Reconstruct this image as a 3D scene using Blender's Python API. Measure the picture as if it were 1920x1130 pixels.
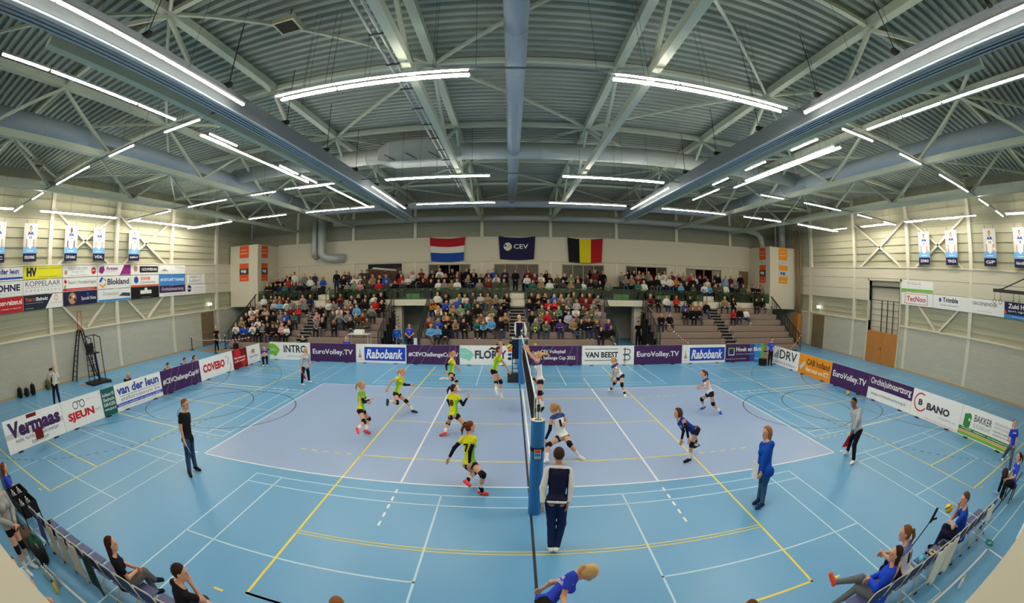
import bpy, math, random
import numpy as np
from mathutils import Vector, Matrix
random.seed(7)
S = bpy.context.scene
COL = S.collection
for o in list(bpy.data.objects): bpy.data.objects.remove(o)

# ------------------------------------------------------------------ camera, light level
cd = bpy.data.cameras.new('camera'); cam = bpy.data.objects.new('camera', cd); COL.objects.link(cam); S.camera = cam
cd.type = 'PANO'; cd.panorama_type = 'FISHEYE_EQUISOLID'
cd.sensor_fit = 'HORIZONTAL'; cd.sensor_width = 36.0; cd.sensor_height = 36.0*1130/1920
cd.fisheye_lens = 803.08*36/1920; cd.fisheye_fov = math.radians(320)
cd.shift_x = (960-921.737)/1920; cd.shift_y = (605.301-565)/1130
cd.clip_start = 0.02; cd.clip_end = 200
def camrot(ax, ay, az):
    cz, sz, cx, sx, cy, sy = math.cos(az), math.sin(az), math.cos(ax), math.sin(ax), math.cos(ay), math.sin(ay)
    Rz = Matrix(((cz,-sz,0),(sz,cz,0),(0,0,1))); Rx = Matrix(((1,0,0),(0,cx,-sx),(0,sx,cx))); Ry = Matrix(((cy,0,sy),(0,1,0),(-sy,0,cy)))
    return Rz @ Rx @ Ry
R3 = camrot(-0.10001, 0.00005, 0.04168)
right, fwd, up = R3 @ Vector((1,0,0)), R3 @ Vector((0,1,0)), R3 @ Vector((0,0,1))
Mx = Matrix((right, up, -fwd)).transposed().to_4x4(); Mx.translation = Vector((-0.54691, -13.13575, 4.57783))
cam.matrix_world = Mx
S.view_settings.view_transform = 'Standard'; S.view_settings.look = 'None'; S.view_settings.gamma = 1.0
S.view_settings.use_curve_mapping = False
S.view_settings.exposure = 1.25
W = bpy.data.worlds.new('world'); S.world = W; W.use_nodes = True
W.node_tree.nodes['Background'].inputs[0].default_value = (0.5, 0.52, 0.5, 1); W.node_tree.nodes['Background'].inputs[1].default_value = 0.05
LAMP_STRENGTH = 36.0
try:
    S.cycles.max_bounces = 6; S.cycles.diffuse_bounces = 4; S.cycles.glossy_bounces = 2; S.cycles.transparent_max_bounces = 6
    S.cycles.sample_clamp_indirect = 6.0; S.cycles.caustics_reflective = False; S.cycles.caustics_refractive = False
except Exception: pass

# ------------------------------------------------------------------ materials
def lin(c):
    return tuple(((v/255)/12.92 if v/255 <= 0.04045 else ((v/255+0.055)/1.055)**2.4) for v in c)
MAT = {}
def mat(name, rgb, rough=0.6, metal=0.0, spec=0.3, emit=0.0, alpha=1.0, noise=0.0, nscale=8.0, bump=0.0, bscale=60.0):
    if name in MAT: return MAT[name]
    m = bpy.data.materials.new(name); m.use_nodes = True; MAT[name] = m
    nt = m.node_tree; b = nt.nodes['Principled BSDF']; c = lin(rgb)
    b.inputs['Base Color'].default_value = (*c, 1); b.inputs['Roughness'].default_value = rough
    b.inputs['Metallic'].default_value = metal; b.inputs['Specular IOR Level'].default_value = spec
    if emit > 0:
        b.inputs['Emission Color'].default_value = (*c, 1); b.inputs['Emission Strength'].default_value = emit
    if alpha < 1: b.inputs['Alpha'].default_value = alpha
    if noise > 0:
        tc = nt.nodes.new('ShaderNodeTexCoord'); n = nt.nodes.new('ShaderNodeTexNoise'); n.inputs['Scale'].default_value = nscale; n.inputs['Detail'].default_value = 4
        r = nt.nodes.new('ShaderNodeMapRange'); r.inputs['To Min'].default_value = 1-noise; r.inputs['To Max'].default_value = 1+noise*0.6
        mx = nt.nodes.new('ShaderNodeVectorMath'); mx.operation = 'SCALE'; mx.inputs[0].default_value = c
        nt.links.new(tc.outputs['Object'], n.inputs['Vector']); nt.links.new(n.outputs['Fac'], r.inputs['Value'])
        nt.links.new(r.outputs['Result'], mx.inputs['Scale']); nt.links.new(mx.outputs['Vector'], b.inputs['Base Color'])
    if bump > 0:
        tc = nt.nodes.new('ShaderNodeTexCoord'); n = nt.nodes.new('ShaderNodeTexNoise'); n.inputs['Scale'].default_value = bscale
        bp = nt.nodes.new('ShaderNodeBump'); bp.inputs['Strength'].default_value = bump
        nt.links.new(tc.outputs['Object'], n.inputs['Vector']); nt.links.new(n.outputs['Fac'], bp.inputs['Height']); nt.links.new(bp.outputs['Normal'], b.inputs['Normal'])
    return m
def brick_mat(name, rgb, mortar, bw, bh, ms=0.012, axis='x'):
    if name in MAT: return MAT[name]
    m = mat(name, rgb, 0.85, spec=0.15); nt = m.node_tree; b = nt.nodes['Principled BSDF']
    g = nt.nodes.new('ShaderNodeNewGeometry'); sp = nt.nodes.new('ShaderNodeSeparateXYZ'); cb = nt.nodes.new('ShaderNodeCombineXYZ')
    nt.links.new(g.outputs['Position'], sp.inputs[0]); nt.links.new(sp.outputs['Y' if axis == 'x' else 'X'], cb.inputs[0]); nt.links.new(sp.outputs['Z'], cb.inputs[1])
    t = nt.nodes.new('ShaderNodeTexBrick'); t.inputs['Color1'].default_value = (*lin(rgb), 1)
    t.inputs['Color2'].default_value = (*[v*0.93 for v in lin(rgb)], 1); t.inputs['Mortar'].default_value = (*lin(mortar), 1)
    t.inputs['Scale'].default_value = 1; t.inputs['Brick Width'].default_value = bw; t.inputs['Row Height'].default_value = bh; t.inputs['Mortar Size'].default_value = ms
    nt.links.new(cb.outputs[0], t.inputs['Vector']); nt.links.new(t.outputs['Color'], b.inputs['Base Color'])
    return m
def floor_mat(name, rgb):
    m = mat(name, rgb, 0.34, spec=0.45); nt = m.node_tree; b = nt.nodes['Principled BSDF']
    g = nt.nodes.new('ShaderNodeNewGeometry'); n = nt.nodes.new('ShaderNodeTexNoise'); n.inputs['Scale'].default_value = 0.35; n.inputs['Detail'].default_value = 6
    r = nt.nodes.new('ShaderNodeMapRange'); r.inputs['To Min'].default_value = 0.93; r.inputs['To Max'].default_value = 1.07
    v = nt.nodes.new('ShaderNodeVectorMath'); v.operation = 'SCALE'; v.inputs[0].default_value = lin(rgb)
    nt.links.new(g.outputs['Position'], n.inputs['Vector']); nt.links.new(n.outputs['Fac'], r.inputs['Value']); nt.links.new(r.outputs['Result'], v.inputs['Scale']); nt.links.new(v.outputs['Vector'], b.inputs['Base Color'])
    r2 = nt.nodes.new('ShaderNodeMapRange'); r2.inputs['To Min'].default_value = 0.28; r2.inputs['To Max'].default_value = 0.42
    nt.links.new(n.outputs['Fac'], r2.inputs['Value']); nt.links.new(r2.outputs['Result'], b.inputs['Roughness'])
    return m
def wood_mat(name, rgb, axis='Z'):
    m = mat(name, rgb, 0.45, spec=0.35); nt = m.node_tree; b = nt.nodes['Principled BSDF']
    tc = nt.nodes.new('ShaderNodeNewGeometry'); mp = nt.nodes.new('ShaderNodeMapping'); mp.inputs['Scale'].default_value = (6, 6, 0.6)
    n = nt.nodes.new('ShaderNodeTexNoise'); n.inputs['Scale'].default_value = 2.5; n.inputs['Detail'].default_value = 6
    r = nt.nodes.new('ShaderNodeMapRange'); r.inputs['To Min'].default_value = 0.7; r.inputs['To Max'].default_value = 1.2
    v = nt.nodes.new('ShaderNodeVectorMath'); v.operation = 'SCALE'; v.inputs[0].default_value = lin(rgb)
    nt.links.new(tc.outputs['Position'], mp.inputs['Vector']); nt.links.new(mp.outputs[0], n.inputs['Vector']); nt.links.new(n.outputs['Fac'], r.inputs['Value']); nt.links.new(r.outputs['Result'], v.inputs['Scale']); nt.links.new(v.outputs['Vector'], b.inputs['Base Color'])
    return m
def glass_mat(name, rgb, fac):
    m = bpy.data.materials.new(name); m.use_nodes = True; MAT[name] = m; nt = m.node_tree; nt.nodes.clear()
    o = nt.nodes.new('ShaderNodeOutputMaterial'); t = nt.nodes.new('ShaderNodeBsdfTransparent'); t.inputs[0].default_value = (*lin(rgb), 1)
    g = nt.nodes.new('ShaderNodeBsdfGlossy'); g.inputs['Roughness'].default_value = 0.05; mx = nt.nodes.new('ShaderNodeMixShader'); mx.inputs[0].default_value = fac
    nt.links.new(t.outputs[0], mx.inputs[1]); nt.links.new(g.outputs[0], mx.inputs[2]); nt.links.new(mx.outputs[0], o.inputs[0]); return m

M_floor = floor_mat('floor_blue', (98, 160, 204)); M_court = floor_mat('court_blue', (146, 171, 210))
M_white = mat('line_white', (235, 238, 240), 0.45); M_lblue = mat('line_pale_blue', (190, 220, 235), 0.45)
M_yel = mat('line_yellow', (235, 215, 90), 0.45); M_blk = mat('line_black', (38, 46, 56), 0.45)
M_deck = mat('roof_deck_grey', (158, 167, 158), 0.6, spec=0.2, noise=0.12, nscale=3)
M_steel = mat('painted_steel_sage', (190, 198, 180), 0.5, spec=0.3)
M_duct = mat('duct_galvanised', (185, 192, 190), 0.45, metal=0.2)
M_case = mat('curtain_casing_grey', (118, 126, 132), 0.6, spec=.1); M_case2 = mat('curtain_casing_pale', (178, 192, 202), 0.5)
M_clad2 = mat('far_cladding_grey', (150, 150, 134), 0.7, spec=0.15)
M_cream = mat('wall_panel_cream', (214, 207, 186), 0.8, spec=0.1); M_clad = mat('wall_cladding', (182, 180, 156), 0.7, spec=0.15)
M_colm = mat('column_cream', (220, 214, 196), 0.6); M_block = brick_mat('block_wall', (196, 192, 176), (182, 178, 163), 0.6, 0.2, 0.008, 'x')
M_blockx = brick_mat('block_wall_far', (196, 192, 172), (184, 180, 162), 0.6, 0.2, 0.008, 'y')
M_skirt = mat('skirting_wood', (190, 160, 118), 0.6)
M_tan = mat('bench_taupe', (150, 132, 122), 0.75, noise=0.08, nscale=5); M_dark = mat('dark_tread', (42, 38, 34), 0.8)
M_nose = mat('step_nosing', (205, 205, 200), 0.5); M_crblock = mat('cream_block', (222, 216, 196), 0.7)
M_rail = mat('railing_dark', (62, 66, 68), 0.5, metal=0.4); M_glass = glass_mat('green_glass', (196, 224, 200), 0.07)
M_clear = glass_mat('door_glass', (150, 160, 158), 0.25)
M_tube = mat('lamp_tube_lit', (255, 246, 228), 0.5, emit=LAMP_STRENGTH); M_hous = mat('lamp_housing', (190, 192, 188), 0.5)
M_wood = wood_mat('gate_wood', (196, 130, 66)); M_doorb = wood_mat('door_brown', (132, 112, 82))
M_navy = mat('navy_print', (34, 30, 78), 0.5); M_purp = mat('board_purple', (52, 38, 96), 0.5)
K = dict(w=(240,240,238), k=(24,24,28), n=(30,32,74), b=(34,72,190), r=(200,34,40), y=(232,226,40), o=(240,150,30), g=(60,140,70), t=(30,96,92), c=(60,140,215), l=(120,180,230), p=(70,40,90), m=(150,40,130), e=(160,160,165), d=(70,72,78), f=(235,90,40), a=(120,190,60), i=(150,215,195), q=(120,20,24), s=(196,150,120), h=(90,60,40), x=(205,205,200), u=(60,80,160), v=(30,42,60))
def kc(c): return mat('print_'+c, K[c], 0.55, spec=0.25)

# ------------------------------------------------------------------ mesh builder
class MB:
    def __init__(s): s.v = []; s.f = []; s.m = []; s.mats = []
    def mi(s, m):
        if m not in s.mats: s.mats.append(m)
        return s.mats.index(m)
    def face(s, pts, m=None):
        b = len(s.v); s.v += [tuple(p) for p in pts]; s.f.append(tuple(range(b, b+len(pts)))); s.m.append(s.mi(m) if m else 0)
    def box(s, x0, x1, y0, y1, z0, z1, m=None):
        b = len(s.v); s.v += [(x0,y0,z0),(x1,y0,z0),(x1,y1,z0),(x0,y1,z0),(x0,y0,z1),(x1,y0,z1),(x1,y1,z1),(x0,y1,z1)]
        for q in ((0,3,2,1),(4,5,6,7),(0,1,5,4),(1,2,6,5),(2,3,7,6),(3,0,4,7)): s.f.append(tuple(b+i for i in q)); s.m.append(s.mi(m) if m else 0)
        return s
    def bar(s, p, q, w, h=None, m=None, up=(0,0,1)):
        p, q = Vector(p), Vector(q); h = h or w; d = (q-p).normalized(); u = Vector(up)
        if abs(d.dot(u)) > 0.98: u = Vector((0,1,0))
        a = d.cross(u).normalized(); c = a.cross(d).normalized(); b = len(s.v)
        for e in (p, q):
            for i, j in ((-1,-1),(1,-1),(1,1),(-1,1)): s.v.append(tuple(e+a*(w/2*i)+c*(h/2*j)))
        for f in ((3,2,1,0),(4,5,6,7),(0,1,5,4),(1,2,6,5),(2,3,7,6),(3,0,4,7)): s.f.append(tuple(b+i for i in f)); s.m.append(s.mi(m) if m else 0)
        return s
    def tube(s, pts, r, n=10, m=None, cap=True):
        pts = [Vector(p) for p in pts]; rs = r if isinstance(r, (list, tuple)) else [r]*len(pts); b = len(s.v); prev = None
        for i, p in enumerate(pts):
            d = (pts[min(i+1, len(pts)-1)]-pts[max(i-1, 0)]).normalized()
            if prev is None: a = d.cross(Vector((0,0,1)) if abs(d.z) < 0.95 else Vector((1,0,0))).normalized()
            else: a = (prev-d*prev.dot(d)).normalized()
            prev = a; c = d.cross(a)
            for k in range(n):
                t = 2*math.pi*k/n; s.v.append(tuple(p+(a*math.cos(t)+c*math.sin(t))*rs[i]))
        for i in range(len(pts)-1):
            for k in range(n):
                s.f.append((b+i*n+k, b+i*n+(k+1) % n, b+(i+1)*n+(k+1) % n, b+(i+1)*n+k)); s.m.append(s.mi(m) if m else 0)
        if cap:
            s.f.append(tuple(b+k for k in range(n-1, -1, -1))); s.m.append(s.mi(m) if m else 0)
            s.f.append(tuple(b+(len(pts)-1)*n+k for k in range(n))); s.m.append(s.mi(m) if m else 0)
        return s
    def build(s, name, m=None, parent=None, smooth=False, bevel=0.0):
        me = bpy.data.meshes.new(name); off = Vector(parent.get('org', (0,0,0))) if parent else Vector((0,0,0))
        me.from_pydata([tuple(Vector(v)-off) for v in s.v], [], s.f)
        for mm in (s.mats or [m]): me.materials.append(mm)
        if s.mats and any(s.m): me.polygons.foreach_set('material_index', s.m)
        if smooth: me.polygons.foreach_set('use_smooth', [True]*len(me.polygons))
        me.update(); o = bpy.data.objects.new(name, me); COL.objects.link(o)
        if parent: o.parent = parent; o['org'] = tuple(off)
        if bevel > 0:
            b = o.modifiers.new('bevel', 'BEVEL'); b.width = bevel; b.segments = 2; b.limit_method = 'ANGLE'
        return o
def tag(o, label=None, cat=None, group=None, kind=None):
    if label: o['label'] = label
    if cat: o['category'] = cat
    if group: o['group'] = group
    if kind: o['kind'] = kind
    return o
def thing(name, label, cat, loc=(0,0,0), group=None, rz=0):
    o = bpy.data.objects.new(name, None); COL.objects.link(o); o.location = loc; o.rotation_euler[2] = rz
    o['org'] = tuple(loc) if rz == 0 else (0, 0, 0); o.empty_display_size = 0.1
    return tag(o, label, cat, group)
def struct(name, mb, m=None, smooth=False): return tag(mb.build(name, m, smooth=smooth), kind='structure')
def copy_tree(o, loc, rz=None):
    c = o.copy(); COL.objects.link(c); c.location = loc
    if rz is not None: c.rotation_euler[2] = rz
    for ch in o.children:
        d = ch.copy(); COL.objects.link(d); d.parent = c
        for g in ch.children:
            e = g.copy(); COL.objects.link(e); e.parent = d
    return c
ORD = 'first second third fourth fifth sixth seventh eighth ninth tenth eleventh twelfth thirteenth fourteenth fifteenth sixteenth seventeenth eighteenth nineteenth twentieth twenty-first twenty-second twenty-third twenty-fourth twenty-fifth twenty-sixth twenty-seventh twenty-eighth twenty-ninth thirtieth'.split()

# text -> flat mesh data fitted in a rectangle
_tc = {}
def text_mesh(t, bold=0.0, shear=0.0):
    k = (t, bold, shear)
    if k in _tc: return _tc[k]
    c = bpy.data.curves.new('t', 'FONT'); c.body = t; c.resolution_u = 2; c.offset = bold; c.shear = shear; c.align_x = 'CENTER'
    o = bpy.data.objects.new('t', c); COL.objects.link(o); bpy.context.view_layer.update()
    me = bpy.data.meshes.new_from_object(o.evaluated_get(bpy.context.evaluated_depsgraph_get()))
    v = [tuple(x.co) for x in me.vertices]; f = [tuple(p.vertices) for p in me.polygons]
    bpy.data.objects.remove(o); bpy.data.curves.remove(c); bpy.data.meshes.remove(me)
    if not v: v = [(0,0,0),(1,0,0),(1,1,0)]; f = [(0,1,2)]
    xs = [p[0] for p in v]; ys = [p[1] for p in v]
    _tc[k] = (v, f, min(xs), max(xs), min(ys), max(ys)); return _tc[k]
class Panel:
    """prints flat marks in a frame: O lower-left corner, U right, V up, N towards the viewer"""
    def __init__(s, O, U, V, N): s.O, s.U, s.V, s.N = Vector(O), Vector(U), Vector(V), Vector(N); s.mb = MB(); s.z = 0.003; s.fn = None
    def P(s, x, y): return s.O+s.U*x+s.V*y+s.N*s.z
    def poly(s, pts, c): s.mb.face([s.P(*p) for p in pts], kc(c)); s.z += 0.0006; return s
    def rect(s, x0, y0, x1, y1, c): return s.poly([(x0,y0),(x1,y0),(x1,y1),(x0,y1)], c)
    def disc(s, x, y, r, c, ry=None, n=20):
        return s.poly([(x+r*math.cos(2*math.pi*i/n), y+(ry or r)*math.sin(2*math.pi*i/n)) for i in range(n)], c)
    def arc(s, x, y, r, w, a0, a1, c, n=16, ry=None):
        k = (ry or r)/r
        for i in range(n):
            t0, t1 = math.radians(a0+(a1-a0)*i/n), math.radians(a0+(a1-a0)*(i+1)/n)
            s.mb.face([s.P(x+(r-w/2)*math.cos(t0), y+k*(r-w/2)*math.sin(t0)), s.P(x+(r+w/2)*math.cos(t0), y+k*(r+w/2)*math.sin(t0)), s.P(x+(r+w/2)*math.cos(t1), y+k*(r+w/2)*math.sin(t1)), s.P(x+(r-w/2)*math.cos(t1), y+k*(r-w/2)*math.sin(t1))], kc(c))
        s.z += 0.0006; return s
    def line(s, x0, y0, x1, y1, w, c):
        d = math.hypot(x1-x0, y1-y0); nx, ny = -(y1-y0)/d*w/2, (x1-x0)/d*w/2
        return s.poly([(x0+nx,y0+ny),(x0-nx,y0-ny),(x1-nx,y1-ny),(x1+nx,y1+ny)], c)
    def text(s, t, x0, y0, x1, y1, c, bold=0.0, shear=0.0):
        v, f, ax, bx, ay, by = text_mesh(t, bold, shear); mi = s.mb.mi(kc(c)); b = len(s.mb.v)
        for p in v: s.mb.v.append(tuple(s.P(x0+(p[0]-ax)/(bx-ax)*(x1-x0), y0+(p[1]-ay)/max(by-ay,1e-6)*(y1-y0))))
        for q in f: s.mb.f.append(tuple(b+i for i in q)); s.mb.m.append(mi)
        s.z += 0.0006; return s
    def build(s, name, parent): return s.mb.build(name, None, parent)

# ------------------------------------------------------------------ hall shell
XL, XR, YN, YF, ZD = -24.2, 24.4, -19.0, 20.9, 11.35
b = MB(); b.box(XL-0.3, XR+0.3, YN-0.3, YF+0.3, -0.2, 0.0); struct('floor', b, M_floor)
b = MB(); b.box(-9, 9, -4.5, 4.5, 0.0, 0.0015); struct('floor_court_surface', b, M_court)
def strip(b, x0, y0, x1, y1, w, z=0.003):
    d = math.hypot(x1-x0, y1-y0); nx, ny = -(y1-y0)/d*w/2, (x1-x0)/d*w/2; ex, ey = (x1-x0)/d*w/2, (y1-y0)/d*w/2
    b.face([(x0-ex-nx,y0-ey-ny,z),(x1+ex-nx,y1+ey-ny,z),(x1+ex+nx,y1+ey+ny,z),(x0-ex+nx,y0-ey+ny,z)])
def rectl(b, x0, y0, x1, y1, w, z): 
    strip(b,x0,y0,x1,y0,w,z); strip(b,x1,y0,x1,y1,w,z); strip(b,x1,y1,x0,y1,w,z); strip(b,x0,y1,x0,y0,w,z)
def arcl(b, cx, cy, r, a0, a1, w, z, dash=None, n=None):
    n = n or int(abs(a1-a0)/4)+2
    if dash: n = int(math.radians(abs(a1-a0))*r/dash)
    for i in range(n):
        if dash and i % 2: continue
        t0, t1 = math.radians(a0+(a1-a0)*i/n), math.radians(a0+(a1-a0)*(i+1)/n)
        b.face([(cx+(r-w/2)*math.cos(t0),cy+(r-w/2)*math.sin(t0),z),(cx+(r+w/2)*math.cos(t0),cy+(r+w/2)*math.sin(t0),z),(cx+(r+w/2)*math.cos(t1),cy+(r+w/2)*math.sin(t1),z),(cx+(r-w/2)*math.cos(t1),cy+(r-w/2)*math.sin(t1),z)])
# badminton courts (pale), 13.4 x 6.1
b = MB(); z = 0.0022
for cx in (0, -16, 16):
    for cy in (-8.0, 8.05, 0):
        if cx == 0 and cy == 0: continue
        rectl(b, cx-6.7, cy-3.05, cx+6.7, cy+3.05, 0.04, z)
        for s in (-1, 1):
            strip(b, cx-6.7, cy+2.59*s, cx+6.7, cy+2.59*s, 0.04, z); strip(b, cx+5.94*s, cy-3.05, cx+5.94*s, cy+3.05, 0.04, z)
            strip(b, cx+1.98*s, cy-3.05, cx+1.98*s, cy+3.05, 0.04, z); strip(b, cx+1.98*s, cy, cx+6.7*s, cy, 0.04, z)
struct('floor_badminton_lines', b, M_lblue)
b = MB(); z = 0.0028
for s in (-1, 1):
    strip(b, 4.47*s, -9.1, 4.47*s, 9.1, 0.05, z); strip(b, 11.52*s, -9.1, 11.52*s, 9.2, 0.05, z); strip(b, 11.52*s, -9.1, 24*s, -9.1, 0.05, z)
    for y in (-7.07, -3.02, 0, 3.0, 7.0): strip(b, 11.52*s, y, 20*s, y, 0.05, z)
    for y in (-3.05, 2.98):
        for k in range(5): strip(b, (4.75+k*0.355)*s, y, (4.89+k*0.355)*s, y, 0.05, z)
    strip(b, 4.9*s, -9.25, 5.05*s, -9.25, 0.05, z); strip(b, 11.85*s, -9.3, 12.0*s, -9.3, 0.05, z)
    for k in range(5): strip(b, (9.35+k*0.36)*s, -3.3, (9.47+k*0.36)*s, -3.3, 0.05, z); strip(b, (9.35+k*0.36)*s, 3.0, (9.47+k*0.36)*s, 3.0, 0.05, z)
for y in (-9.1, -3.04, -0.04, 2.96, 7.0): strip(b, -4.47, y, 4.47, y, 0.05, z)
for y in (-7.0, -7.09): strip(b, -4.47, y, 4.47, y, 0.025, z)
strip(b, -4.47, -9.1, -3.3, -9.1, 0.05, z); 
struct('floor_yellow_lines', b, M_yel)
b = MB(); z = 0.0034
strip(b, -0.075, -19, -0.075, 9.6, 0.05, z)
M_grey = mat('line_grey', (70, 84, 96), 0.45)
struct('floor_centre_line_black', b, M_blk)
b = MB()
for s in (-1, 1):
    arcl(b, 10.85*s, -0.15, 2.5, 0, 360, 0.045, z); arcl(b, 12.95*s, -0.15, 2.5, 0 if s > 0 else 90, 360 if s > 0 else 450, 0.045, z)
    if s > 0:
        arcl(b, 20, 1.5, 6, 90, 180, 0.045, z); arcl(b, 20, -1.5, 6, 180, 270, 0.045, z); arcl(b, 20, 1.5, 9, 90, 180, 0.045, z, 0.17); arcl(b, 20, -1.5, 9, 180, 270, 0.045, z, 0.17)
    else:
        arcl(b, -20, 1.5, 6, 0, 90, 0.045, z); arcl(b, -20, -1.5, 6, -90, 0, 0.045, z); arcl(b, -20, 1.5, 9, 0, 90, 0.045, z, 0.17); arcl(b, -20, -1.5, 9, -90, 0, 0.045, z, 0.17)
    strip(b, 14*s, -1.5, 14*s, 1.5, 0.045, z)
struct('floor_grey_lines', b, M_grey)
b = MB(); z = 0.004
rectl(b, -9+0.025, -4.5+0.025, 9-0.025, 4.5-0.025, 0.05, z); strip(b, 0.03, -4.45, 0.03, 4.45, 0.05, z)
for s in (-1, 1):
    strip(b, 3*s, -4.45, 3*s, 4.45, 0.05, z)
    for k in range(5): strip(b, 3*s, -4.84-0.35*k, 3*s, -4.97-0.35*k, 0.05, z); strip(b, 3*s, 4.84+0.35*k, 3*s, 4.97+0.35*k, 0.05, z)
    strip(b, 9.25*s, -4.5, 9.4*s, -4.5, 0.05, z); strip(b, 9.25*s, 4.5, 9.4*s, 4.5, 0.05, z)
strip(b, -9, -11.12, 9.05, -11.12, 0.06, z); strip(b, -9, -11.12, -9, -18, 0.06, z); strip(b, 9.05, -11.12, 9.05, -18, 0.06, z)
struct('floor_volleyball_lines', b, M_white)

# corrugated roof deck, ribs run along x
b = MB(); y = YN; p = 0.33; pr = [(0, 0), (0.15, 0), (0.18, 0.15), (0.30, 0.15), (0.33, 0)]
while y < YF:
    for (a0, z0), (a1, z1) in zip(pr, pr[1:]): b.face([(XL, y+a0, ZD+z0), (XR, y+a0, ZD+z0), (XR, y+a1, ZD+z1), (XL, y+a1, ZD+z1)])
    y += p
b.box(XL, XR, YN, YF+0.3, ZD+0.2, ZD+0.3)
struct('ceiling', b, M_deck)

COLY = [-18.9, -13.2, -7.5, -1.8, 3.9, 9.6, 15.3]
def side_wall(name, X, s, y_gate=None):      # s = +1: the hall lies towards +x
    b = MB(); xo = X-0.3*s
    def bx(x0, x1, *a): b.box(min(x0, x1), max(x0, x1), *a)
    bx(xo, X, YN, YF, 0, 2.72, M_block)
    if y_gate:
        y0, y1 = y_gate; b = MB()
        bx(xo, X, YN, y0, 0, 2.72, M_block); bx(xo, X, y1, YF, 0, 2.72, M_block); bx(xo-0.1*s, xo, y0, y1, 0, 5.6, M_cream)
    def seg(x0, x1, z0, z1, m):
        if y_gate and z0 < 5.5: 
            bx(x0, x1, YN, y_gate[0], z0, z1, m); bx(x0, x1, y_gate[1], YF, z0, z1, m)
        else: bx(x0, x1, YN, YF, z0, z1, m)
    seg(xo, X-0.18*s, 2.72, 4.13, M_clad)
    for z in (3.05, 3.42, 3.8): seg(X-0.2*s, X-0.13*s, z, z+0.05, M_clad)
    for z0, z1 in ((4.13, 4.88), (4.9, 5.66), (5.68, 6.36)): seg(xo, X, z0, z1, M_cream)
    bx(xo, X-0.2*s, YN, YF, 6.38, ZD+0.1, M_clad)
    for k in range(9): bx(X-0.22*s, X-0.13*s, YN, YF, 6.85+k*0.5, 6.91+k*0.5, M_clad)
    o = struct(name, b)
    b = MB(); 
    for y0, y1 in ([(YN, YF)] if not y_gate else [(YN, y_gate[0]), (y_gate[1], YF)]):
        b.box(min(X-0.2*s, X+0.06*s), max(X-0.2*s, X+0.06*s), y0, y1, 2.69, 2.77)
    b.box(min(X-0.22*s, X+0.05*s), max(X-0.22*s, X+0.05*s), YN, YF, 6.36, 6.44)
    struct('trim_1' if s > 0 else 'trim_2', b, M_colm)
    b = MB()
    for y0, y1 in ([(YN, 12.95), (14.75, YF)] if not y_gate else [(YN, y_gate[0]), (y_gate[1], 13.15), (14.85, YF)]):
        b.box(min(X, X+0.03*s), max(X, X+0.03*s), y0, y1, 0, 0.1)
    struct('baseboard_left' if s > 0 else 'baseboard_right', b, M_skirt)
    b = MB()
    for i, y in enumerate(COLY):
        if y_gate and y_gate[0]-0.2 < y < y_gate[1]+0.2: continue
        b.box(min(X-0.2*s, X+0.02*s), max(X-0.2*s, X+0.02*s), y-0.14, y+0.14, 0, ZD)
    struct('pillar_left' if s > 0 else 'pillar_right', b, M_colm)
    b = MB()
    for y0, y1 in ((-1.8, 3.9), (3.9, 9.6)) if s > 0 else ((-1.8, 3.9), (3.9, 9.6)):
        x = X-0.08*s; ym = (y0+y1)/2; ups = [(y0, 9.6), (y1, 9.6)]
        b.bar((x, y0, 9.5), (x, y1, 6.0), 0.14, 0.14, up=(1,0,0)); b.bar((x, y1, 9.5), (x, y0, 6.0), 0.14, 0.14, up=(1,0,0))
        if y_gate and y0 == 3.9: continue
        b.bar((x, y0+0.1, 4.9), (x, ym-0.2, 2.8), 0.13, 0.13, up=(1,0,0)); b.bar((x, y1-0.1, 4.9), (x, ym+0.2, 2.8), 0.13, 0.13, up=(1,0,0))
    struct('beam_wall_bracing_left' if s > 0 else 'beam_wall_bracing_right', b, M_colm)
side_wall('wall_left', XL, 1); side_wall('wall_right', XR, -1, (4.6, 7.85))
# near wall under and behind the balcony the picture is taken from
b = MB(); b.box(XL, XR, -13.9, -12.83, 3.0, 3.6); b.box(XL, XR, -13.08, -12.83, 0, 3.0); struct('wall_near_parapet', b, M_crblock)
b = MB(); b.box(XL, XR, YN-0.2, YN, 0, ZD); struct('wall_near', b, M_cream)
b = MB(); b.box(XL, XR, YN, -13.08, 2.6, 2.9); struct('floor_near_balcony', b, M_dark)
# far wall
b = MB(); b.box(XL, XR, YF, YF+0.3, 8.05, ZD+0.1, M_clad2)
for k in range(6): b.box(XL, XR, YF-0.04, YF+0.01, 8.5+k*0.5, 8.55+k*0.5, M_clad2)
b.box(-21.1, 21.15, YF-0.1, YF+0.2, 6.08, 8.05, M_cream)
DOORS = [(-7.05, -3.65), (-1.78, 1.77), (3.65, 7.1), (8.96, 12.64), (14.46, 18.04)]
x = XL
for a, c in DOORS+[(20.0, 21.1)]: b.box(x, a, YF, YF+0.3, 3.0, 6.08, M_cream); b.box(a, c, YF, YF+0.3, 5.88, 6.08, M_cream); x = c
b.box(x, XR, YF, YF+0.3, 3.0, 6.08, M_cream); b.box(XL, XR, YF, YF+0.3, 0, 3.0, M_blockx)
struct('wall_far', b)
b = MB()
for x in (-19, -13.55, -8.15, -2.73, 2.73, 8.15, 13.55, 19):
    b.box(x-0.12, x+0.12, YF-0.06, YF+0.05, 3.6, 6.08); b.box(x-0.12, x+0.12, YF-0.12, YF+0.05, 8.05, ZD)
struct('pillar_far', b, M_colm)
M_room = mat('room_dark', (40, 34, 30), 0.8); M_roomr = mat('room_dark_red', (92, 26, 24), 0.8); M_fr = mat('door_frame', (150, 142, 118), 0.5)
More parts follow.
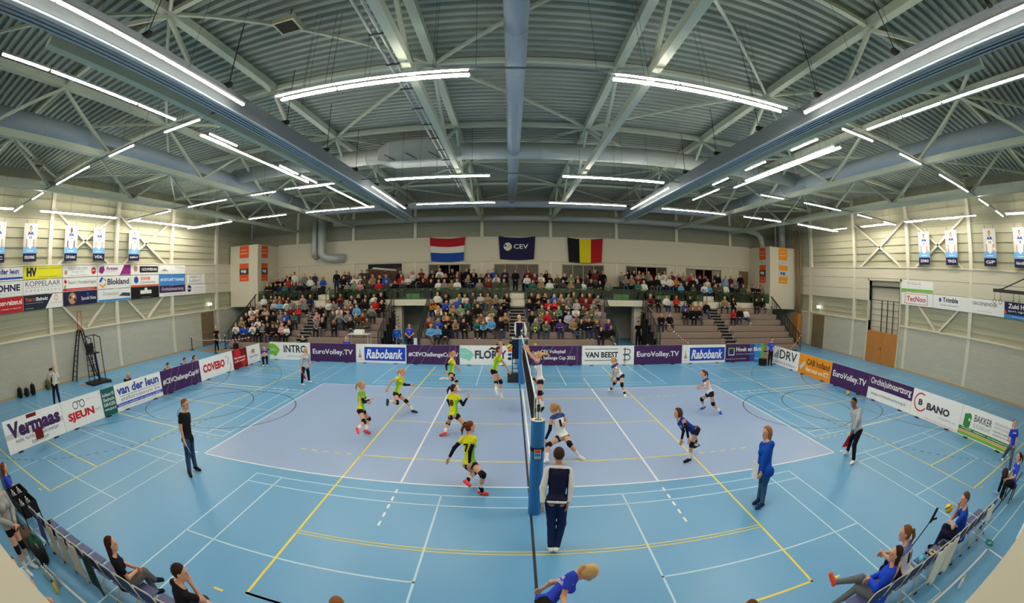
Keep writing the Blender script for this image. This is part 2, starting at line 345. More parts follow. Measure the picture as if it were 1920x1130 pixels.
for i, (a, c) in enumerate(DOORS):
    t = MB(); t.box(a, c, YF+1.6, YF+1.7, 3.6, 5.95); t.box(a-0.05, a, YF+0.3, YF+1.7, 3.6, 5.95); t.box(c, c+0.05, YF+0.3, YF+1.7, 3.6, 5.95); t.box(a, c, YF+0.3, YF+1.7, 3.5, 3.6); t.box(a, c, YF+0.3, YF+1.7, 5.95, 6.05)
    struct('room_behind_door', t, M_roomr if i > 2 else M_room)
    r = tag(bpy.data.objects.new('door_%d' % (i+1), None), kind='structure'); COL.objects.link(r); r['org'] = (0.0, 0.0, 0.0)
    t = MB(); t.box(a, a+0.07, YF-0.03, YF+0.1, 3.6, 5.88); t.box(c-0.07, c, YF-0.03, YF+0.1, 3.6, 5.88); t.box(a, c, YF-0.03, YF+0.1, 5.8, 5.88)
    n = 4
    for k in range(1, n): xx = a+(c-a)*k/n; t.box(xx-0.04, xx+0.04, YF-0.02, YF+0.08, 3.6, 5.8)
    t.build('door_frame', M_fr, r)
    for k in ((0, 3) if i in (0, 3, 4) else (0, 1, 2, 3)):
        g = MB(); xx = a+(c-a)*k/n; g.box(xx+0.05, xx+(c-a)/n-0.05, YF+0.02, YF+0.05, 3.65, 5.78); g.build('pane', M_clear, r)
b = MB(); b.box(20.0, 21.1, YF+0.05, YF+0.12, 3.6, 5.88); struct('door_6', b, M_doorb)
# side boxes of the far corners
for nm, x0, x1 in (('wall_corner_box_left', XL, -21.1), ('wall_corner_box_right', 21.15, XR)):
    b = MB(); b.box(x0, x1, 17.3, YF, 2.8, 7.97); struct(nm, b, M_cream)
# side doors
def sdoor(name, X, s, y0, y1, z1):
    r = tag(bpy.data.objects.new(name, None), kind='structure'); COL.objects.link(r); r['org'] = (0.0, 0.0, 0.0)
    b = MB(); b.box(min(X-0.02*s, X+0.025*s), max(X-0.02*s, X+0.025*s), y0, y1, 0, z1); b.build('door_leaf', M_doorb, r)
    b = MB(); b.box(min(X, X+0.07*s), max(X, X+0.07*s), y0+0.15, y1-0.15, 1.02, 1.07); b.build('push_bar', M_case, r)
sdoor('door_7', XL, 1, 13.0, 14.7, 2.62); sdoor('door_8', XR, -1, 13.2, 14.8, 2.62)

# ------------------------------------------------------------------ roof trusses
TOPY = [-18.9, -13.2, -7.5, -1.8, 3.9, 9.6, 15.3, 20.8]
M_bolt = mat('bolt_grey', (110, 112, 106), 0.5)
def truss(x, zb, y0, y1, w, lab):
    t = thing('roof_truss', lab, 'roof truss', (x, 0, 0), 'steel roof trusses')
    b = MB(); b.box(x-0.12, x+0.12, YN, YF, 11.0, 11.24); b.build('top_chord', M_steel, t)
    b = MB(); b.box(x-w/2, x+w/2, y0, y1, zb-0.1, zb+0.12); b.build('bottom_chord', M_steel, t)
    for a, c in zip(TOPY, TOPY[1:]):
        m = (a+c)/2
        if m < y0 or m > y1: continue
        for e in (a, c):
            if y0-3 < e < y1+3:
                q = MB(); q.bar((x, e, 11.0), (x, m, zb+0.1), 0.1, 0.1); q.build('diagonal', M_steel, t)
        q = MB(); q.box(x-0.035, x+0.035, m-0.25, m+0.25, zb+0.1, zb+0.34); q.build('gusset_plate', M_bolt, t)
side = lambda x: ('over the wall of small adverts' if x < 0 else 'over the wall with the wooden gate')
truss(-2.73, 9.4, -18, 20.7, 0.2, 'sage steel roof truss with two pipes along it, beside the central duct')
truss(2.73, 9.4, -18, 20.7, 0.2, 'sage steel roof truss without pipes, beside the central duct')
for x in (-8.15, 8.15):
    truss(x, 9.08, -10.7, 18, 0.2, 'sage truss with blunt-ended lower beam beside the casing, '+side(x))
for x in (-13.55, 13.55): truss(x, 9.2, -18, 20.7, 0.22, 'sage truss one bay inside the wall truss, '+side(x))
for x in (-19.0, 19.0): truss(x, 9.15, -18, 20.7, 0.22, 'outermost sage roof truss, '+side(x))
b = MB()
for y in TOPY[1:-1]: b.box(XL, XR, y-0.08, y+0.08, 11.05, 11.2)
struct('beam_roof_struts', b, M_steel)
XS = [-24.2, -19, -13.55, -8.15, -2.73, 2.73, 8.15, 13.55, 19, 24.4]
b = MB()
for i, (xa, xb) in enumerate(zip(XS, XS[1:])):
    for j, (ya, yb) in enumerate(zip(TOPY, TOPY[1:])):
        if (i+j) % 2 == 1: b.bar((xa, ya, 11.08), (xb, yb, 11.08), 0.09)
        else: b.bar((xa, yb, 11.08), (xb, ya, 11.08), 0.09)
struct('beam_roof_bracing', b, M_steel)
def wallchord(X): 
    b = MB(); b.box(X-0.08, X+0.08, YN, YF, 10.5, 10.72); return b
struct('beam_wall_edge_left', wallchord(-23.95), M_steel); struct('beam_wall_edge_right', wallchord(24.15), M_steel)
# pipes along the truss
t = thing('sprinkler_pipe', 'pair of thin grey pipes clipped along the roof truss beside the central duct', 'pipe', (-3.1, 0, 9.6))
for dx in (0, 0.18):
    q = MB(); q.tube([(-3.12-dx, -17, 9.75), (-3.12-dx, 16, 9.75)], 0.035, 8); q.build('pipe', M_duct, t, True)
for k in range(22):
    q = MB(); q.box(-3.36, -2.85, -16+k*1.45, -15.95+k*1.45, 9.70, 9.73); q.build('pipe_clip', M_rail, t)
# ducts
def duct(pts, r, name, lab, seams=1.5, col=None):
    t = thing(name, lab, 'duct', pts[0]); q = MB(); q.tube(pts, r, 24); q.build('duct_shell', col or M_duct, t, True)
    a = Vector(pts[0]); c = Vector(pts[1]); L = (c-a).length; n = int(L/seams); d = (c-a)/L
    for k in range(1, n):
        p = a+d*(k*L/n); q = MB(); q.tube([p-d*0.015, p+d*0.015], r+0.012, 24); q.build('joint_ring', M_duct, t, True)
    return t
M_duct2 = mat('duct_blue_grey', (165, 178, 190), 0.5, metal=0.1)
duct([(-0.35, -17, 10.3), (-0.35, 19.3, 10.3)], 0.27, 'ventilation_duct', 'long round grey duct running down the middle of the roof over the net', 2.0, M_duct2)
TD = duct([(-14.8, 5.2, 10.35), (14.9, 5.2, 10.35)], 0.38, 'ventilation_duct', 'thick round silver duct crossing the roof from side to side over the court')
duct([(-14.8, -17, 10.1), (-14.8, 16, 10.1)], 0.36, 'ventilation_duct', 'thick blue-grey duct along the roof on the side of the small adverts', 2.2, M_duct2)
duct([(14.9, -17, 10.1), (14.9, 16, 10.1)], 0.36, 'ventilation_duct', 'thick blue-grey duct along the roof on the side of the wooden gate', 2.2, M_duct2)
duct([(-15, 19.9, 9.45), (20.5, 19.9, 9.45), (21.4, 19.6, 9.2), (21.6, 19.3, 8.8), (21.66, 19.2, 7.97)], 0.25, 'ventilation_duct', 'round duct crossing in front of the far wall above the flags')
t = thing('ventilation_duct', 'wide grey duct band crossing the roof in front of the far round duct', 'duct', (0, 17, 10)); q = MB(); q.box(-15, 15, 16.8, 17.3, 9.8, 10.15); q.build('duct_shell', M_duct2, t)
duct([(-16.1, 19.9, 9.9), (-16.1, 19.9, 7.0), (-16.0, 19.95, 6.8), (-15.7, 20.1, 6.65), (-15.2, 20.3, 6.6), (-14.3, 20.75, 6.6)], 0.36, 'ventilation_duct', 'silver duct dropping down the far wall and bending along it')
duct([(-17.0, 20.3, 9.9), (-17.0, 20.3, 7.2), (-17.0, 20.4, 6.95), (-17.0, 20.75, 6.8)], 0.28, 'ventilation_duct', 'narrower duct behind the silver drop duct on the far wall')
duct([(23.6, 18.6, 10.5), (23.6, 18.6, 7.95)], 0.33, 'ventilation_duct', 'grey duct dropping onto the top of the corner box with the yellow banner')
t = TD
q = MB(); x0, x1 = -6.4, -2.6
for (a, r0), (c, r1) in zip([(x0, 0.36), (x0+0.6, 0.62), (x1-0.7, 0.62), (x1, 0.36)], [(x0+0.6, 0.62), (x1-0.7, 0.62), (x1, 0.36)]):
    A = [(a, 5.2+i*r0, 10.35+j*r0*0.8) for i, j in ((-1,-1),(1,-1),(1,1),(-1,1))]; B = [(c, 5.2+i*r1, 10.35+j*r1*0.8) for i, j in ((-1,-1),(1,-1),(1,1),(-1,1))]
    for k in range(4): q.face([A[k], A[(k+1) % 4], B[(k+1) % 4], B[k]])
q.build('silencer', M_duct, t)
for k in range(3): q = MB(); q.bar((-6.0+k*1.0, 4.55, 10.2), (-5.5+k*1.0, 4.55, 9.9), 0.03, 0.03); q.build('stiffener', M_rail, t)
# curtain casings
for s, w in ((-1, 'adverts'), (1, 'gate')):
    xi = 7.0*s
    t = thing('divider_curtain_casing', 'long grey curtain casing hung from the roof on the side of the %s' % ('small adverts' if s < 0 else 'wooden gate'), 'curtain casing', (xi, 0, 9), 'divider curtain casings')
    q = MB(); q.face([(xi, -18, 9.32), (xi, 14.6, 9.32), (xi, 14.9, 8.84), (xi, -18, 8.84)]); q.face([(xi+0.02*s, -18, 9.32), (xi+0.02*s, 14.6, 9.32), (xi+0.02*s, 14.9, 8.84), (xi+0.02*s, -18, 8.84)]); q.face([(xi, 14.6, 9.32), (xi+0.42*s, 14.6, 9.32), (xi+0.42*s, 14.9, 8.84), (xi, 14.9, 8.84)])
    q.face([(xi+0.42*s, -18, 9.32), (xi+0.42*s, 14.6, 9.32), (xi+0.42*s, 14.9, 8.84), (xi+0.42*s, -18, 8.84)]); q.face([(xi, -18, 9.32), (xi, 14.6, 9.32), (xi+0.42*s, 14.6, 9.32), (xi+0.42*s, -18, 9.32)])
    q.build('casing_side', M_case, t)
    q = MB(); q.box(min(xi, xi+0.42*s), max(xi, xi+0.42*s), -18, 14.9, 8.80, 8.85)
    q.build('casing_underside', M_case2, t)
    q = MB()
    for k in range(3): q.box(min(xi+s*(0.1+k*0.11), xi+s*(0.112+k*0.11)), max(xi+s*(0.1+k*0.11), xi+s*(0.112+k*0.11)), -18, 14.9, 8.785, 8.80)
    q.build('curtain_slot', M_rail, t)
    for k in range(10):
        y = -15+k*3.1; q = MB(); q.bar((xi-0.05*s, y, 9.3), (xi-0.05*s, y, 11.2), 0.016); q.box(xi-0.12, xi+0.12, y-0.06, y+0.06, 9.3, 9.42); q.build('hanger', M_dark, t)
# ------------------------------------------------------------------ lamps
LG = 'lit ceiling tube lamps'; lamp0 = {}
def lamp(x, y, z, ax, row, i):
    k = ax
    if k not in lamp0:
        q = MB()
        if ax == 'x': q.box(-0.75, 0.75, -0.03, 0.03, 0.0, 0.05)
        else: q.box(-0.03, 0.03, -0.75, 0.75, 0.0, 0.05)
        o = q.build('tube_lamp', M_hous); u = MB()
        if ax == 'x': u.box(-0.73, 0.73, -0.027, 0.027, -0.025, 0.0)
        else: u.box(-0.027, 0.027, -0.73, 0.73, -0.025, 0.0)
        u.build('glowing_tube', M_tube, o); lamp0[k] = o; o.location = (x, y, z)
        q = MB(); q.bar((0, 0, 0.06), (0, 0, 2.64), 0.006); q.build('hanging_wire', M_rail, o)
    else: o = copy_tree(lamp0[k], (x, y, z))
    tag(o, 'lit tube lamp, %s in the row %s' % (ORD[i], row), 'ceiling lamp', LG)
def row(xs, y, ax, name, z=9.0):
    for i, x in enumerate(xs): lamp(*((x, y, z) if ax == 'x' else (y, x, z)), ax, name, i)
A6 = [-5.12, -3.6, -2.1, 2.45, 3.97, 5.5]
row(A6, -5.1, 'x', 'over the near court lines, front line'); row(A6, -4.82, 'x', 'over the near court lines, back line')
row([-22.85, -19.8, -16.7, -15.15, -12.2, -9.15, 9.2, 12.3, 15.4, 17.0, 20.0, 22.85], -5.03, 'x', 'of side bays level with the near line')
row(A6, 4.38, 'x', 'across the middle of the court'); row(A6, 4.52, 'x', 'doubling the row across the middle of the court')
row([-22.9, -19.85, -16.8, -15.35, -12.2, -9.4, 12.3, 15.3, 16.85, 20.0, 22.9], 4.38, 'x', 'of side bays level with the middle line')
row([-10.1, -8.95], 4.22, 'x', 'doubling the side bay row beside the casing')
row([-23.0, -21.5, -19.9, -16.85, -15.3, -12.3, -10.8, -9.2, -5.12, -3.6, -2.1, 2.45, 3.97, 5.5, 9.25, 10.75, 12.25, 15.2, 16.9, 20.05, 21.55, 23.0], 10.85, 'x', 'crossing the hall in front of the far wall')
row([-22.6, -21.1, 21.3, 22.8], 11.1, 'x', 'doubling the far row by the side walls')
row([-10.85, -9.3, -7.8, -6.25], -8.95, 'y', 'outside the adverts casing, single near tubes'); row([-3.3, -1.78, -0.26, 1.26, 2.78], -9.2, 'y', 'of five outside the adverts casing')
row([-3.2, 1.2, 3.05], -8.9, 'y', 'doubling the five outside the adverts casing'); row([5.3, 6.85, 8.4, 9.9], -8.75, 'y', 'extending the adverts casing row backwards')
row([-10.9, -9.4, -7.85, -6.3], 9.07, 'y', 'outside the gate casing, single near tubes'); row([-3.0, -1.5, 0.02, 1.54, 3.06], 9.6, 'y', 'of five outside the gate casing')
row([-2.9, -1.4, 0.1, 1.6], 9.35, 'y', 'doubling the five outside the gate casing'); row([-3.05, 0.1, 3.1], 8.45, 'y', 'of spaced tubes hugging the gate casing'); row([5.2, 6.8], 9.1, 'y', 'extending the gate casing row backwards')
row([-15.2, -13.7, -12.2, -10.7, -9.2, -7.7, -6.25, 5.3, 6.85, 8.4, 9.95], -6.5, 'y', 'under the inner face of the adverts casing', 8.77)
row([-15.2, -13.7, -12.2, -10.7, -9.2, -7.7, -6.25, 5.3, 6.85, 8.4, 9.95], 6.5, 'y', 'under the inner face of the gate casing', 8.8)
row([-6.1, -2.55, -1.0, 0.55, 2.1, 5.25, 6.8, 8.35, 9.9], -23.1, 'y', 'along the wall of small adverts'); row([-6.1, -2.6, -1.05, 0.5, 2.05, 5.3, 6.85, 8.4, 9.95], -22.88, 'y', 'doubling the row along the wall of small adverts')
row([-6.2, -2.4, -0.85, 0.7, 2.25, 5.1, 6.65, 9.7], 22.9, 'y', 'along the wall with the wooden gate'); row([-6.2, -0.85, 2.25, 5.1, 6.65], 23.15, 'y', 'doubling the row along the gate wall')
for i, (y, n) in enumerate(((-4.97, 'near'), (4.44, 'middle'), (10.97, 'far'))):
    q = MB(); q.box(-23.7, 23.8, y-0.02, y+0.02, 9.07, 9.11); tag(q.build('lamp_rail', M_case), 'thin grey rail carrying the %s row of tube lamps across the hall' % n, 'rail')
# small ceiling items
def speaker(x, y, z, lab):
    t = thing('ceiling_speaker', lab, 'speaker', (x, y, z)); q = MB(); q.box(x-0.3, x+0.3, y-0.3, y+0.3, z, z+0.16); q.build('speaker_box', M_clad, t)
    q = MB(); q.box(x-0.24, x+0.24, y-0.24, y+0.24, z-0.01, z); q.build('speaker_grille', M_dark, t); q = MB(); q.bar((x, y, z+0.15), (x, y, 11.3), 0.02); q.build('hanging_rod', M_rail, t)
speaker(-5.6, -5.6, 10.7, 'white square speaker with black grille hanging under the near roof deck')
speaker(-21.5, -4.6, 10.8, 'speaker with black grille under the roof over the adverts wall'); speaker(21.9, -3.2, 10.8, 'speaker with black grille under the roof over the gate wall')
b = MB()
for x, y in ((-1.2, -5.1), (1.3, -5.1), (-4.6, -5.0), (-4.5, -4.9), (5.2, -5.0), (-5.7, -4.0), (5.9, -4.0), (-4.3, 4.4), (4.3, 4.4), (-11, -5), (11, -5), (-16, 4.4), (16, 4.4)): b.bar((x, y, 9.1), (x, y, 11.3), 0.008)
tag(b.build('hanging_cables', M_rail), 'thin dark cables hanging from the roof deck to the lamp rails', 'cable', kind='stuff')

# ------------------------------------------------------------------ boards round the court
M_foot = mat('board_foot', (20, 20, 22), 0.7); M_bw = mat('board_white', (236, 236, 232), 0.5)
def board(name, lab, O, U, w, bg, draw, h=1.06, group=None, lean=0.06, cat='advertising board'):
    O = Vector(O); U = Vector(U); N = Vector((-U.y, U.x, 0))*-1   # N to viewer: right of U
    N = Vector((U.y, -U.x, 0)); V = (Vector((0, 0, 1)) - N*lean).normalized()
    ctr = O+U*w/2; t = thing(name, lab, cat, tuple(ctr), group); q = MB()
    A = [O+U*0.01, O+U*(w-0.01)]; d = N*-0.03
    p = [A[0], A[1], A[1]+V*h, A[0]+V*h]; p = [x+Vector((0,0,0.015)) for x in p]; e = [x+d for x in p]
    q.face(p, kc(bg)); q.face(e[::-1], M_bw)
    for i in range(4): q.face([p[(i+1) % 4], p[i], e[i], e[(i+1) % 4]], M_bw)
    pn = q.build('panel', None, t)
    P = Panel(O+Vector((0,0,0.015)), U, V, N); draw(P, w, h); P.build('print', pn)
    for k in (0.18, 0.8):
        c = O+U*w*k; q = MB(); q.bar(c+N*0.12+Vector((0,0,0.012)), c-N*0.35+Vector((0,0,0.012)), 0.22, 0.02); q.bar(c-N*0.33, c-N*0.05+V*0.6, 0.03, 0.03); q.build('foot', M_foot, t)
    return t
def rays(P, w, h): 
    for x0, x1 in ((0.45, 0.05), (0.95, 0.6), (2.5, 2.15), (2.75, 2.75)):
        P.line(x0+0.5 if x0 < 2 else x0, h, x1+0.2 if x0 < 2 else x1, 0.02, 0.012, 'e')
def d_euro(P, w, h): P.text('EuroVolley.TV', .18, .34, w-.2, .72, 'w', .02)
def d_cevw(P, w, h): rays(P, w, h); P.text('#CEVChallengeCupW', .12, .36, w-.1, .66, 'w', .02)
def d_rabo(P, w, h):
    P.rect(.52, .14, w-.06, .9, 'b'); P.rect(.54, .17, w-.08, .88, 'n'); P.rect(.545, .175, w-.085, .875, 'b'); P.text('Rabobank', .62, .24, w-.2, .78, 'w', .03, .25)
    P.disc(.24, .36, .1, 's', .1); P.line(.24, .42, .24, .74, .03, 'h'); P.disc(.24, .5, .05, 'o'); P.text('Rabobank', .08, .14, .42, .19, 'e')
def d_intro(P, w, h):
    P.poly([(0,.95),(.25,.98),(.55,.88),(.8,.62),(.75,.5),(.5,.2),(.4,.2),(.3,.3),(0,.28)], 'a'); P.rect(.08,.55,.6,.57,'w'); P.rect(.08,.63,.5,.65,'w'); P.text('INTRO', 1.1, .45, 2.75, .9, 'k', .02); P.text('PERSONEEL', 1.4, .2, 2.5, .27, 'e')
def d_flory(P, w, h):
    P.poly([(0,.9),(.3,.92),(.65,.75),(.82,.55),(.55,.2),(.38,.3),(0,.4)], 'i'); P.rect(.1,.62,.6,.64,'w'); P.text('FLOR', .85, .34, 2.1, .8, 'd', .04); P.text('Y', 2.2, .34, 2.55, .8, 'd', .04)
    for i, c in enumerate('fbk'): P.disc(2.75, .8-i*.22, .13, c, .08)
    for i, c in enumerate('oai'): P.disc(2.9, .8-i*.22, .09, c, .07)
def d_cev22(P, w, h): rays(P, w, h); P.disc(.35, .55, .2, 'e'); P.poly([(.3,.45),(.5,.75),(.4,.3)], 'w'); P.text('CEV Volleyball', .75, .6, 2.1, .84, 'w', .02); P.text('Challenge Cup 2022', .75, .26, 2.65, .5, 'w', .02)
def d_beest(P, w, h):
    P.rect(.15,.86,2.05,.89,'k'); P.rect(.15,.24,2.05,.27,'k'); P.text('VAN BEEST', .18, .4, 2.05, .72, 'k', .03)
    for y in (.66, .34): P.arc(2.62, y+.06, .14, .05, -90, 90, 'd'); P.line(2.35, y+.2, 2.62, y+.2, .05, 'd'); P.line(2.35, y-.08, 2.62, y-.08, .05, 'd')
    P.line(2.45, .18, 2.45, .95, .05, 'd'); P.arc(2.45, .14, .05, .02, 0, 360, 'd')
def d_hoek(P, w, h):
    for k in range(12): P.rect(1.5+k*.125, 0, 1.63+k*.125, h, 'pppuuuccccaa'[k])
    P.arc(.45, .62, .28, .07, 45, 405, 'w', 4); P.line(.25,.82,.65,.82,.07,'a'); P.line(.25,.42,.25,.82,.07,'l')
    P.text('Hoek en Blok', .8, .62, w-.15, .88, 'w', .03); P.text('accountants | belastingadviseurs', .8, .42, 2.2, .5, 'w'); P.text('thuis zijn ruimte voor je ondernemen', .1, .14, 1.6, .22, 'w'); P.text('hoekenblok.nl', 2.3, .14, 2.85, .22, 'w')
def d_verm(P, w, h):
    P.rect(0,.45,w,.62,'x'); P.rect(1.2,.92,1.7,h-.02,'q'); P.rect(1.45,.14,1.85,.5,'q'); P.poly([(1.3,.42),(1.65,.56),(2.0,.42)],'q'); P.text('Vermaas', .2, .44, 2.85, .95, 'p', .05); P.text('MODE, TEXTIEL & SLAAPCOMFORT', .45, .26, 2.7, .37, 'k'); P.text('SLIEDRECHT', 1.2, .09, 2.1, .19, 'k')
def d_sjeun(P, w, h):
    P.arc(.75,.8,.13,.03,0,360,'k'); P.arc(1.12,.8,.13,.03,0,360,'k'); P.arc(.93,.86,.07,.03,0,180,'k'); P.text('SJEUN', .25, .22, 1.7, .58, 'r', .05); P.text('Optiek by Sjeun', 1.75, .35, 2.1, .48, 'e'); P.text('bekijk wat!', 1.4, .86, 1.9, .92, 'x')
    P.rect(2.2,0,w,h,'t')
    for i, s in enumerate(('Kerkbuurt 95','Sliedrecht','0184-412056','www.sjeun.nl')): P.text(s, 2.27, .74-i*.19, w-.06, .88-i*.19, 'w', .01)
def d_leun(P, w, h): P.text('van der leun', .15, .62, w-.15, .98, 'u', .04); P.rect(.3,.55,w-.1,.565,'k'); P.text('elektrobouw bv', .3, .36, w-.12, .52, 'e', .01); P.rect(0,.17,w,.3,'b'); P.text('Elektrische installaties voor industrie en utiliteit', .1, .19, w-.1, .28, 'w'); P.text('SLIEDRECHT  Tel (0184) 41 53 25   www.vanderleun.nl', .3, .06, w-.3, .12, 'e')
def d_cov(P, w, h): P.text('COVEBO', .25, .34, 2.2, .76, 'r', .05); P.arc(2.4,.35,.35,.04,-60,20,'d'); P.line(2.45,.4,2.6,.8,.04,'d'); P.disc(2.38,.85,.04,'d')
def d_red(P, w, h): P.disc(.5,.75,.35,'r'); P.disc(1.1,.3,.3,'r'); P.text('Nat onderweg', .15, .5, 1.3, .64, 'w', .03); P.text('al die regen!', .15, .32, 1.2, .45, 'w', .03)
def d_hr(P, w, h): P.text('HR', .5, .58, .9, .82, 'q', .03); P.text('HuurderRaad', .25, .36, 1.2, .48, 'q'); P.text('www.hr.nl', .45, .12, 1.0, .17, 'e')
def d_drv(P, w, h): P.poly([(.15,.4),(.85,.95),(.85,.4)], 'e'); P.text('DRV', .95, .42, 2.75, .95, 'k', .01); P.text('Accountants & Adviseurs', .1, .12, 2.75, .3, 'e', .01)
def d_cab(P, w, h): P.poly([(.1,.35),(.6,.75),(.6,.5),(.25,.2)], 'x'); P.text('CAB holland', .75, .55, 2.85, .88, 'h', .03); P.text('Hart voor uw ICT', .75, .2, 2.8, .44, 'w', .02)
def d_orch(P, w, h): P.rect(0,.5,w,h,'p'); P.text('Orchis|uitvaartzorg', .12, .6, w-.12, .96, 'w', .01); P.text('www.orchisuitvaartzorg.nl', .25, .18, w-.35, .34, 'd')
def d_bano(P, w, h): P.arc(.55,.6,.38,.06,60,330,'r',ry=.34); P.text('B', .42, .48, .68, .72, 'd', .05); P.text('BANO', .95, .4, 2.35, .68, 'd', .05); P.text('Designed for care', 1.8, .22, 2.8, .32, 'e'); P.text('T: 020 20 30 105  www.bano-benelux.nl', .9, .05, 2.9, .1, 'f')
def d_bak(P, w, h):
    P.disc(.45,.68,.16,'g'); P.disc(.42,.48,.18,'g'); P.rect(.2,.36,.36,.8,'g'); P.disc(.5,.62,.05,'w'); P.text('BAKKER', .75, .62, 1.75, .86, 'd', .01); P.text('SLIEDRECHT', .75, .42, 1.75, .56, 'e'); P.text('MARITIEME & INDUSTRIELE', 1.9, .78, 2.95, .86, 'e'); P.text('ELEKTROTECHNIEK', 1.9, .66, 2.8, .73, 'e'); P.text('Engineering, Panelenbouw', 1.9, .52, 2.85, .6, 'd'); P.text('Schakelborden, Revisie', 1.9, .42, 2.8, .48, 'd')
    P.rect(0,.22,w,.34,'g'); P.text('0184-436200     info@bakker.nl     www.bakkersliedrecht.com', .15, .24, w-.15, .32, 'w'); P.rect(0,.16,w,.2,'o'); P.rect(0,.04,w,.14,'a')
YB = 9.56
far = [(-15.2,d_intro,'w','white board with lime leaf shape, first of the far row from the adverts wall'), (-12.2,d_euro,'v','purple board with white web address, second of the far row from the adverts wall'), (-9.2,d_rabo,'w','white board with blue rectangle, third of the far row from the adverts wall'), (-6.2,d_cevw,'v','purple hashtag board, fourth of the far row from the adverts wall'), (-3.25,d_flory,'w','white board with mint leaf shape beside the far net post'), (.4,d_cev22,'v','purple board with two lines of white text behind the blockers'), (3.42,d_beest,'w','white board with black lettering between two rules and a chain mark'), (6.4,d_euro,'v','purple web address board in the far row, fourth from the gate wall end'), (9.4,d_rabo,'w','white board with blue rectangle beside the purple to green board'), (12.4,d_hoek,'p','board fading from purple to green at the end of the far row')]
for x, dr, bg, lab in far: board('advertising_board', lab, (x, YB, 0), (1,0,0), 3.0, 'p' if bg == 'v' else bg, dr, group='advertising boards round the court')
L = [(-9,3,d_verm,'w','white board with big purple lettering and dark red towers, first along the adverts side'), (-6,3,d_sjeun,'w','white and dark green board with a drawing of glasses and red lettering'), (-3,3,d_leun,'w','white board with blue lettering over a blue strip, adverts side'), (0,3,d_cevw,'p','purple hashtag board in front of the officials desk'), (3,3,d_cov,'w','white board with large red lettering and a thin jumping figure'), (6,1.5,d_red,'q','short dark red board between two white boards on the adverts side'), (7.5,1.5,d_hr,'w','short white board with small dark red monogram at the row end')]
for y, w, dr, bg, lab in L: board('advertising_board', lab, (-15.5, y, 0), (0,1,0), w, bg, dr, group='advertising boards round the court')
Rr = [(9,d_drv,'w','white board with tall black serif letters and grey triangle'), (6,d_cab,'o','orange board on the gate side'), (3,d_euro,'p','purple web address board behind the stray ball on the gate side'), (0,d_orch,'w','board with purple top half and white lower half on the gate side'), (-3,d_bano,'w','white board with red oval and grey capitals'), (-6,d_bak,'w','white board with green clover mark and green and orange strips')]
for y, dr, bg, lab in Rr: board('advertising_board', lab, (15.62, y, 0), (0,-1,0), 3.0, bg, dr, group='advertising boards round the court')

# ------------------------------------------------------------------ wall adverts
def wallad(lab, X, s, y0, y1, z0, z1, bg, draw, group='advert panels on the wall'):
    U = (0,1,0) if s > 0 else (0,-1,0); ya = y0 if s > 0 else y1; w = y1-y0; x = X+0.035*s
    t = thing('wall_advert', lab, 'advert panel', (x, (y0+y1)/2, z0), group)
    q = MB(); q.box(min(X, x), max(X, x), y0, y1, z0, z1, kc(bg)); pn = q.build('panel', None, t)
    P = Panel((x, ya, z0), U, (0,0,1), (s,0,0)); draw(P, w, z1-z0); P.build('print', pn)
def T(*items):
    def d(P, w, h):
        for it in items:
            k = it[0]
            if k == 't': P.text(it[1], it[2]*w, it[3]*h, it[4]*w, it[5]*h, it[6], it[7] if len(it) > 7 else 0.0)
            elif k == 'r': P.rect(it[1]*w, it[2]*h, it[3]*w, it[4]*h, it[5])
            elif k == 'd': P.disc(it[1]*w, it[2]*h, it[3]*h, it[4])
            elif k == 'a': P.arc(it[1]*w, it[2]*h, it[3]*h, it[4]*h, it[5], it[6], it[7])
            elif k == 'p': P.poly([(a*w, c*h) for a, c in it[1]], it[2])
    return d
r1, r2, r3 = (5.7, 6.34), (4.92, 5.66), (4.14, 4.88)
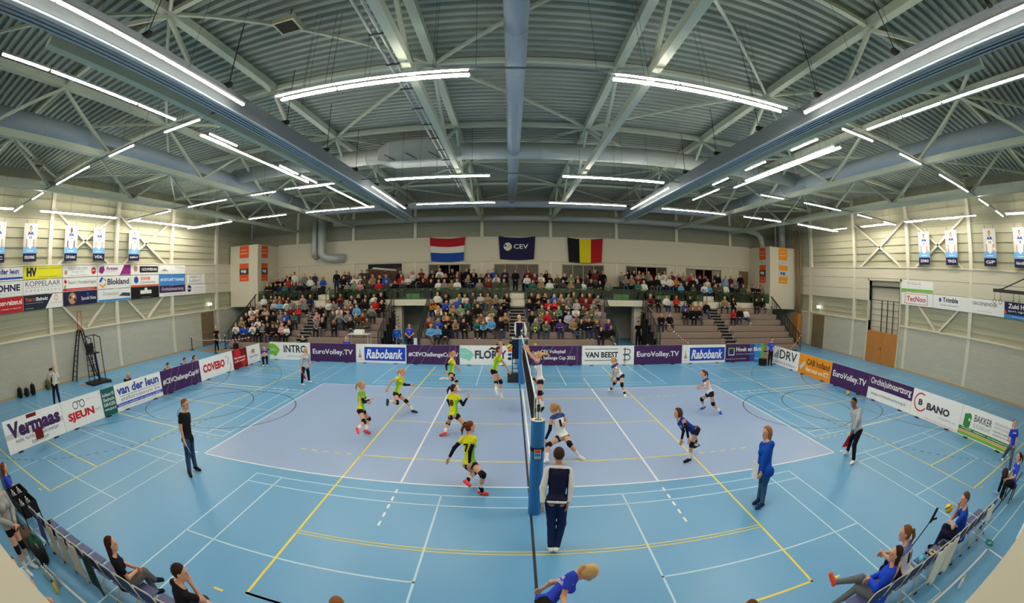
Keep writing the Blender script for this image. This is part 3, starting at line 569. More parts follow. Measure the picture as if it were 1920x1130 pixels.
ads = [(-6.9,-3.9,r1,'w','white wall advert with blue lettering and strip beside the yellow panel',T(('t','van der leun',.2,.5,.9,.9,'u',.04),('r',.05,.44,.95,.46,'k'),('t','elektrobouw bv',.3,.28,.9,.4,'e'),('r',0,.1,1,.25,'b'))),
 (-3.85,-.85,r1,'y','yellow wall advert with two large navy letters',T(('t','HV',.08,.2,.34,.92,'n',.06),('t','Hardinxveld Vlechtwerken',.38,.78,.97,.92,'d'),('t','J.H. Crasson  06-27 803 314',.38,.06,.97,.2,'d'))),
 (-.75,2.1,r1,'w','white wall advert with a red disc mark at its end',T(('t','TEUNISBLOEM',.15,.6,.7,.85,'e'),('t','PROJECTEN',.25,.32,.6,.5,'e'),('d',.08,.4,.2,'s'),('d',.9,.5,.32,'r'),('t','JUMBO',.85,.42,.95,.58,'w',.03),('r',.15,.14,.7,.17,'e'))),
 (2.2,5.2,r1,'w','white wall advert with magenta corner and magenta blob',T(('p',((.02,.35),(.05,.8),(.17,.9),(.2,.5),(.12,.15)),'m'),('t','Avezet',.24,.5,.6,.85,'m',.03),('t','en partners',.24,.28,.55,.42,'e'),('p',((.66,0),(1,0),(1,1),(.8,1)),'m'),('t','avezet.nl',.72,.06,.98,.14,'w'))),
 (5.25,8.1,r1,'w','white wall advert with a black box of white lettering',T(('d',.16,.6,.3,'s'),('r',.3,.2,.97,.85,'k'),('t','HOUWEN.NL',.38,.38,.94,.68,'w',.02))),
 (8.15,11.1,r1,'w','pale wall advert with small roof drawing',T(('p',((.05,.3),(.2,.6),(.35,.3)),'e'),('t','Kuilenburg',.05,.12,.35,.25,'e'),('t','Voltum',.6,.6,.95,.85,'e'),('r',.45,.3,.95,.32,'x'))),
 (-6.9,-3.9,r2,'w','white wall panel with large blue framed lettering',T(('r',.04,.2,.97,.92,'e'),('r',.045,.21,.965,.91,'w'),('t','KROHNE',.1,.34,.93,.8,'n',.04))),
 (-3.85,-.85,r2,'w','white wall advert with wide-spaced thin grey capitals under the yellow panel',T(('t','KOPPELAAR',.05,.55,.96,.92,'d'),('r',.05,.46,.96,.475,'d'),('t','n o t a r i s s e n',.05,.2,.96,.38,'e'))),
 (-.75,2.1,r2,'w','white wall advert with red strip and small red and green mark',T(('p',((.02,.7),(.06,.92),(.12,.7),(.08,.55)),'r'),('p',((.02,.3),(.06,.5),(.1,.45),(.05,.2)),'a'),('t','Baars | Verzekeringen',.16,.45,.97,.78,'d'),('r',0,.03,1,.22,'r'),('t','www.baarsverzekeringen.nl',.1,.07,.9,.17,'w'))),
 (2.2,5.2,r2,'w','white wall advert with hexagon mark in blue, green and orange',T(('p',((.03,.6),(.1,.95),(.16,.9),(.08,.5)),'b'),('p',((.12,.95),(.24,.7),(.24,.55),(.17,.8)),'g'),('p',((.03,.35),(.14,.08),(.24,.35),(.24,.48),(.14,.25),(.05,.45)),'o'),('t','Blokland',.28,.3,.95,.8,'d',.03))),
 (5.25,8.1,r2,'w','white wall advert with dark blue disc and orange-red strip',T(('d',.18,.6,.3,'u'),('t','SWB',.34,.55,.68,.85,'f',.03),('t','SCHOONMAKERS BENNO',.34,.3,.88,.42,'d'),('r',0,0,1,.14,'f'))),
 (8.15,11.1,r2,'c','bright blue wall advert with white capitals',T(('t',"SPORTCAFÉ 'T BANKJE",.04,.3,.96,.7,'w',.03),)),
 (11.4,13.6,r2,'w','small white wall advert in a thin dark frame',T(('r',.1,.06,.78,.94,'d'),('r',.115,.08,.765,.92,'w'),('t','WOON',.16,.55,.45,.84,'d',.01),('t','Mekka',.47,.6,.72,.8,'r'),('t','SLIEDRECHT',.16,.18,.72,.45,'d'))),
 (-6.9,-3.9,r3,'r','red wall advert with a white web address',T(('t','vanschoor-reizen.nl',.1,.5,.97,.85,'w',.03),('t','touringcar en dagtochten',.45,.2,.95,.32,'w'))),
 (-3.85,-.85,r3,'v','dark navy wall advert with a white slanted end',T(('t','Thuis in',.04,.6,.28,.85,'f',.02),('t','Sliedrecht',.31,.6,.62,.85,'w',.03),('r',.04,.45,.5,.48,'e'),('r',.04,.1,.25,.14,'e'),('p',((.55,0),(1,0),(1,1),(.75,1)),'w'),('a',.84,.7,.18,.05,45,405,'f'),('t','kloosterwijk',.7,.3,.98,.42,'e'))),
 (-.75,2.1,r3,'n','dark blue wall advert with a picture of a bowl of nuts',T(('d',.26,.5,.5,'h'),('d',.26,.52,.42,'s'),('d',.2,.6,.12,'h'),('d',.33,.4,.13,'q'),('d',.3,.66,.1,'w'),('d',.72,.78,.14,'b'),('t','Special Nuts',.52,.25,.96,.6,'w',.01))),
 (2.2,5.2,r3,'w','pale wall advert with a grey ship',T(('t','Drinkwaard',.15,.5,.6,.78,'e'),('p',((.62,.4),(.98,.3),(.98,.6),(.75,.65)),'d'),('r',0,.02,1,.18,'c'))),
 (5.25,8.1,r3,'k','black wall advert with a small white building shape',T(('r',.32,.4,.72,.72,'w'),('r',.47,.72,.57,.92,'w'),('t','restaurant de Griffioen',.28,.2,.78,.3,'h'),('r',.35,.08,.7,.11,'e'))),
 (8.15,11.1,r3,'w','wall advert with purple top and white bottom under the bright blue one',T(('r',0,.34,1,1,'p'),('t','Orchis|uitvaartzorg',.08,.45,.93,.85,'w'),('t','www.orchisuitvaartzorg.nl',.12,.08,.9,.24,'e'))),
 (11.2,13.7,r3,'w','pale wall advert with a round dark blue badge',T(('d',.16,.6,.34,'n'),('t','Blue',.08,.5,.24,.72,'w',.02),('r',.4,.65,.95,.68,'e'),('r',.45,.4,.85,.42,'x')))]
for y0, y1, r, bg, lab, d in ads: wallad(lab, XL, 1, y0, y1, r[0], r[1], bg, d)
wallad('white wall advert with bright green strip beside the tall gate', XR, -1, 1.5, 4.5, 4.95, 5.58, 'w', T(('t','KYSIQUE',.2,.6,.62,.92,'e'),('t','fysiotherapie',.2,.4,.62,.52,'x'),('r',0,.02,1,.24,'a')))
wallad('white wall advert with red framed lettering beside the tall gate', XR, -1, 1.5, 4.5, 4.1, 4.88, 'w', T(('r',.12,.12,.84,.9,'r'),('r',.135,.15,.825,.87,'w'),('t','TecNoo',.18,.3,.78,.72,'r',.02)))
wallad('white wall advert with dark blue lettering and small blue globe', XR, -1, -1.6, 1.45, 4.1, 4.88, 'w', T(('d',.2,.65,.15,'u'),('t','Trimble',.28,.5,.72,.85,'n',.03),('t','Transport & Logistics',.2,.22,.72,.36,'u')))
wallad('white wall advert with thin dark capitals behind the gym rings', XR, -1, -4.6, -1.6, 4.1, 4.88, 'w', T(('t','GROENENDIJK',.12,.5,.82,.8,'d',.01),('t','www.groenendijk.nl',.25,.15,.65,.24,'e')))
wallad('dark blue wall advert with light blue strip at the frame edge', XR, -1, -7.6, -4.62, 4.1, 4.88, 'n', T(('t','Zuid Holland',.1,.62,.9,.92,'w',.03),('t','sport, sign & print',.1,.36,.85,.54,'w'),('p',((0,.28),(0,.6),(.07,.28)),'f'),('r',0,0,1,.24,'c'),('t','www.zhsign.nl',.2,.07,.7,.17,'w')))
# player posters on the side walls
def poster(X, s, y, dark, num, lab, foot, ball=None, hair='k'):
    x = X+0.22*s; U = (0,1,0) if s > 0 else (0,-1,0); w = 1.02; ya = y-w/2 if s > 0 else y+w/2
    t = thing('player_poster', lab, 'poster', (x, y, 6.58), 'player posters on the side walls')
    q = MB(); q.box(min(x-0.02*s, x+0.01*s), max(x-0.02*s, x+0.01*s), y-w/2, y+w/2, 6.58, 8.52, kc('x')); pn = q.build('sheet', None, t)
    P = Panel((x+0.01*s, ya, 6.58), U, (0,0,1), (s,0,0)); sk = 'h' if dark else 's'
    P.rect(.2,.75,.29,1.2,sk); P.rect(.73,.75,.82,1.2,sk); P.poly([(.2,1.15),(.3,1.45),(.42,1.52),(.6,1.52),(.72,1.45),(.82,1.15),(.72,1.1),(.72,.75),(.3,.75),(.3,1.1)], 'w'); P.poly([(.26,1.28),(.34,1.48),(.42,1.52),(.51,1.42),(.6,1.52),(.7,1.48),(.76,1.28),(.66,1.38),(.51,1.36),(.36,1.38)], 'u')
    P.rect(.46,1.46,.56,1.6,sk); P.disc(.51,1.68,.1,hair,.14); P.disc(.51,1.66,.085,sk,.12); P.text(num,.42,1.15,.62,1.3,'k',.02)
    if ball: P.disc(ball[0],ball[1],.12,'w'); P.arc(ball[0],ball[1],.1,.02,0,300,'r')
    P.rect(0,.42,w,.75,'l'); P.rect(0,0,w,.42,'n'); P.disc(.51,.76,.11,'w'); P.text(foot,.14,.14,.88,.3,'w',.02); P.rect(.25,.52,.78,.56,'w'); P.build('print', pn)
    q = MB()
    for e in (y-.35, y+.35): q.box(min(x-.01*s, x), max(x-.01*s, x), e-.012, e+.012, 8.52, 8.72)
    q.build('hook', M_rail, t)
poster(XL,1,-5.9,False,'4','white and blue player poster at the frame edge over the adverts wall','BC'); poster(XL,1,-3.5,False,'10','player poster of a man with arms folded low over the yellow advert','KROHNE')
poster(XL,1,-.28,True,'11','player poster of a dark-skinned man beside the wall brace','CAB holland',(.12,1.4)); poster(XL,1,2.1,False,'13','player poster of a man between two balls, adverts wall','VDL',(.12,1.5)); poster(XL,1,5.35,False,'14','last player poster on the adverts wall, man with ball','jeugdbond',(.8,1.0))
poster(XR,-1,2.15,False,'7','player poster with white mark on blue by the gate','ZORG'); poster(XR,-1,-.3,False,'11','player poster of short-haired woman with ball at her side','TENZA',(.12,1.0),'h'); poster(XR,-1,-3.55,False,'10','player poster of a woman with a ball at her hip, gate wall','GP',(.85,.9)); poster(XR,-1,-6.0,False,'9','player poster with two balls at the frame edge on the gate wall','Hoek en Blok',(.12,1.5))
# orange and yellow banners
def banner(lab, O, U, N, c1, c2):
    t = thing('wall_banner', lab, 'banner', O, 'tall banners on the corner boxes'); P = Panel(O, U, (0,0,1), N); P.z = 0.02; w, h = 1.02, 2.98
    q = MB(); A = Vector(O); u = Vector(U); n = Vector(N); q.bar(A+n*.012+Vector((0,0,h/2)), A+u*w+n*.012+Vector((0,0,h/2)), .012, h, kc(c1)); q.build('sheet', None, t)
    P.rect(0,1.5,w,1.95,'x'); P.rect(0,.55,w,1.08,'d' if c1 == 'f' else 'x'); P.rect(0,0,w,.55,c2); P.disc(.3,.85,.12,'w' if c1 == 'f' else 'u'); P.disc(.6,.82,.14,'w' if c1 == 'f' else 'u'); P.text('sport', .2,2.55,.8,2.68,'w'); P.text('Sliedrecht',.15,2.3,.85,2.42,'w'); P.text('info',.3,1.68,.7,1.78,'e'); P.text('sportzo.nl',.2,.15,.8,.25,'w'); P.build('print', t)
banner('orange banner on the front of the corner box by the adverts wall', (-23.1,17.3,4.95), (1,0,0), (0,-1,0), 'f', 'f'); banner('orange banner on the inner side of the corner box by the adverts wall', (-21.1,17.9,4.92), (0,1,0), (1,0,0), 'f', 'f')
banner('yellow banner on the front of the corner box by the gate wall', (22.15,17.3,4.95), (1,0,0), (0,-1,0), 'o', 'o'); banner('orange banner on the inner side of the corner box by the gate wall', (21.15,19.0,4.92), (0,-1,0), (-1,0,0), 'f', 'f')
# flags
def flag(lab, x0, x1, z0, z1, draw, bg):
    y = 20.66; t = thing('wall_flag', lab, 'flag', ((x0+x1)/2, y, z0), 'flags on the far wall'); nx, nz = 24, 14; q = MB(); cols = draw
    def pt(i, j):
        u, v = i/nx, j/nz; sag = 0.12*math.sin(math.pi*u); return (x0+(x1-x0)*u+(0.12*(u-.5)*-2*(1-v)), y-0.02-0.03*math.sin(u*14+v*2), z0+(z1-z0)*v-sag*(1 if v > .5 else .6))
    for i in range(nx):
        for j in range(nz): q.face([pt(i, j), pt(i+1, j), pt(i+1, j+1), pt(i, j+1)], cols((i+.5)/nx, (j+.5)/nz))
    q.build('cloth', None, t, True); return t
FR, FW, FB = mat('flag_red', (176, 26, 40), 0.8), mat('flag_white', (225, 222, 210), 0.8), mat('flag_blue', (28, 70, 160), 0.8)
flag('red, white and blue Dutch flag on the far wall', -6.9, -4.05, 6.14, 8.03, lambda u, v: FR if v > .67 else FW if v > .34 else FB, 0)
FN = mat('flag_navy', (28, 28, 66), 0.8); t = flag('navy flag with round ball mark in the middle of the far wall', -1.4, 1.5, 6.25, 8.07, lambda u, v: FN, 0)
P = Panel((-1.4, 20.58, 6.25), (1,0,0), (0,0,1), (0,-1,0)); P.disc(.72,.98,.32,'w'); P.poly([(.72,.98),(1.04,.98),(.95,.75),(.8,.66)], 'y'); P.poly([(.72,.98),(.5,1.2),(.42,1.0)], 'b'); P.line(.5,.75,1.0,1.2,.03,'n'); P.arc(.72,.98,.2,.03,0,200,'n'); P.text('CEV', 1.18,.82,2.32,1.18,'w',.008); P.build('emblem', t)
FK, FY, FR2 = mat('flag_black', (20, 20, 22), 0.8), mat('flag_yellow', (222, 205, 30), 0.8), mat('flag_red2', (170, 20, 30), 0.8)
flag('black, yellow and red Belgian flag on the far wall', 4.05, 6.95, 6.08, 8.02, lambda u, v: FK if u < .34 else FY if u < .67 else FR2, 0)
# crowd picture on the far wall
t = thing('crowd_picture', 'dark printed crowd picture laced in a frame on the far wall', 'picture', (-10.7, 20.8, 4.4)); q = MB(); q.box(-12.2, -9.28, 20.84, 20.88, 4.4, 6.0, kc('h')); q.build('print_sheet', None, t)
P = Panel((-12.2, 20.84, 4.4), (1,0,0), (0,0,1), (0,-1,0)); P.rect(0,1.25,2.92,1.6,'k'); P.poly([(.3,1.2),(2.4,1.0),(2.5,1.1),(.5,1.35)],'x'); rr = random.Random(3)
for i in range(170): P.disc(rr.uniform(.05,2.87), rr.uniform(.05,1.0), .035, rr.choice('qhkspuerd'), n=6)
P.build('print', t); q = MB()
for k in range(24): q.box(-12.25+k*.127, -12.2+k*.127, 20.8, 20.84, 6.0, 6.06)
for k in range(12): q.box(-12.29, -12.22, 20.8, 20.84, 4.45+k*.13, 4.5+k*.13); q.box(-9.26, -9.19, 20.8, 20.84, 4.45+k*.13, 4.5+k*.13)
q.build('lacing', M_bw, t)

# ------------------------------------------------------------------ grandstands
def ry(k): return 12.7+0.66*k
def rz(k): return 0.385*k+0.08
def stand(lab, x0, x1, s0, s1):
    t = thing('grandstand', lab, 'grandstand', ((x0+x1)/2, ry(0), 0), 'telescopic grandstand blocks')
    for k in range(7):
        for a, c in ((x0, s0), (s1, x1)):
            q = MB(); q.box(a, c, ry(k), ry(k)+0.36, rz(k)+0.0, rz(k)+0.4); q.build('bench', M_tan, t, bevel=0.01)
            q = MB(); q.box(a, c, ry(k)+0.05, ry(k)+0.7, rz(k)-0.08, rz(k)+0.0); q.box(a, c, ry(k)+0.36, ry(k)+0.72, rz(k+1)-0.12, rz(k+1)-0.08); q.build('platform', M_dark, t)
    for k in range(7):
        for i, (yy, zz) in enumerate(((ry(k)-0.12, rz(k)+0.1), (ry(k)+0.2, rz(k)+0.29))):
            q = MB(); q.box(s0, s1, yy, yy+0.46, zz-0.2, zz, M_dark); q.box(s0+0.02, s1-0.02, yy-0.03, yy+0.03, zz, zz+0.03, M_nose)
            if i == 0: q.box(s0+0.02, s0+0.05, yy-0.02, yy+0.02, zz-0.17, zz, M_nose); q.box(s1-0.05, s1-0.02, yy-0.02, yy+0.02, zz-0.17, zz, M_nose)
            q.build('step', None, t)
    q = MB(); q.box(s0, s1, ry(6)+0.55, 17.3, 0.3, rz(7)-0.2); q.build('stair_back', M_dark, t)
    for e, sg in ((x0, -1), (x1, 1)):
        q = MB(); xe = e+0.05*sg
        for k in range(7): q.box(xe-0.02, xe+0.02, ry(k)+0.1, ry(k)+0.14, 0, rz(k)+1.35)
        q.bar((xe, ry(0), rz(0)+1.15), (xe, ry(7)-0.3, rz(7)+1.0), 0.04); q.bar((xe, ry(0), rz(0)+0.35), (xe, ry(7)-0.3, rz(7)+0.2), 0.03)
        for k in range(28): yy = ry(0)+0.15*k; q.box(xe-0.008, xe+0.008, yy, yy+0.016, rz(0)+0.35+0.582*0.15*k, rz(0)+1.15+0.582*0.15*k)
        q.build('railing', M_rail, t)
        for k in range(2, 7): 
            q = MB(); q.box(e-0.02, e+0.02, ry(k)+0.1, ry(k)+0.65, 0.25, rz(k)-0.2); q.build('side_panel', M_dark, t)
    q = MB()
    for k in range(1, 7):
        for f in (0.3, 0.72): q.box(x0+0.1, x1-0.1, ry(k)+0.1, ry(k)+0.14, 0, rz(k)-0.1) if f < .5 else None
    q.build('understructure', M_dark, t)
    return t
stand('taupe bench grandstand block beside the adverts wall, packed with people', -21.05, -8.9, -15.3, -14.3)
stand('taupe bench grandstand block in the middle, behind the net', -6.2, 6.2, -0.55, 0.5)
stand('mostly empty taupe bench grandstand block beside the gate wall', 9.2, 21.05, 14.5, 15.5)
# gallery
b = MB(); b.box(-21.1, 21.15, 17.3, YF, 2.8, 3.22, M_crblock); b.box(-21.1, 21.15, 18.35, YF, 3.22, 3.64, M_crblock)
b.box(-21.1, -9.15, 17.25, 17.32, 2.82, 3.22, M_crblock)
struct('floor_gallery', b)
for x0, x1 in ((-9.15, -6.25), (6.25, 9.2)):
    b = MB(); b.box(x0, x1, 16.9, 17.3, 2.8, 3.23); struct('beam_tunnel_canopy', b, M_crblock)
for x in (-8.75, 9.0):
    b = MB(); b.box(x-0.32, x+0.32, 17.4, 18.1, 0, 2.8); struct('pillar_tunnel', b, M_cream)
    P = Panel((x-0.15, 17.4, .6), (1,0,0), (0,0,1), (0,-1,0))
    t = thing('pillar_lettering', 'small dark lettering running down the tunnel pillar %s' % ('by the packed block' if x < 0 else 'by the steward'), 'lettering', (x, 17.4, .6))
    for k in range(5): P.poly([(.05,.25+k*.26),(.3,.35+k*.26),(.3,.4+k*.26),(.05,.3+k*.26)], 'd'); P.disc(.22,.22+k*.26,.03,'d')
    P.build('print', t)
b = MB(); b.box(-21, 21, 20.5, 20.6, 0, 2.8); struct('wall_tunnel_back', b, M_blockx)
for i, (x0, x1) in enumerate(((-21.05, -15.35), (-14.25, -9.15), (-9.15, -6.25), (-6.2, -.6), (.55, 6.2), (6.25, 9.2), (9.25, 14.4), (15.6, 21.1))):
    t = thing('glass_balustrade', 'green glass balustrade, %s section from the adverts wall' % ORD[i], 'balustrade', ((x0+x1)/2, 17.32, 3.22), 'glass balustrade sections')
    n = max(2, round((x1-x0)/1.3))
    for k in range(n): a = x0+(x1-x0)*k/n; q = MB(); q.box(a+.01, a+(x1-x0)/n-.01, 17.34, 17.352, 3.12, 4.05); q.build('pane', M_glass, t)
    q = MB()
    for k in range(n+1): a = x0+(x1-x0)*k/n; q.box(a-.015, a+.015, 17.35, 17.38, 3.1, 3.9)
    q.build('clamp_post', M_rail, t)
for i, (x, y) in enumerate(((-14.8, 17.35), (0, 17.35), (15.0, 17.35))):
    t = thing('stair_block', 'cream step block at the top of the %s staircase' % ('first', 'middle', 'last')[i], 'step block', (x, y, 3.2)); q = MB(); q.box(x-.52, x+.52, 16.9, 18.0, 2.75, 3.22); q.box(x-.52, x+.52, 17.5, 18.3, 3.22, 3.64); q.build('block', M_crblock, t, bevel=.01)
    for e in (-.58, .58): q = MB(); q.bar((x+e, 17.3, 3.0), (x+e, 17.3, 4.2), .04); q.bar((x+e, 16.6, 2.7), (x+e, 16.6, 3.8), .04); q.bar((x+e, 17.3, 4.2), (x+e, 16.6, 3.8), .04); q.build('railing', M_rail, t)
for x in (-7.6, 7.8, 11.2):
    q = MB(); q.box(x-.6, x+.6, 17.9, 18.3, 3.22, 3.62); tag(q.build('cream_bench_block', M_crblock, bevel=.01), 'cream block behind the green glass %s' % {-7.6: 'above the tunnel near the packed block', 7.8: 'above the tunnel near the steward', 11.2: 'over the mostly empty block'}[x], 'step block')
for nm, y, z, lab in (('gallery_bench', 18.2, 3.76, 'front'), ('gallery_bench', 19.05, 4.16, 'rear')):
    t = thing(nm, 'long dark gallery bench, %s row, hidden behind seated people' % lab, 'bench', (0, y, z))
    for x0, x1 in ((-20.9, -15.4), (-14.2, -.7), (.7, 14.3), (15.7, 20.9)):
        q = MB(); q.box(x0, x1, y-.15, y+.25, z-.05, z); q.box(x0, x1, y+.0, y+.04, 3.3, z-.05); q.build('seat_board', M_dark, t)
# side hand rails going down beside the corner boxes
for s, lab in ((-1, 'adverts'), (1, 'gate')):
    x = 21.25*s if s > 0 else -21.2; t = thing('stair_railing', 'dark railing running down beside the corner box on the %s side' % lab, 'railing', (x, 13, 0)); q = MB()
    q.bar((x, 12.6, 1.1), (x, 17.2, 3.85), .045); q.bar((x, 12.6, .3), (x, 17.2, 3.0), .03)
    for k in range(12): yy = 12.6+k*.4; q.bar((x, yy, max(0, .3+.59*(yy-12.6)-.3)), (x, yy, 1.1+.598*(yy-12.6)), .025)
    q.build('rails', M_rail, t)
# wooden gate
b = MB()
r = tag(bpy.data.objects.new('door_9', None), kind='structure'); COL.objects.link(r); r['org'] = (0.0,0.0,0.0)
for a, c in ((4.62, 6.22), (6.24, 7.84)): q = MB(); q.box(24.36, 24.44, a, c, 0.02, 2.12); q.build('gate_leaf', M_wood, r)
q = MB(); q.box(24.34, 24.36, 6.3, 6.34, .9, 1.1); q.build('door_handle', M_dark, r)
q = MB(); q.box(24.3, 24.75, 4.5, 4.6, 0, 5.65); q.box(24.3, 24.75, 7.85, 7.95, 0, 5.65); q.box(24.3, 24.75, 4.5, 7.95, 5.5, 5.65); q.build('door_frame', M_cream, r)
t = thing('goal_frame', 'dark steel wall frame with netting bars above the wooden gate', 'frame', (24.5, 6.2, 2.1)); q = MB()
for y in (4.75, 5.35, 5.95, 6.55, 7.7): q.bar((24.5, y, 2.1), (24.5, y, 4.2 if 5 < y < 7 else 5.1), .06)
q.bar((24.5, 4.75, 4.2), (24.5, 7.7, 4.2), .04); q.bar((24.5, 4.75, 5.1), (24.5, 7.7, 5.1), .1)
for k in range(5): q.bar((24.55, 4.75, 2.4+k*.4), (24.55, 7.7, 2.4+k*.4), .02)
q.build('bars', M_rail, t)
# folded climbing rope / orange column in the far gate-side corner
t = thing('gathered_curtain', 'gathered brown net curtain hanging in the far corner by the gate wall', 'curtain', (24.0, 16.6, 0)); q = MB(); 
for k in range(7): q.tube([(23.95+.1*math.sin(k*2), 16.3+k*.12, 9.5), (24.0+.08*math.cos(k), 16.3+k*.12, 5), (23.98, 16.35+k*.1, 2.6)], .06, 6)
q.build('netting', mat('net_brown', (150, 130, 98), 0.9), t, True); q = MB(); q.box(23.75, 24.2, 16.25, 17.1, 0, 2.5); q.build('wooden_box', M_wood, t)
# exit signs
for x, y, z, s, lab in ((XL+.06, 14.2, 3.25, 1, 'lit exit sign above the brown door in the adverts wall'), (XR-.06, 14.0, 3.25, -1, 'lit exit sign above the brown door in the gate wall')):
    t = thing('exit_sign', lab, 'exit sign', (x, y, z)); q = MB(); q.box(x-.03, x+.03, y-.22, y+.22, z-.1, z+.1); q.build('sign_face', mat('exit_lit', (225, 240, 230), .5, emit=1.6), t); q = MB(); q.box(x-.01, x+.01, y-.01, y+.01, z-.45, z-.1); q.build('stem', M_rail, t)
# basketball frame and gym rings on the gate wall
t = thing('folding_hoop_frame', 'folding basketball arm with boards high on the gate wall', 'basketball frame', (23, -5.5, 5.5)); q = MB()
q.bar((23.0, -4.2, 5.35), (23.0, -8, 5.35), .14, .16); q.bar((23.0, -4.9, 5.45), (23.6, -7.5, 6.4), .06); q.bar((24.3, -4.5, 5.5), (23.0, -4.5, 5.4), .06); q.bar((24.3, -7.5, 5.5), (23.0, -7.5, 5.4), .06); q.build('arm', M_rail, t)
t = thing('gym_rings', 'gym rings hanging on straps from the beam on the gate wall', 'gym rings', (23, -5, 5))
for y in (-4.3, -4.75, -5.75, -6.2):
    q = MB(); q.bar((23, y, 5.3), (23, y, 4.95), .02); q.build('strap', M_rail, t); q = MB(); q.tube([(23, y+.11*math.cos(a*.524), 4.84+.11*math.sin(a*.524)) for a in range(13)], .014, 6); q.build('ring', M_dark, t)

# ------------------------------------------------------------------ bodies: blended volumes turned into one continuous skin
A3 = lambda v: np.array(v, dtype=np.float64)
def nz(v): v = A3(v); return v/(np.linalg.norm(v)+1e-9)
class Cone:
    def __init__(s, a, b, ra, rb, flat=None, clip=None, g=0): s.a, s.b, s.ra, s.rb, s.flat, s.clip, s.g = A3(a), A3(b), ra, rb, flat, clip or [], g
    def bbox(s): r = max(s.ra, s.rb); return np.minimum(s.a, s.b)-r, np.maximum(s.a, s.b)+r
    def d(s, X, Y, Z):
        a, ab = s.a, s.b-s.a; px, py, pz = X-a[0], Y-a[1], Z-a[2]; q = 1.0
        if s.flat is not None:
            ax, q = s.flat; c = (px*ax[0]+py*ax[1]+pz*ax[2])*(1/q-1); px = px+c*ax[0]; py = py+c*ax[1]; pz = pz+c*ax[2]; ab = ab+ax*(ab@ax)*(1/q-1)
        L = ab@ab+1e-12; t = np.clip((px*ab[0]+py*ab[1]+pz*ab[2])/L, 0, 1)
        d = np.sqrt((px-ab[0]*t)**2+(py-ab[1]*t)**2+(pz-ab[2]*t)**2)-(s.ra+(s.rb-s.ra)*t)
        if q < 1: d = d*(q+(1-q)*0.3)
        for p, n in s.clip: d = np.maximum(d, (X-p[0])*n[0]+(Y-p[1])*n[1]+(Z-p[2])*n[2])
        return d
class Ell:
    def __init__(s, c, r, ax, clip=None, g=0): s.c, s.r, s.ax, s.clip, s.g = A3(c), A3(r), [A3(a) for a in ax], clip or [], g
    def bbox(s): r = max(s.r); return s.c-r, s.c+r
    def d(s, X, Y, Z):
        px, py, pz = X-s.c[0], Y-s.c[1], Z-s.c[2]; k0 = 0; k1 = 0
        for a, r in zip(s.ax, s.r): u = (px*a[0]+py*a[1]+pz*a[2])/r; k0 = k0+u*u; k1 = k1+(u/r)**2
        k0 = np.sqrt(k0)+1e-9; d = k0*(k0-1)/(np.sqrt(k1)+1e-9)
        for p, n in s.clip: d = np.maximum(d, (X-p[0])*n[0]+(Y-p[1])*n[1]+(Z-p[2])*n[2])
        return d
def mesh_field(prims, h, k=0.03, groups=False):
    lo = np.min([p.bbox()[0] for p in prims], axis=0)-3*h; hi = np.max([p.bbox()[1] for p in prims], axis=0)+3*h
    n = np.ceil((hi-lo)/h).astype(int)+1; F = np.full(n, 0.5, dtype=np.float32); G = np.zeros(n, dtype=np.int8) if groups else None; R = np.full(n, 9.0, dtype=np.float32) if groups else None
    g = [lo[i]+np.arange(n[i])*h for i in range(3)]
    for p in prims:
        a, b = p.bbox(); i0 = np.maximum(((a-k-2*h-lo)/h).astype(int), 0); i1 = np.minimum(((b+k+2*h-lo)/h).astype(int)+2, n); s = tuple(slice(x, y) for x, y in zip(i0, i1))
        d = p.d(g[0][s[0], None, None], g[1][None, s[1], None], g[2][None, None, s[2]]).astype(np.float32); f = F[s]
        e = np.maximum(k-np.abs(f-d), 0)/k
        if groups: m = d < R[s]; G[s][m] = p.g; R[s][m] = d[m]
        F[s] = np.minimum(f, d)-e*e*k*0.25
    Sg = F < 0; c = np.zeros(n-1, dtype=np.int8)
    C8 = [(i, j, l) for i in (0, 1) for j in (0, 1) for l in (0, 1)]
    for i, j, l in C8: c += Sg[i:n[0]-1+i, j:n[1]-1+j, l:n[2]-1+l]
    idx = np.argwhere((c > 0) & (c < 8)); cid = np.full(n-1, -1, dtype=np.int32); cid[tuple(idx.T)] = np.arange(len(idx))
    val = np.stack([F[idx[:, 0]+i, idx[:, 1]+j, idx[:, 2]+l] for i, j, l in C8], 1); acc = np.zeros((len(idx), 3)); cnt = np.zeros(len(idx))
    for x in range(8):
        for y in range(x+1, 8):
            dv = A3(C8[y])-A3(C8[x])
            if abs(dv).sum() != 1: continue
            v0, v1 = val[:, x], val[:, y]; m = (v0 < 0) != (v1 < 0); t = v0[m]/(v0[m]-v1[m]); acc[m] += A3(C8[x])+dv*t[:, None]; cnt[m] += 1
    V = (idx+acc/cnt[:, None])*h+lo; Q = []
    for ax in range(3):
        u, w = (ax+1) % 3, (ax+2) % 3; s0 = [slice(1, -1)]*3; s1 = [slice(1, -1)]*3; s0[ax] = slice(0, -1); s1[ax] = slice(1, None)
        a, b = Sg[tuple(s0)], Sg[tuple(s1)]; e = np.argwhere(a != b); ins = a[tuple(e.T)]; off = np.ones(3, int); off[ax] = 0; e = e+off
        def cc(du, dw): q = e.copy(); q[:, u] += du; q[:, w] += dw; return cid[tuple(q.T)]
        f = np.stack([cc(-1, -1), cc(0, -1), cc(0, 0), cc(-1, 0)], 1); f[~ins] = f[~ins][:, ::-1]; Q.append(f)
    Q = np.concatenate(Q); Q = Q[(Q >= 0).all(1)]
    mi = None
    if groups: ci = np.clip(np.round((V[Q].mean(1)-lo)/h).astype(int), 0, n-1); mi = G[tuple(ci.T)]
    return V, Q, mi
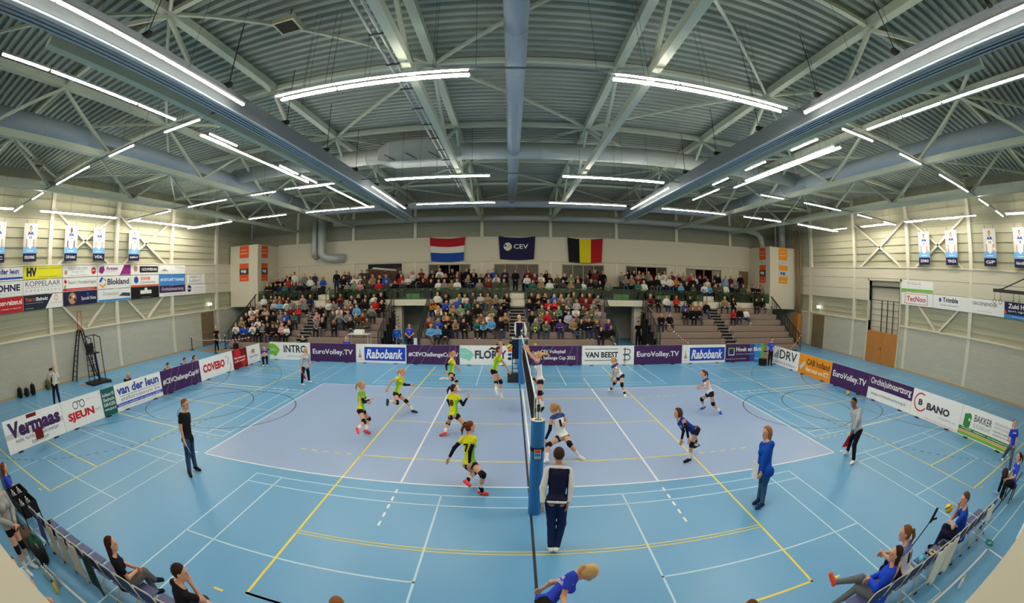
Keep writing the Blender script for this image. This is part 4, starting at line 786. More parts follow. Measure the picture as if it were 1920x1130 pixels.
def raw_mesh(name, V, Q, mats, mi=None, org=(0,0,0)):
    me = bpy.data.meshes.new(name); me.vertices.add(len(V)); me.vertices.foreach_set('co', (V-A3(org)).astype(np.float32).ravel())
    me.loops.add(len(Q)*4); me.loops.foreach_set('vertex_index', Q.astype(np.int32).ravel()); me.polygons.add(len(Q))
    me.polygons.foreach_set('loop_start', np.arange(0, len(Q)*4, 4, dtype=np.int32)); me.polygons.foreach_set('loop_total', np.full(len(Q), 4, dtype=np.int32))
    for m in mats: me.materials.append(m)
    if mi is not None: me.polygons.foreach_set('material_index', mi.astype(np.int32))
    me.update(calc_edges=True); me.polygons.foreach_set('use_smooth', np.ones(len(Q), dtype=bool)); me.validate(); return me
def raw_obj(name, *a, parent=None, **k):
    o = bpy.data.objects.new(name, raw_mesh(name, *a, **k)); COL.objects.link(o)
    if parent: o.parent = parent
    return o
KEYS = 'pel neck head sR eR wR sL eL wL hR kR aR tR hL kL aL tL'.split()
def frame(J, yaw):
    f = A3((math.cos(yaw), math.sin(yaw), 0)); upv = nz(J['neck']-J['pel']); lf = nz(np.cross(upv, f)); fw = nz(np.cross(lf, upv)); return fw, lf, upv
def torso_prims(J, yaw, s, fem, off=0.0, clip=None, g=0):
    fw, lf, u = frame(J, yaw); P = J['pel']; L = np.linalg.norm(J['neck']-P); fl = (fw, 0.68); w = 1.0 if fem else 1.08
    pr = [Cone(P-lf*.055*s, P+lf*.055*s, .108*s+off, .108*s+off, (fw, .85), clip, g), Cone(P+u*.02, P+u*.4*L, .125*s+off, (.104 if fem else .122)*s+off, fl, clip, g),
          Cone(P+u*.4*L, P+u*.74*L, (.108 if fem else .125)*s+off, .14*s*w+off, fl, clip, g), Cone(J['sR']*.72+J['sL']*.28, J['sL']*.72+J['sR']*.28, .085*s+off, .085*s+off, fl, clip, g)]
    pr.append(Cone(J['pel']+u*.8*L, J['neck']-u*.01, .1*s+off, .05*s+off, fl, clip, g))
    for S_ in 'RL': pr.append(Cone(J['neck']+u*.02, J['s'+S_]*.6+J['neck']*.4+u*.012, .048*s+off, .05*s+off, None, clip, g))
    if fem: pr += [Ell(P+u*.68*L+lf*.068*s*e+fw*.075*s, (.055*s+off,)*3, (fw, lf, u), clip, g) for e in (-1, 1)]
    pr += [Ell(P-u*.03-fw*.045*s+lf*.06*s*e, (.085*s+off,)*3, (fw, lf, u), clip, g) for e in (-1, 1)]
    return pr
def person(name, lab, J, yaw, H=1.75, fem=True, skin=(214,160,132), top=(240,240,240), top2=None, sleeve='short', bottom=(25,25,30), legs='shorts', shoe=(235,90,90), hair=(120,80,50), hairstyle='pony',
           armsleeve=None, bulk=0.0, puff=0.0, kneepad=None, sock=None, ankle=None, number=None, ncol=(20,20,24), h=.0115, headyaw=None, headdir=None, group=None, collar=None, belt=None, curl=.5, logo=None, org=None):
    J = {k: A3(v) for k, v in J.items()} if isinstance(J, dict) else {k: A3(v) for k, v in zip(KEYS, J)}
    s = H/1.75; fw, lf, u = frame(J, yaw); sm = mat('skin_%d_%d_%d' % skin, skin, .55, spec=.3); hy = yaw if headyaw is None else headyaw
    hu = nz(J['head']-J['neck']); hu = nz(hu*.5+A3((0,0,1))*.5) if headdir is None else nz(headdir); hf0 = A3((math.cos(hy), math.sin(hy), 0)); hl = nz(np.cross(hu, hf0)); hf = nz(np.cross(hl, hu)); Hd = J['head']-hu*.018; sh_ = s; s = s*1.07
    hx = (hf, hl, hu)
    pr = torso_prims(J, yaw, s, fem)
    pr += [Cone(J['neck']-u*.03, Hd-hu*.06*s-hf*.01, .055*s, .05*s)]
    for S_ in 'RL':
        pr += [Cone(J['s'+S_], J['e'+S_], (.046 if fem else .052)*s, (.035 if fem else .041)*s), Cone(J['e'+S_], J['w'+S_], .037*s, .024*s), Cone(J['h'+S_], J['k'+S_], .088*s, .055*s), Cone(J['k'+S_], J['a'+S_], .052*s, .034*s)]
        kn = J['k'+S_]; an = J['a'+S_]; back = nz(-fw+0.01*u); pr += [Cone(kn+(an-kn)*.15+back*.012, kn+(an-kn)*.45+back*.012, .05*s, .046*s), Cone(an, J['t'+S_]-nz(J['t'+S_]-an)*.06, .03*s, .018*s)]
    head = [Ell(Hd+hu*.02*s, (.098*s, .077*s, .1*s), hx), Ell(Hd+hf*.03*s-hu*.045*s, (.068*s, .058*s, .072*s), hx), Cone(Hd+hf*.075*s-hu*.08*s, Hd+hf*.07*s-hu*.09*s, .026*s, .024*s), Cone(Hd+hf*.09*s+hu*.015*s, Hd+hf*.108*s-hu*.02*s, .009*s, .014*s),
            Ell(Hd+hf*.08*s+hu*.035*s, (.02*s, .05*s, .014*s), hx)] + [Ell(Hd+hl*.078*s*e-hf*.005*s, (.02*s, .009*s, .03*s), hx) for e in (-1, 1)]
    s = sh_; hand = []
    for S_, sg in (('R', -1), ('L', 1)):
        w = J['w'+S_]; d = nz(w-J['e'+S_]); sd = nz(np.cross(d, lf if abs(d@lf) < .8 else u)); pn = nz(np.cross(sd, d)); pn = pn*(-sg if (pn@lf) > 0 else sg)
        pe = w+d*.085*s; hand.append(Cone(w+d*.01, pe-d*.01, .028*s, .036*s, (pn, .5)))
        for i, (o, ln) in enumerate(((-.028, .066), (-.0095, .078), (.0095, .073), (.027, .058))):
            b0 = pe+sd*o*s*1.05; b1 = b0+nz(d+sd*o*3+pn*curl*.35)*ln*.55*s; b2 = b1+nz(d*(1-curl*.5)+sd*o*3+pn*curl)*ln*.5*s; hand += [Cone(b0, b1, .0095*s, .009*s), Cone(b1, b2, .009*s, .0078*s)]
        b0 = w+d*.03*s-sd*.026*s; b1 = b0+nz(d*.7-sd*.8+pn*.3)*.04*s; hand += [Cone(b0, b1, .0125*s, .0105*s), Cone(b1, b1+nz(d-sd*.15+pn*.4)*.032*s, .0105*s, .009*s)]
    V, Q, _ = mesh_field(pr+head+hand, h, .022)
    base = A3((J['pel'][0], J['pel'][1], min(J['aR'][2], J['aL'][2])-.08)) if org is None else A3(org)
    cen = V[Q].mean(1); mi = np.zeros(len(Q), int); mats = [sm, mat('lips', tuple(int(v*x) for v, x in zip(skin, (.82, .58, .58))), .5), mat('eye_dark', (40, 30, 28), .3), mat('brow_%d' % sum(hair), tuple(int(v*.8) for v in hair), .8)]
    def paint(c, r, m): mi[((cen-c)**2).sum(1) < r*r] = m
    for e in (-1, 1): paint(Hd+hf*.088*s+hl*.031*s*e+hu*.008*s, .0115*s, 2); paint(Hd+hf*.095*s+hl*.03*s*e+hu*.034*s, .011*s, 3)
    for e in (-1, 0, 1): paint(Hd+hf*.098*s+hl*.014*s*e-hu*.052*s, .012*s, 1)
    body = raw_obj(name, V, Q, mats, mi, base); body.location = base; tag(body, lab, 'person', group)
    def part(nm, prims, col, k=.022, hh=None, mats=None, mfun=None, sm_=True):
        V, Q, _ = mesh_field(prims, hh or h, k); m2 = None
        if mfun is not None: m2 = mfun(V[Q].mean(1))
        o = raw_obj(nm, V, Q, mats or [mat('cloth_%d_%d_%d' % col, col, .8, spec=.15)], m2, base, parent=body); return o
    L = np.linalg.norm(J['neck']-J['pel']); P = J['pel']
    # top
    hem = -.02 if legs == 'shorts' else -.07-bulk*2.5; c = [(P+u*hem*s, -u), (J['neck']+u*.015+fw*.01, nz(u+fw*.3))]; tp = torso_prims(J, yaw, s, fem, .013+bulk, c)
    for S_ in 'RL':
        a, b_, w = J['s'+S_], J['e'+S_], J['w'+S_]; d = nz(b_-a)
        if sleeve == 'none': tp.append(Cone(a, a+d*.03, .05*s, .05*s, clip=[(a+d*.03, d)]))
        else:
            e = {'cap': .1, 'short': .19}.get(sleeve, .3); rr_ = .012 if sleeve in ('cap', 'short') else .016
            rr_ += bulk*.7; tp.append(Cone(a, b_, .05*s+rr_, .04*s+rr_+(.008 if sleeve == 'short' else 0), clip=[(a+d*e*s, d)] if sleeve != 'long' else []))
            if sleeve == 'long': d2 = nz(w-b_); tp.append(Cone(b_, w, .042*s+.014+bulk*.6, .03*s+.01+bulk*.5, clip=[(w-d2*.005, d2)]))
    m0 = mat('cloth_%d_%d_%d' % top, top, .8, spec=.15); mats2 = [m0]; mf = None
    if top2: mats2.append(mat('cloth_%d_%d_%d' % top2, top2, .8, spec=.15)); mf = (lambda C: ((np.abs((C-P)@lf) > .105*s) & (((C-P)@u) < .42)).astype(int)) if not collar else (lambda C: (((C-P)@u) > L-.1).astype(int))
    if collar == 'vest': mf = lambda C: np.minimum((np.abs((C-P)@lf) > .165*s).astype(int)+(((C-P)@u) > L-.015).astype(int), 1)
    jersey = part('jersey' if number else 'top', tp, top, mats=mats2, mfun=mf)
    if belt: q = torso_prims(J, yaw, s, fem, .018, [(P-u*.055*s, -u), (P-u*.015*s, u)]); part('belt', q, belt)
    # bottoms
    bt = torso_prims(J, yaw, s, fem, .008, [(P+u*.07*s, u)])
    for S_ in 'RL':
        hp, kn, an = J['h'+S_], J['k'+S_], J['a'+S_]; d = nz(kn-hp)
        if legs == 'shorts': bt.append(Cone(hp, kn, .088*s+.009, .055*s+.009, clip=[(hp+d*.13*s, d)]))
        else:
            r = .014 if legs == 'trousers' else .010; bt.append(Cone(hp, kn, .088*s+r, .058*s+r)); bk_ = nz(-fw+0.01*u)*.012; bt.append(Cone(kn+(an-kn)*.15+bk_, kn+(an-kn)*.45+bk_, .05*s+r, .046*s+r)); bt.append(Ell(kn, (.062*s+r,)*3, (fw, lf, u))); d2 = nz(an-kn); bt.append(Cone(kn, an, .056*s+r, (.043*s if legs == 'trousers' else .034*s)+r, clip=[(an+d2*.0, d2)]))
    part('shorts' if legs == 'shorts' else 'trousers', bt, bottom)
    for S_ in 'RL':
        hp, kn, an, to = J['h'+S_], J['k'+S_], J['a'+S_], J['t'+S_]; d = nz(to-an); dn = nz(an-kn) if abs(nz(an-kn)@d) < .8 else u*-1
        heel = an+dn*.035*s-d*.035*s; tip = to+dn*.02*s; part('shoe', [Cone(heel, tip-d*.03, .042*s, .036*s), Cone(an+dn*.005, an+dn*.025+d*.09*s, .047*s, .04*s), Ell(tip-d*.03, (.04*s, .036*s, .03*s), (d, nz(np.cross(dn, d)), nz(np.cross(d, np.cross(dn, d)))))], shoe, hh=min(h, .01))
        if sock: d2 = nz(an-kn); part('sock', [Cone(kn+(an-kn)*.5, an, .048*s+.005, .036*s+.004, clip=[(kn+(an-kn)*.55, -d2)])], sock)
        if ankle: part('ankle_brace', [Cone(kn+(an-kn)*.78, an+d*.03, .043*s+.008, .042*s+.006)], ankle)
        if kneepad: d1 = nz(kn-hp); d2 = nz(an-kn); part('knee_pad', [Cone(kn-d1*.1*s, kn, .063*s+.009, .058*s+.012, clip=[(kn-d1*.09*s, -d1)]), Cone(kn, kn+d2*.1*s, .055*s+.013, .052*s+.008, clip=[(kn+d2*.08*s, d2)])], kneepad)
        if armsleeve and (armsleeve is True or S_ in armsleeve):
            a, b_, w = J['s'+S_], J['e'+S_], J['w'+S_]; d1 = nz(b_-a); d2 = nz(w-b_); part('arm_sleeve', [Cone(a, b_, .046*s+.006, .036*s+.007, clip=[(a+d1*(.12 if armsleeve is True else .17)*s, -d1)]), Cone(b_, w, .038*s+.006, .026*s+.006, clip=[(w-d2*.01, d2)])], (22,22,28))
    # hair
    s = sh_*1.07
    hc = [(Hd+hf*.03*s+hu*.055*s, nz(hf*.92-hu*.36))]; cap = [Ell(Hd+hu*.024*s-hf*.006, (.104*s+puff, .086*s+puff, .106*s+puff), hx, hc), Ell(Hd-hf*.035*s-hu*.02*s, (.07*s+puff*1.5, .078*s+puff*1.5, .08*s+puff), hx, [(Hd+hf*.0*s, hf)])]
    ex = []; G = A3((0,0,-1)); bk = Hd-hf*.1*s+hu*.03*s
    if hairstyle == 'pony': p1 = bk-hf*.035*s-hu*.0; p2 = p1+nz(-hf*.5+G)*.1*s; p3 = p2+G*.11*s; ex = [Cone(bk, p1, .02*s, .026*s), Cone(p1, p2, .03*s, .03*s), Cone(p2, p3, .028*s, .01*s)]
    elif hairstyle == 'fly': p1 = bk-hf*.05*s; p2 = p1-hf*.1*s+hu*.02; p3 = p2-hf*.09*s-hu*.06*s; ex = [Cone(bk, p1, .022*s, .03*s), Cone(p1, p2, .034*s, .036*s), Cone(p2, p3, .034*s, .014*s)]
    elif hairstyle == 'bun': ex = [Ell(bk-hf*.02*s-hu*.02, (.04*s,)*3, hx)]
    elif hairstyle in ('long', 'vlong'):
        n = .2 if hairstyle == 'long' else .36
        for e in (-1, -.5, 0, .5, 1): p1 = Hd-hf*(.075-.045*abs(e))*s+hl*.066*s*e; ex += [Cone(p1, p1+(G*.9-hf*.12)*n*s, .034*s+puff, .024*s+puff)]
    elif hairstyle == 'short': cap = [Ell(Hd+hu*.024*s-hf*.006, (.103*s, .084*s, .105*s), hx, [(Hd+hf*.05*s+hu*.065*s, nz(hf*.8-hu*.6)), (Hd-hu*.03*s, nz(-hu*.8+hf*.6))])]
    elif hairstyle == 'bald': cap = [Ell(Hd+hu*.014*s-hf*.012, (.1*s, .082*s, .096*s), hx, [(Hd-hf*.01+hu*.0*s, nz(hf*.7+hu*.7)), (Hd-hu*.045*s, -hu)])]
    part('hair', cap+ex, hair, k=.015, hh=min(h, .01))
    s = sh_
    if collar == 'shirt': part('collar', [Cone(J['neck']-u*.015, J['neck']+hu*.03, .07*s, .06*s, clip=[(J['neck']+hu*.035, hu)])], (238,238,234))
    def backtext(txt, cu, w, hh, col, side=-1, dx=0.0):
        v, f, ax, bx, ay, by = text_mesh(txt, .03); m = MB(); m.mi(mat('cloth_%d_%d_%d' % col, col, .8, spec=.15)); rt = -lf*side*-1 if side < 0 else lf*-1
        rt = lf*(-1 if side < 0 else 1); qs = torso_prims(J, yaw, s, fem, .016); 
        for p in v:
            x = (p[0]-(ax+bx)/2)/(bx-ax)*w; y = (p[1]-(ay+by)/2)/(by-ay)*hh; o_ = P+u*(cu+y)+(-lf if side < 0 else lf)*(x+dx)*1.0; dr = fw*side; t = .3
            for _ in range(14):
                q = o_+dr*t; dd = min(float(k_.d(q[0], q[1], q[2])) for k_ in qs)
                if dd < .003: break
                t -= max(dd*.9, .002)
            m.v.append(tuple(o_+dr*(t+.014)))
        for q in f: m.f.append(tuple(q)); m.m.append(0)
        jersey['org'] = (0.0, 0.0, 0.0); o = m.build('number', None, jersey); me = o.data
        for vv in me.vertices: vv.co = vv.co-Vector(base)
    if number: nw = .06 if number == '1' else .13 if len(number) == 1 else .22; backtext(number, .3*L/.5, nw, .19, ncol); backtext(number, .38, nw*.45, .08, ncol, 1)
    if logo: backtext(logo[0], logo[1], logo[2], logo[3], logo[4], logo[5])
    return body

# pose templates, local frame: x right, y forward, z up from the seat or hip
def tpl(kind, hip=(0, 0, .0)):
    d = dict(pel=(0, 0, .08), neck=(0, .03, .6), head=(0, .06, .8), sR=(.17, .02, .55), sL=(-.17, .02, .55), hR=(.09, .02, .06), hL=(-.09, .02, .06), kR=(.13, .44, .07), kL=(-.13, .44, .07), aR=(.12, .48, -.34), aL=(-.12, .48, -.34), tR=(.14, .64, -.38), tL=(-.14, .64, -.38), eR=(.24, .1, .3), eL=(-.24, .1, .3), wR=(.06, .3, .2), wL=(-.06, .3, .2))
    if kind == 'cross': d.update(eR=(.23, .12, .33), eL=(-.23, .12, .33), wR=(-.03, .26, .36), wL=(.03, .24, .33))
    if kind == 'lean': d.update(neck=(0, .24, .52), head=(0, .34, .7), sR=(.17, .2, .48), sL=(-.17, .2, .48), eR=(.16, .36, .27), eL=(-.16, .36, .27), wR=(.03, .56, .24), wL=(-.03, .56, .24))
    if kind == 'clap': d.update(eR=(.24, .18, .32), eL=(-.24, .18, .32), wR=(.02, .32, .48), wL=(-.02, .32, .48))
    if kind == 'chin': d.update(neck=(0, .14, .57), head=(0, .22, .76), sR=(.17, .12, .52), sL=(-.17, .12, .52), eR=(.13, .34, .3), wR=(.04, .3, .56), eL=(-.2, .25, .27), wL=(.05, .36, .24))
    if kind == 'apart': d.update(kR=(.24, .4, .07), kL=(-.24, .4, .07), aR=(.22, .42, -.34), aL=(-.22, .42, -.34), tR=(.3, .56, -.38), tL=(-.3, .56, -.38), wR=(.04, .34, .14), wL=(-.04, .34, .14))
    if kind == 'legx': d.update(kR=(.02, .44, .16), aR=(-.12, .56, -.12), tR=(-.16, .72, -.2), wR=(.04, .3, .24), wL=(-.04, .3, .26))
    if kind == 'fold': d.update(kR=(.1, .42, .1), kL=(-.1, .4, .1), aR=(.1, .24, -.3), aL=(-.1, .2, -.28), tR=(.1, .4, -.36), tL=(-.1, .36, -.34))
    if kind.startswith('st'):
        z = .92; d.update(pel=(0, 0, z), neck=(0, .0, z+.53), head=(0, .03, z+.73), sR=(.18, 0, z+.48), sL=(-.18, 0, z+.48), hR=(.09, 0, z-.03), hL=(-.09, 0, z-.03), kR=(.1, .03, .5), kL=(-.1, .03, .5), aR=(.11, 0, .08), aL=(-.11, 0, .08), tR=(.14, .17, .03), tL=(-.14, .17, .03), eR=(.24, -.02, z+.2), eL=(-.24, -.02, z+.2), wR=(.24, .05, z-.04), wL=(-.24, .05, z-.04))
        if kind == 'st_cross': d.update(eR=(.25, .06, z+.22), eL=(-.25, .06, z+.22), wR=(-.04, .22, z+.3), wL=(.04, .2, z+.26))
        if kind == 'st_front': d.update(eR=(.25, .03, z+.21), eL=(-.25, .03, z+.21), wR=(.04, .2, z+.05), wL=(-.04, .2, z+.05))
        if kind == 'st_wave': d.update(eR=(.36, .05, z+.6), wR=(.42, .08, z+.85))
        if kind == 'st_cam': d.update(eR=(.28, .15, z+.36), eL=(-.28, .15, z+.36), wR=(.07, .26, z+.62), wL=(-.07, .26, z+.6))
        if kind == 'st_hips': d.update(eR=(.36, -.05, z+.24), eL=(-.36, -.05, z+.24), wR=(.2, .06, z+.06), wL=(-.2, .06, z+.06))
    return {k: A3(v) for k, v in d.items()}
def placed(kind, x, y, z, yaw, sc=1.0):       # yaw: direction faced
    c, s_ = math.cos(yaw-math.pi/2), math.sin(yaw-math.pi/2); return {k: A3((x+(v[0]*c-v[1]*s_)*sc, y+(v[0]*s_+v[1]*c)*sc, z+v[2]*sc)) for k, v in tpl(kind).items()}
# light figures for the stands: one skin with zones skin, top, legs, hair, shoes, scarf
def crowd_mesh(kind, fem, hairstyle, scarf=False, scale=1.0, h=.021):
    J = {k: v*scale for k, v in tpl(kind).items()}; yaw = math.pi/2; s = scale; fw, lf, u = frame(J, yaw); Hd = J['head']; hf, hl, hu = A3((0,1,0)), A3((-1,0,0)), A3((0,0,1)); hx = (hf, hl, hu)
    pr = torso_prims(J, yaw, s, fem, .022, None, 1)
    for p in pr[-2:]: p.g = 2
    pr[0].g = 2
    pr.append(Cone(J['neck']-u*.02, Hd-hu*.05, .055*s, .052*s, g=0))
    for S_ in 'RL':
        w = J['w'+S_]; d = nz(w-J['e'+S_])
        pr += [Cone(J['s'+S_], J['e'+S_], .064*s, .05*s, g=1), Cone(J['e'+S_], w, .05*s, .038*s, g=1), Cone(w+d*.02, w+d*.1, .036*s, .034*s, g=0), Cone(J['h'+S_], J['k'+S_], .1*s, .072*s, g=2), Cone(J['k'+S_], J['a'+S_], .068*s, .045*s, g=2), Cone(J['a'+S_]+A3((0,-.04,-.03)), J['t'+S_], .05*s, .04*s, g=4)]
    pr += [Ell(Hd+hu*.015, (.1*s, .08*s, .115*s), hx, g=0), Ell(Hd+hf*.03*s-hu*.05*s, (.07*s, .06*s, .07*s), hx, g=0), Cone(Hd+hf*.1*s+hu*.01, Hd+hf*.112*s-hu*.02*s, .012*s, .018*s, g=0)]
    cp = [(Hd+hf*.05*s+hu*.045*s, nz(hf*.85-hu*.5))]; pr += [Ell(Hd+hu*.026*s-hf*.012, (.112*s, .094*s, .118*s), hx, cp, g=3)]
    if hairstyle == 'long': pr += [Cone(Hd+hl*.075*s*e-hf*.03, Hd+hl*.085*s*e-hu*.22*s-hf*.0, .04*s, .035*s, g=3) for e in (-1, 1)]+[Cone(Hd-hf*.08*s, Hd-hf*.1*s-hu*.24*s, .06*s, .05*s, g=3)]
    if hairstyle == 'bald': pr = [p for p in pr if p.g != 3]
    if scarf:
        for e in (-1, 1): pr += [Cone(J['neck']+lf*.06*e+fw*.03, J['neck']+lf*.07*e+fw*.13-u*.34, .045*s, .045*s, (fw, .6), g=5)]
        pr += [Cone(J['neck']+lf*.07-fw*.02, J['neck']-lf*.07-fw*.02, .055*s, .055*s, g=5)]
    V, Q, mi = mesh_field(pr, h, .02, True); return raw_mesh('spectator', V, Q, [mat('skin_214_160_132', (214,160,132), .55, spec=.3)]*6, mi)

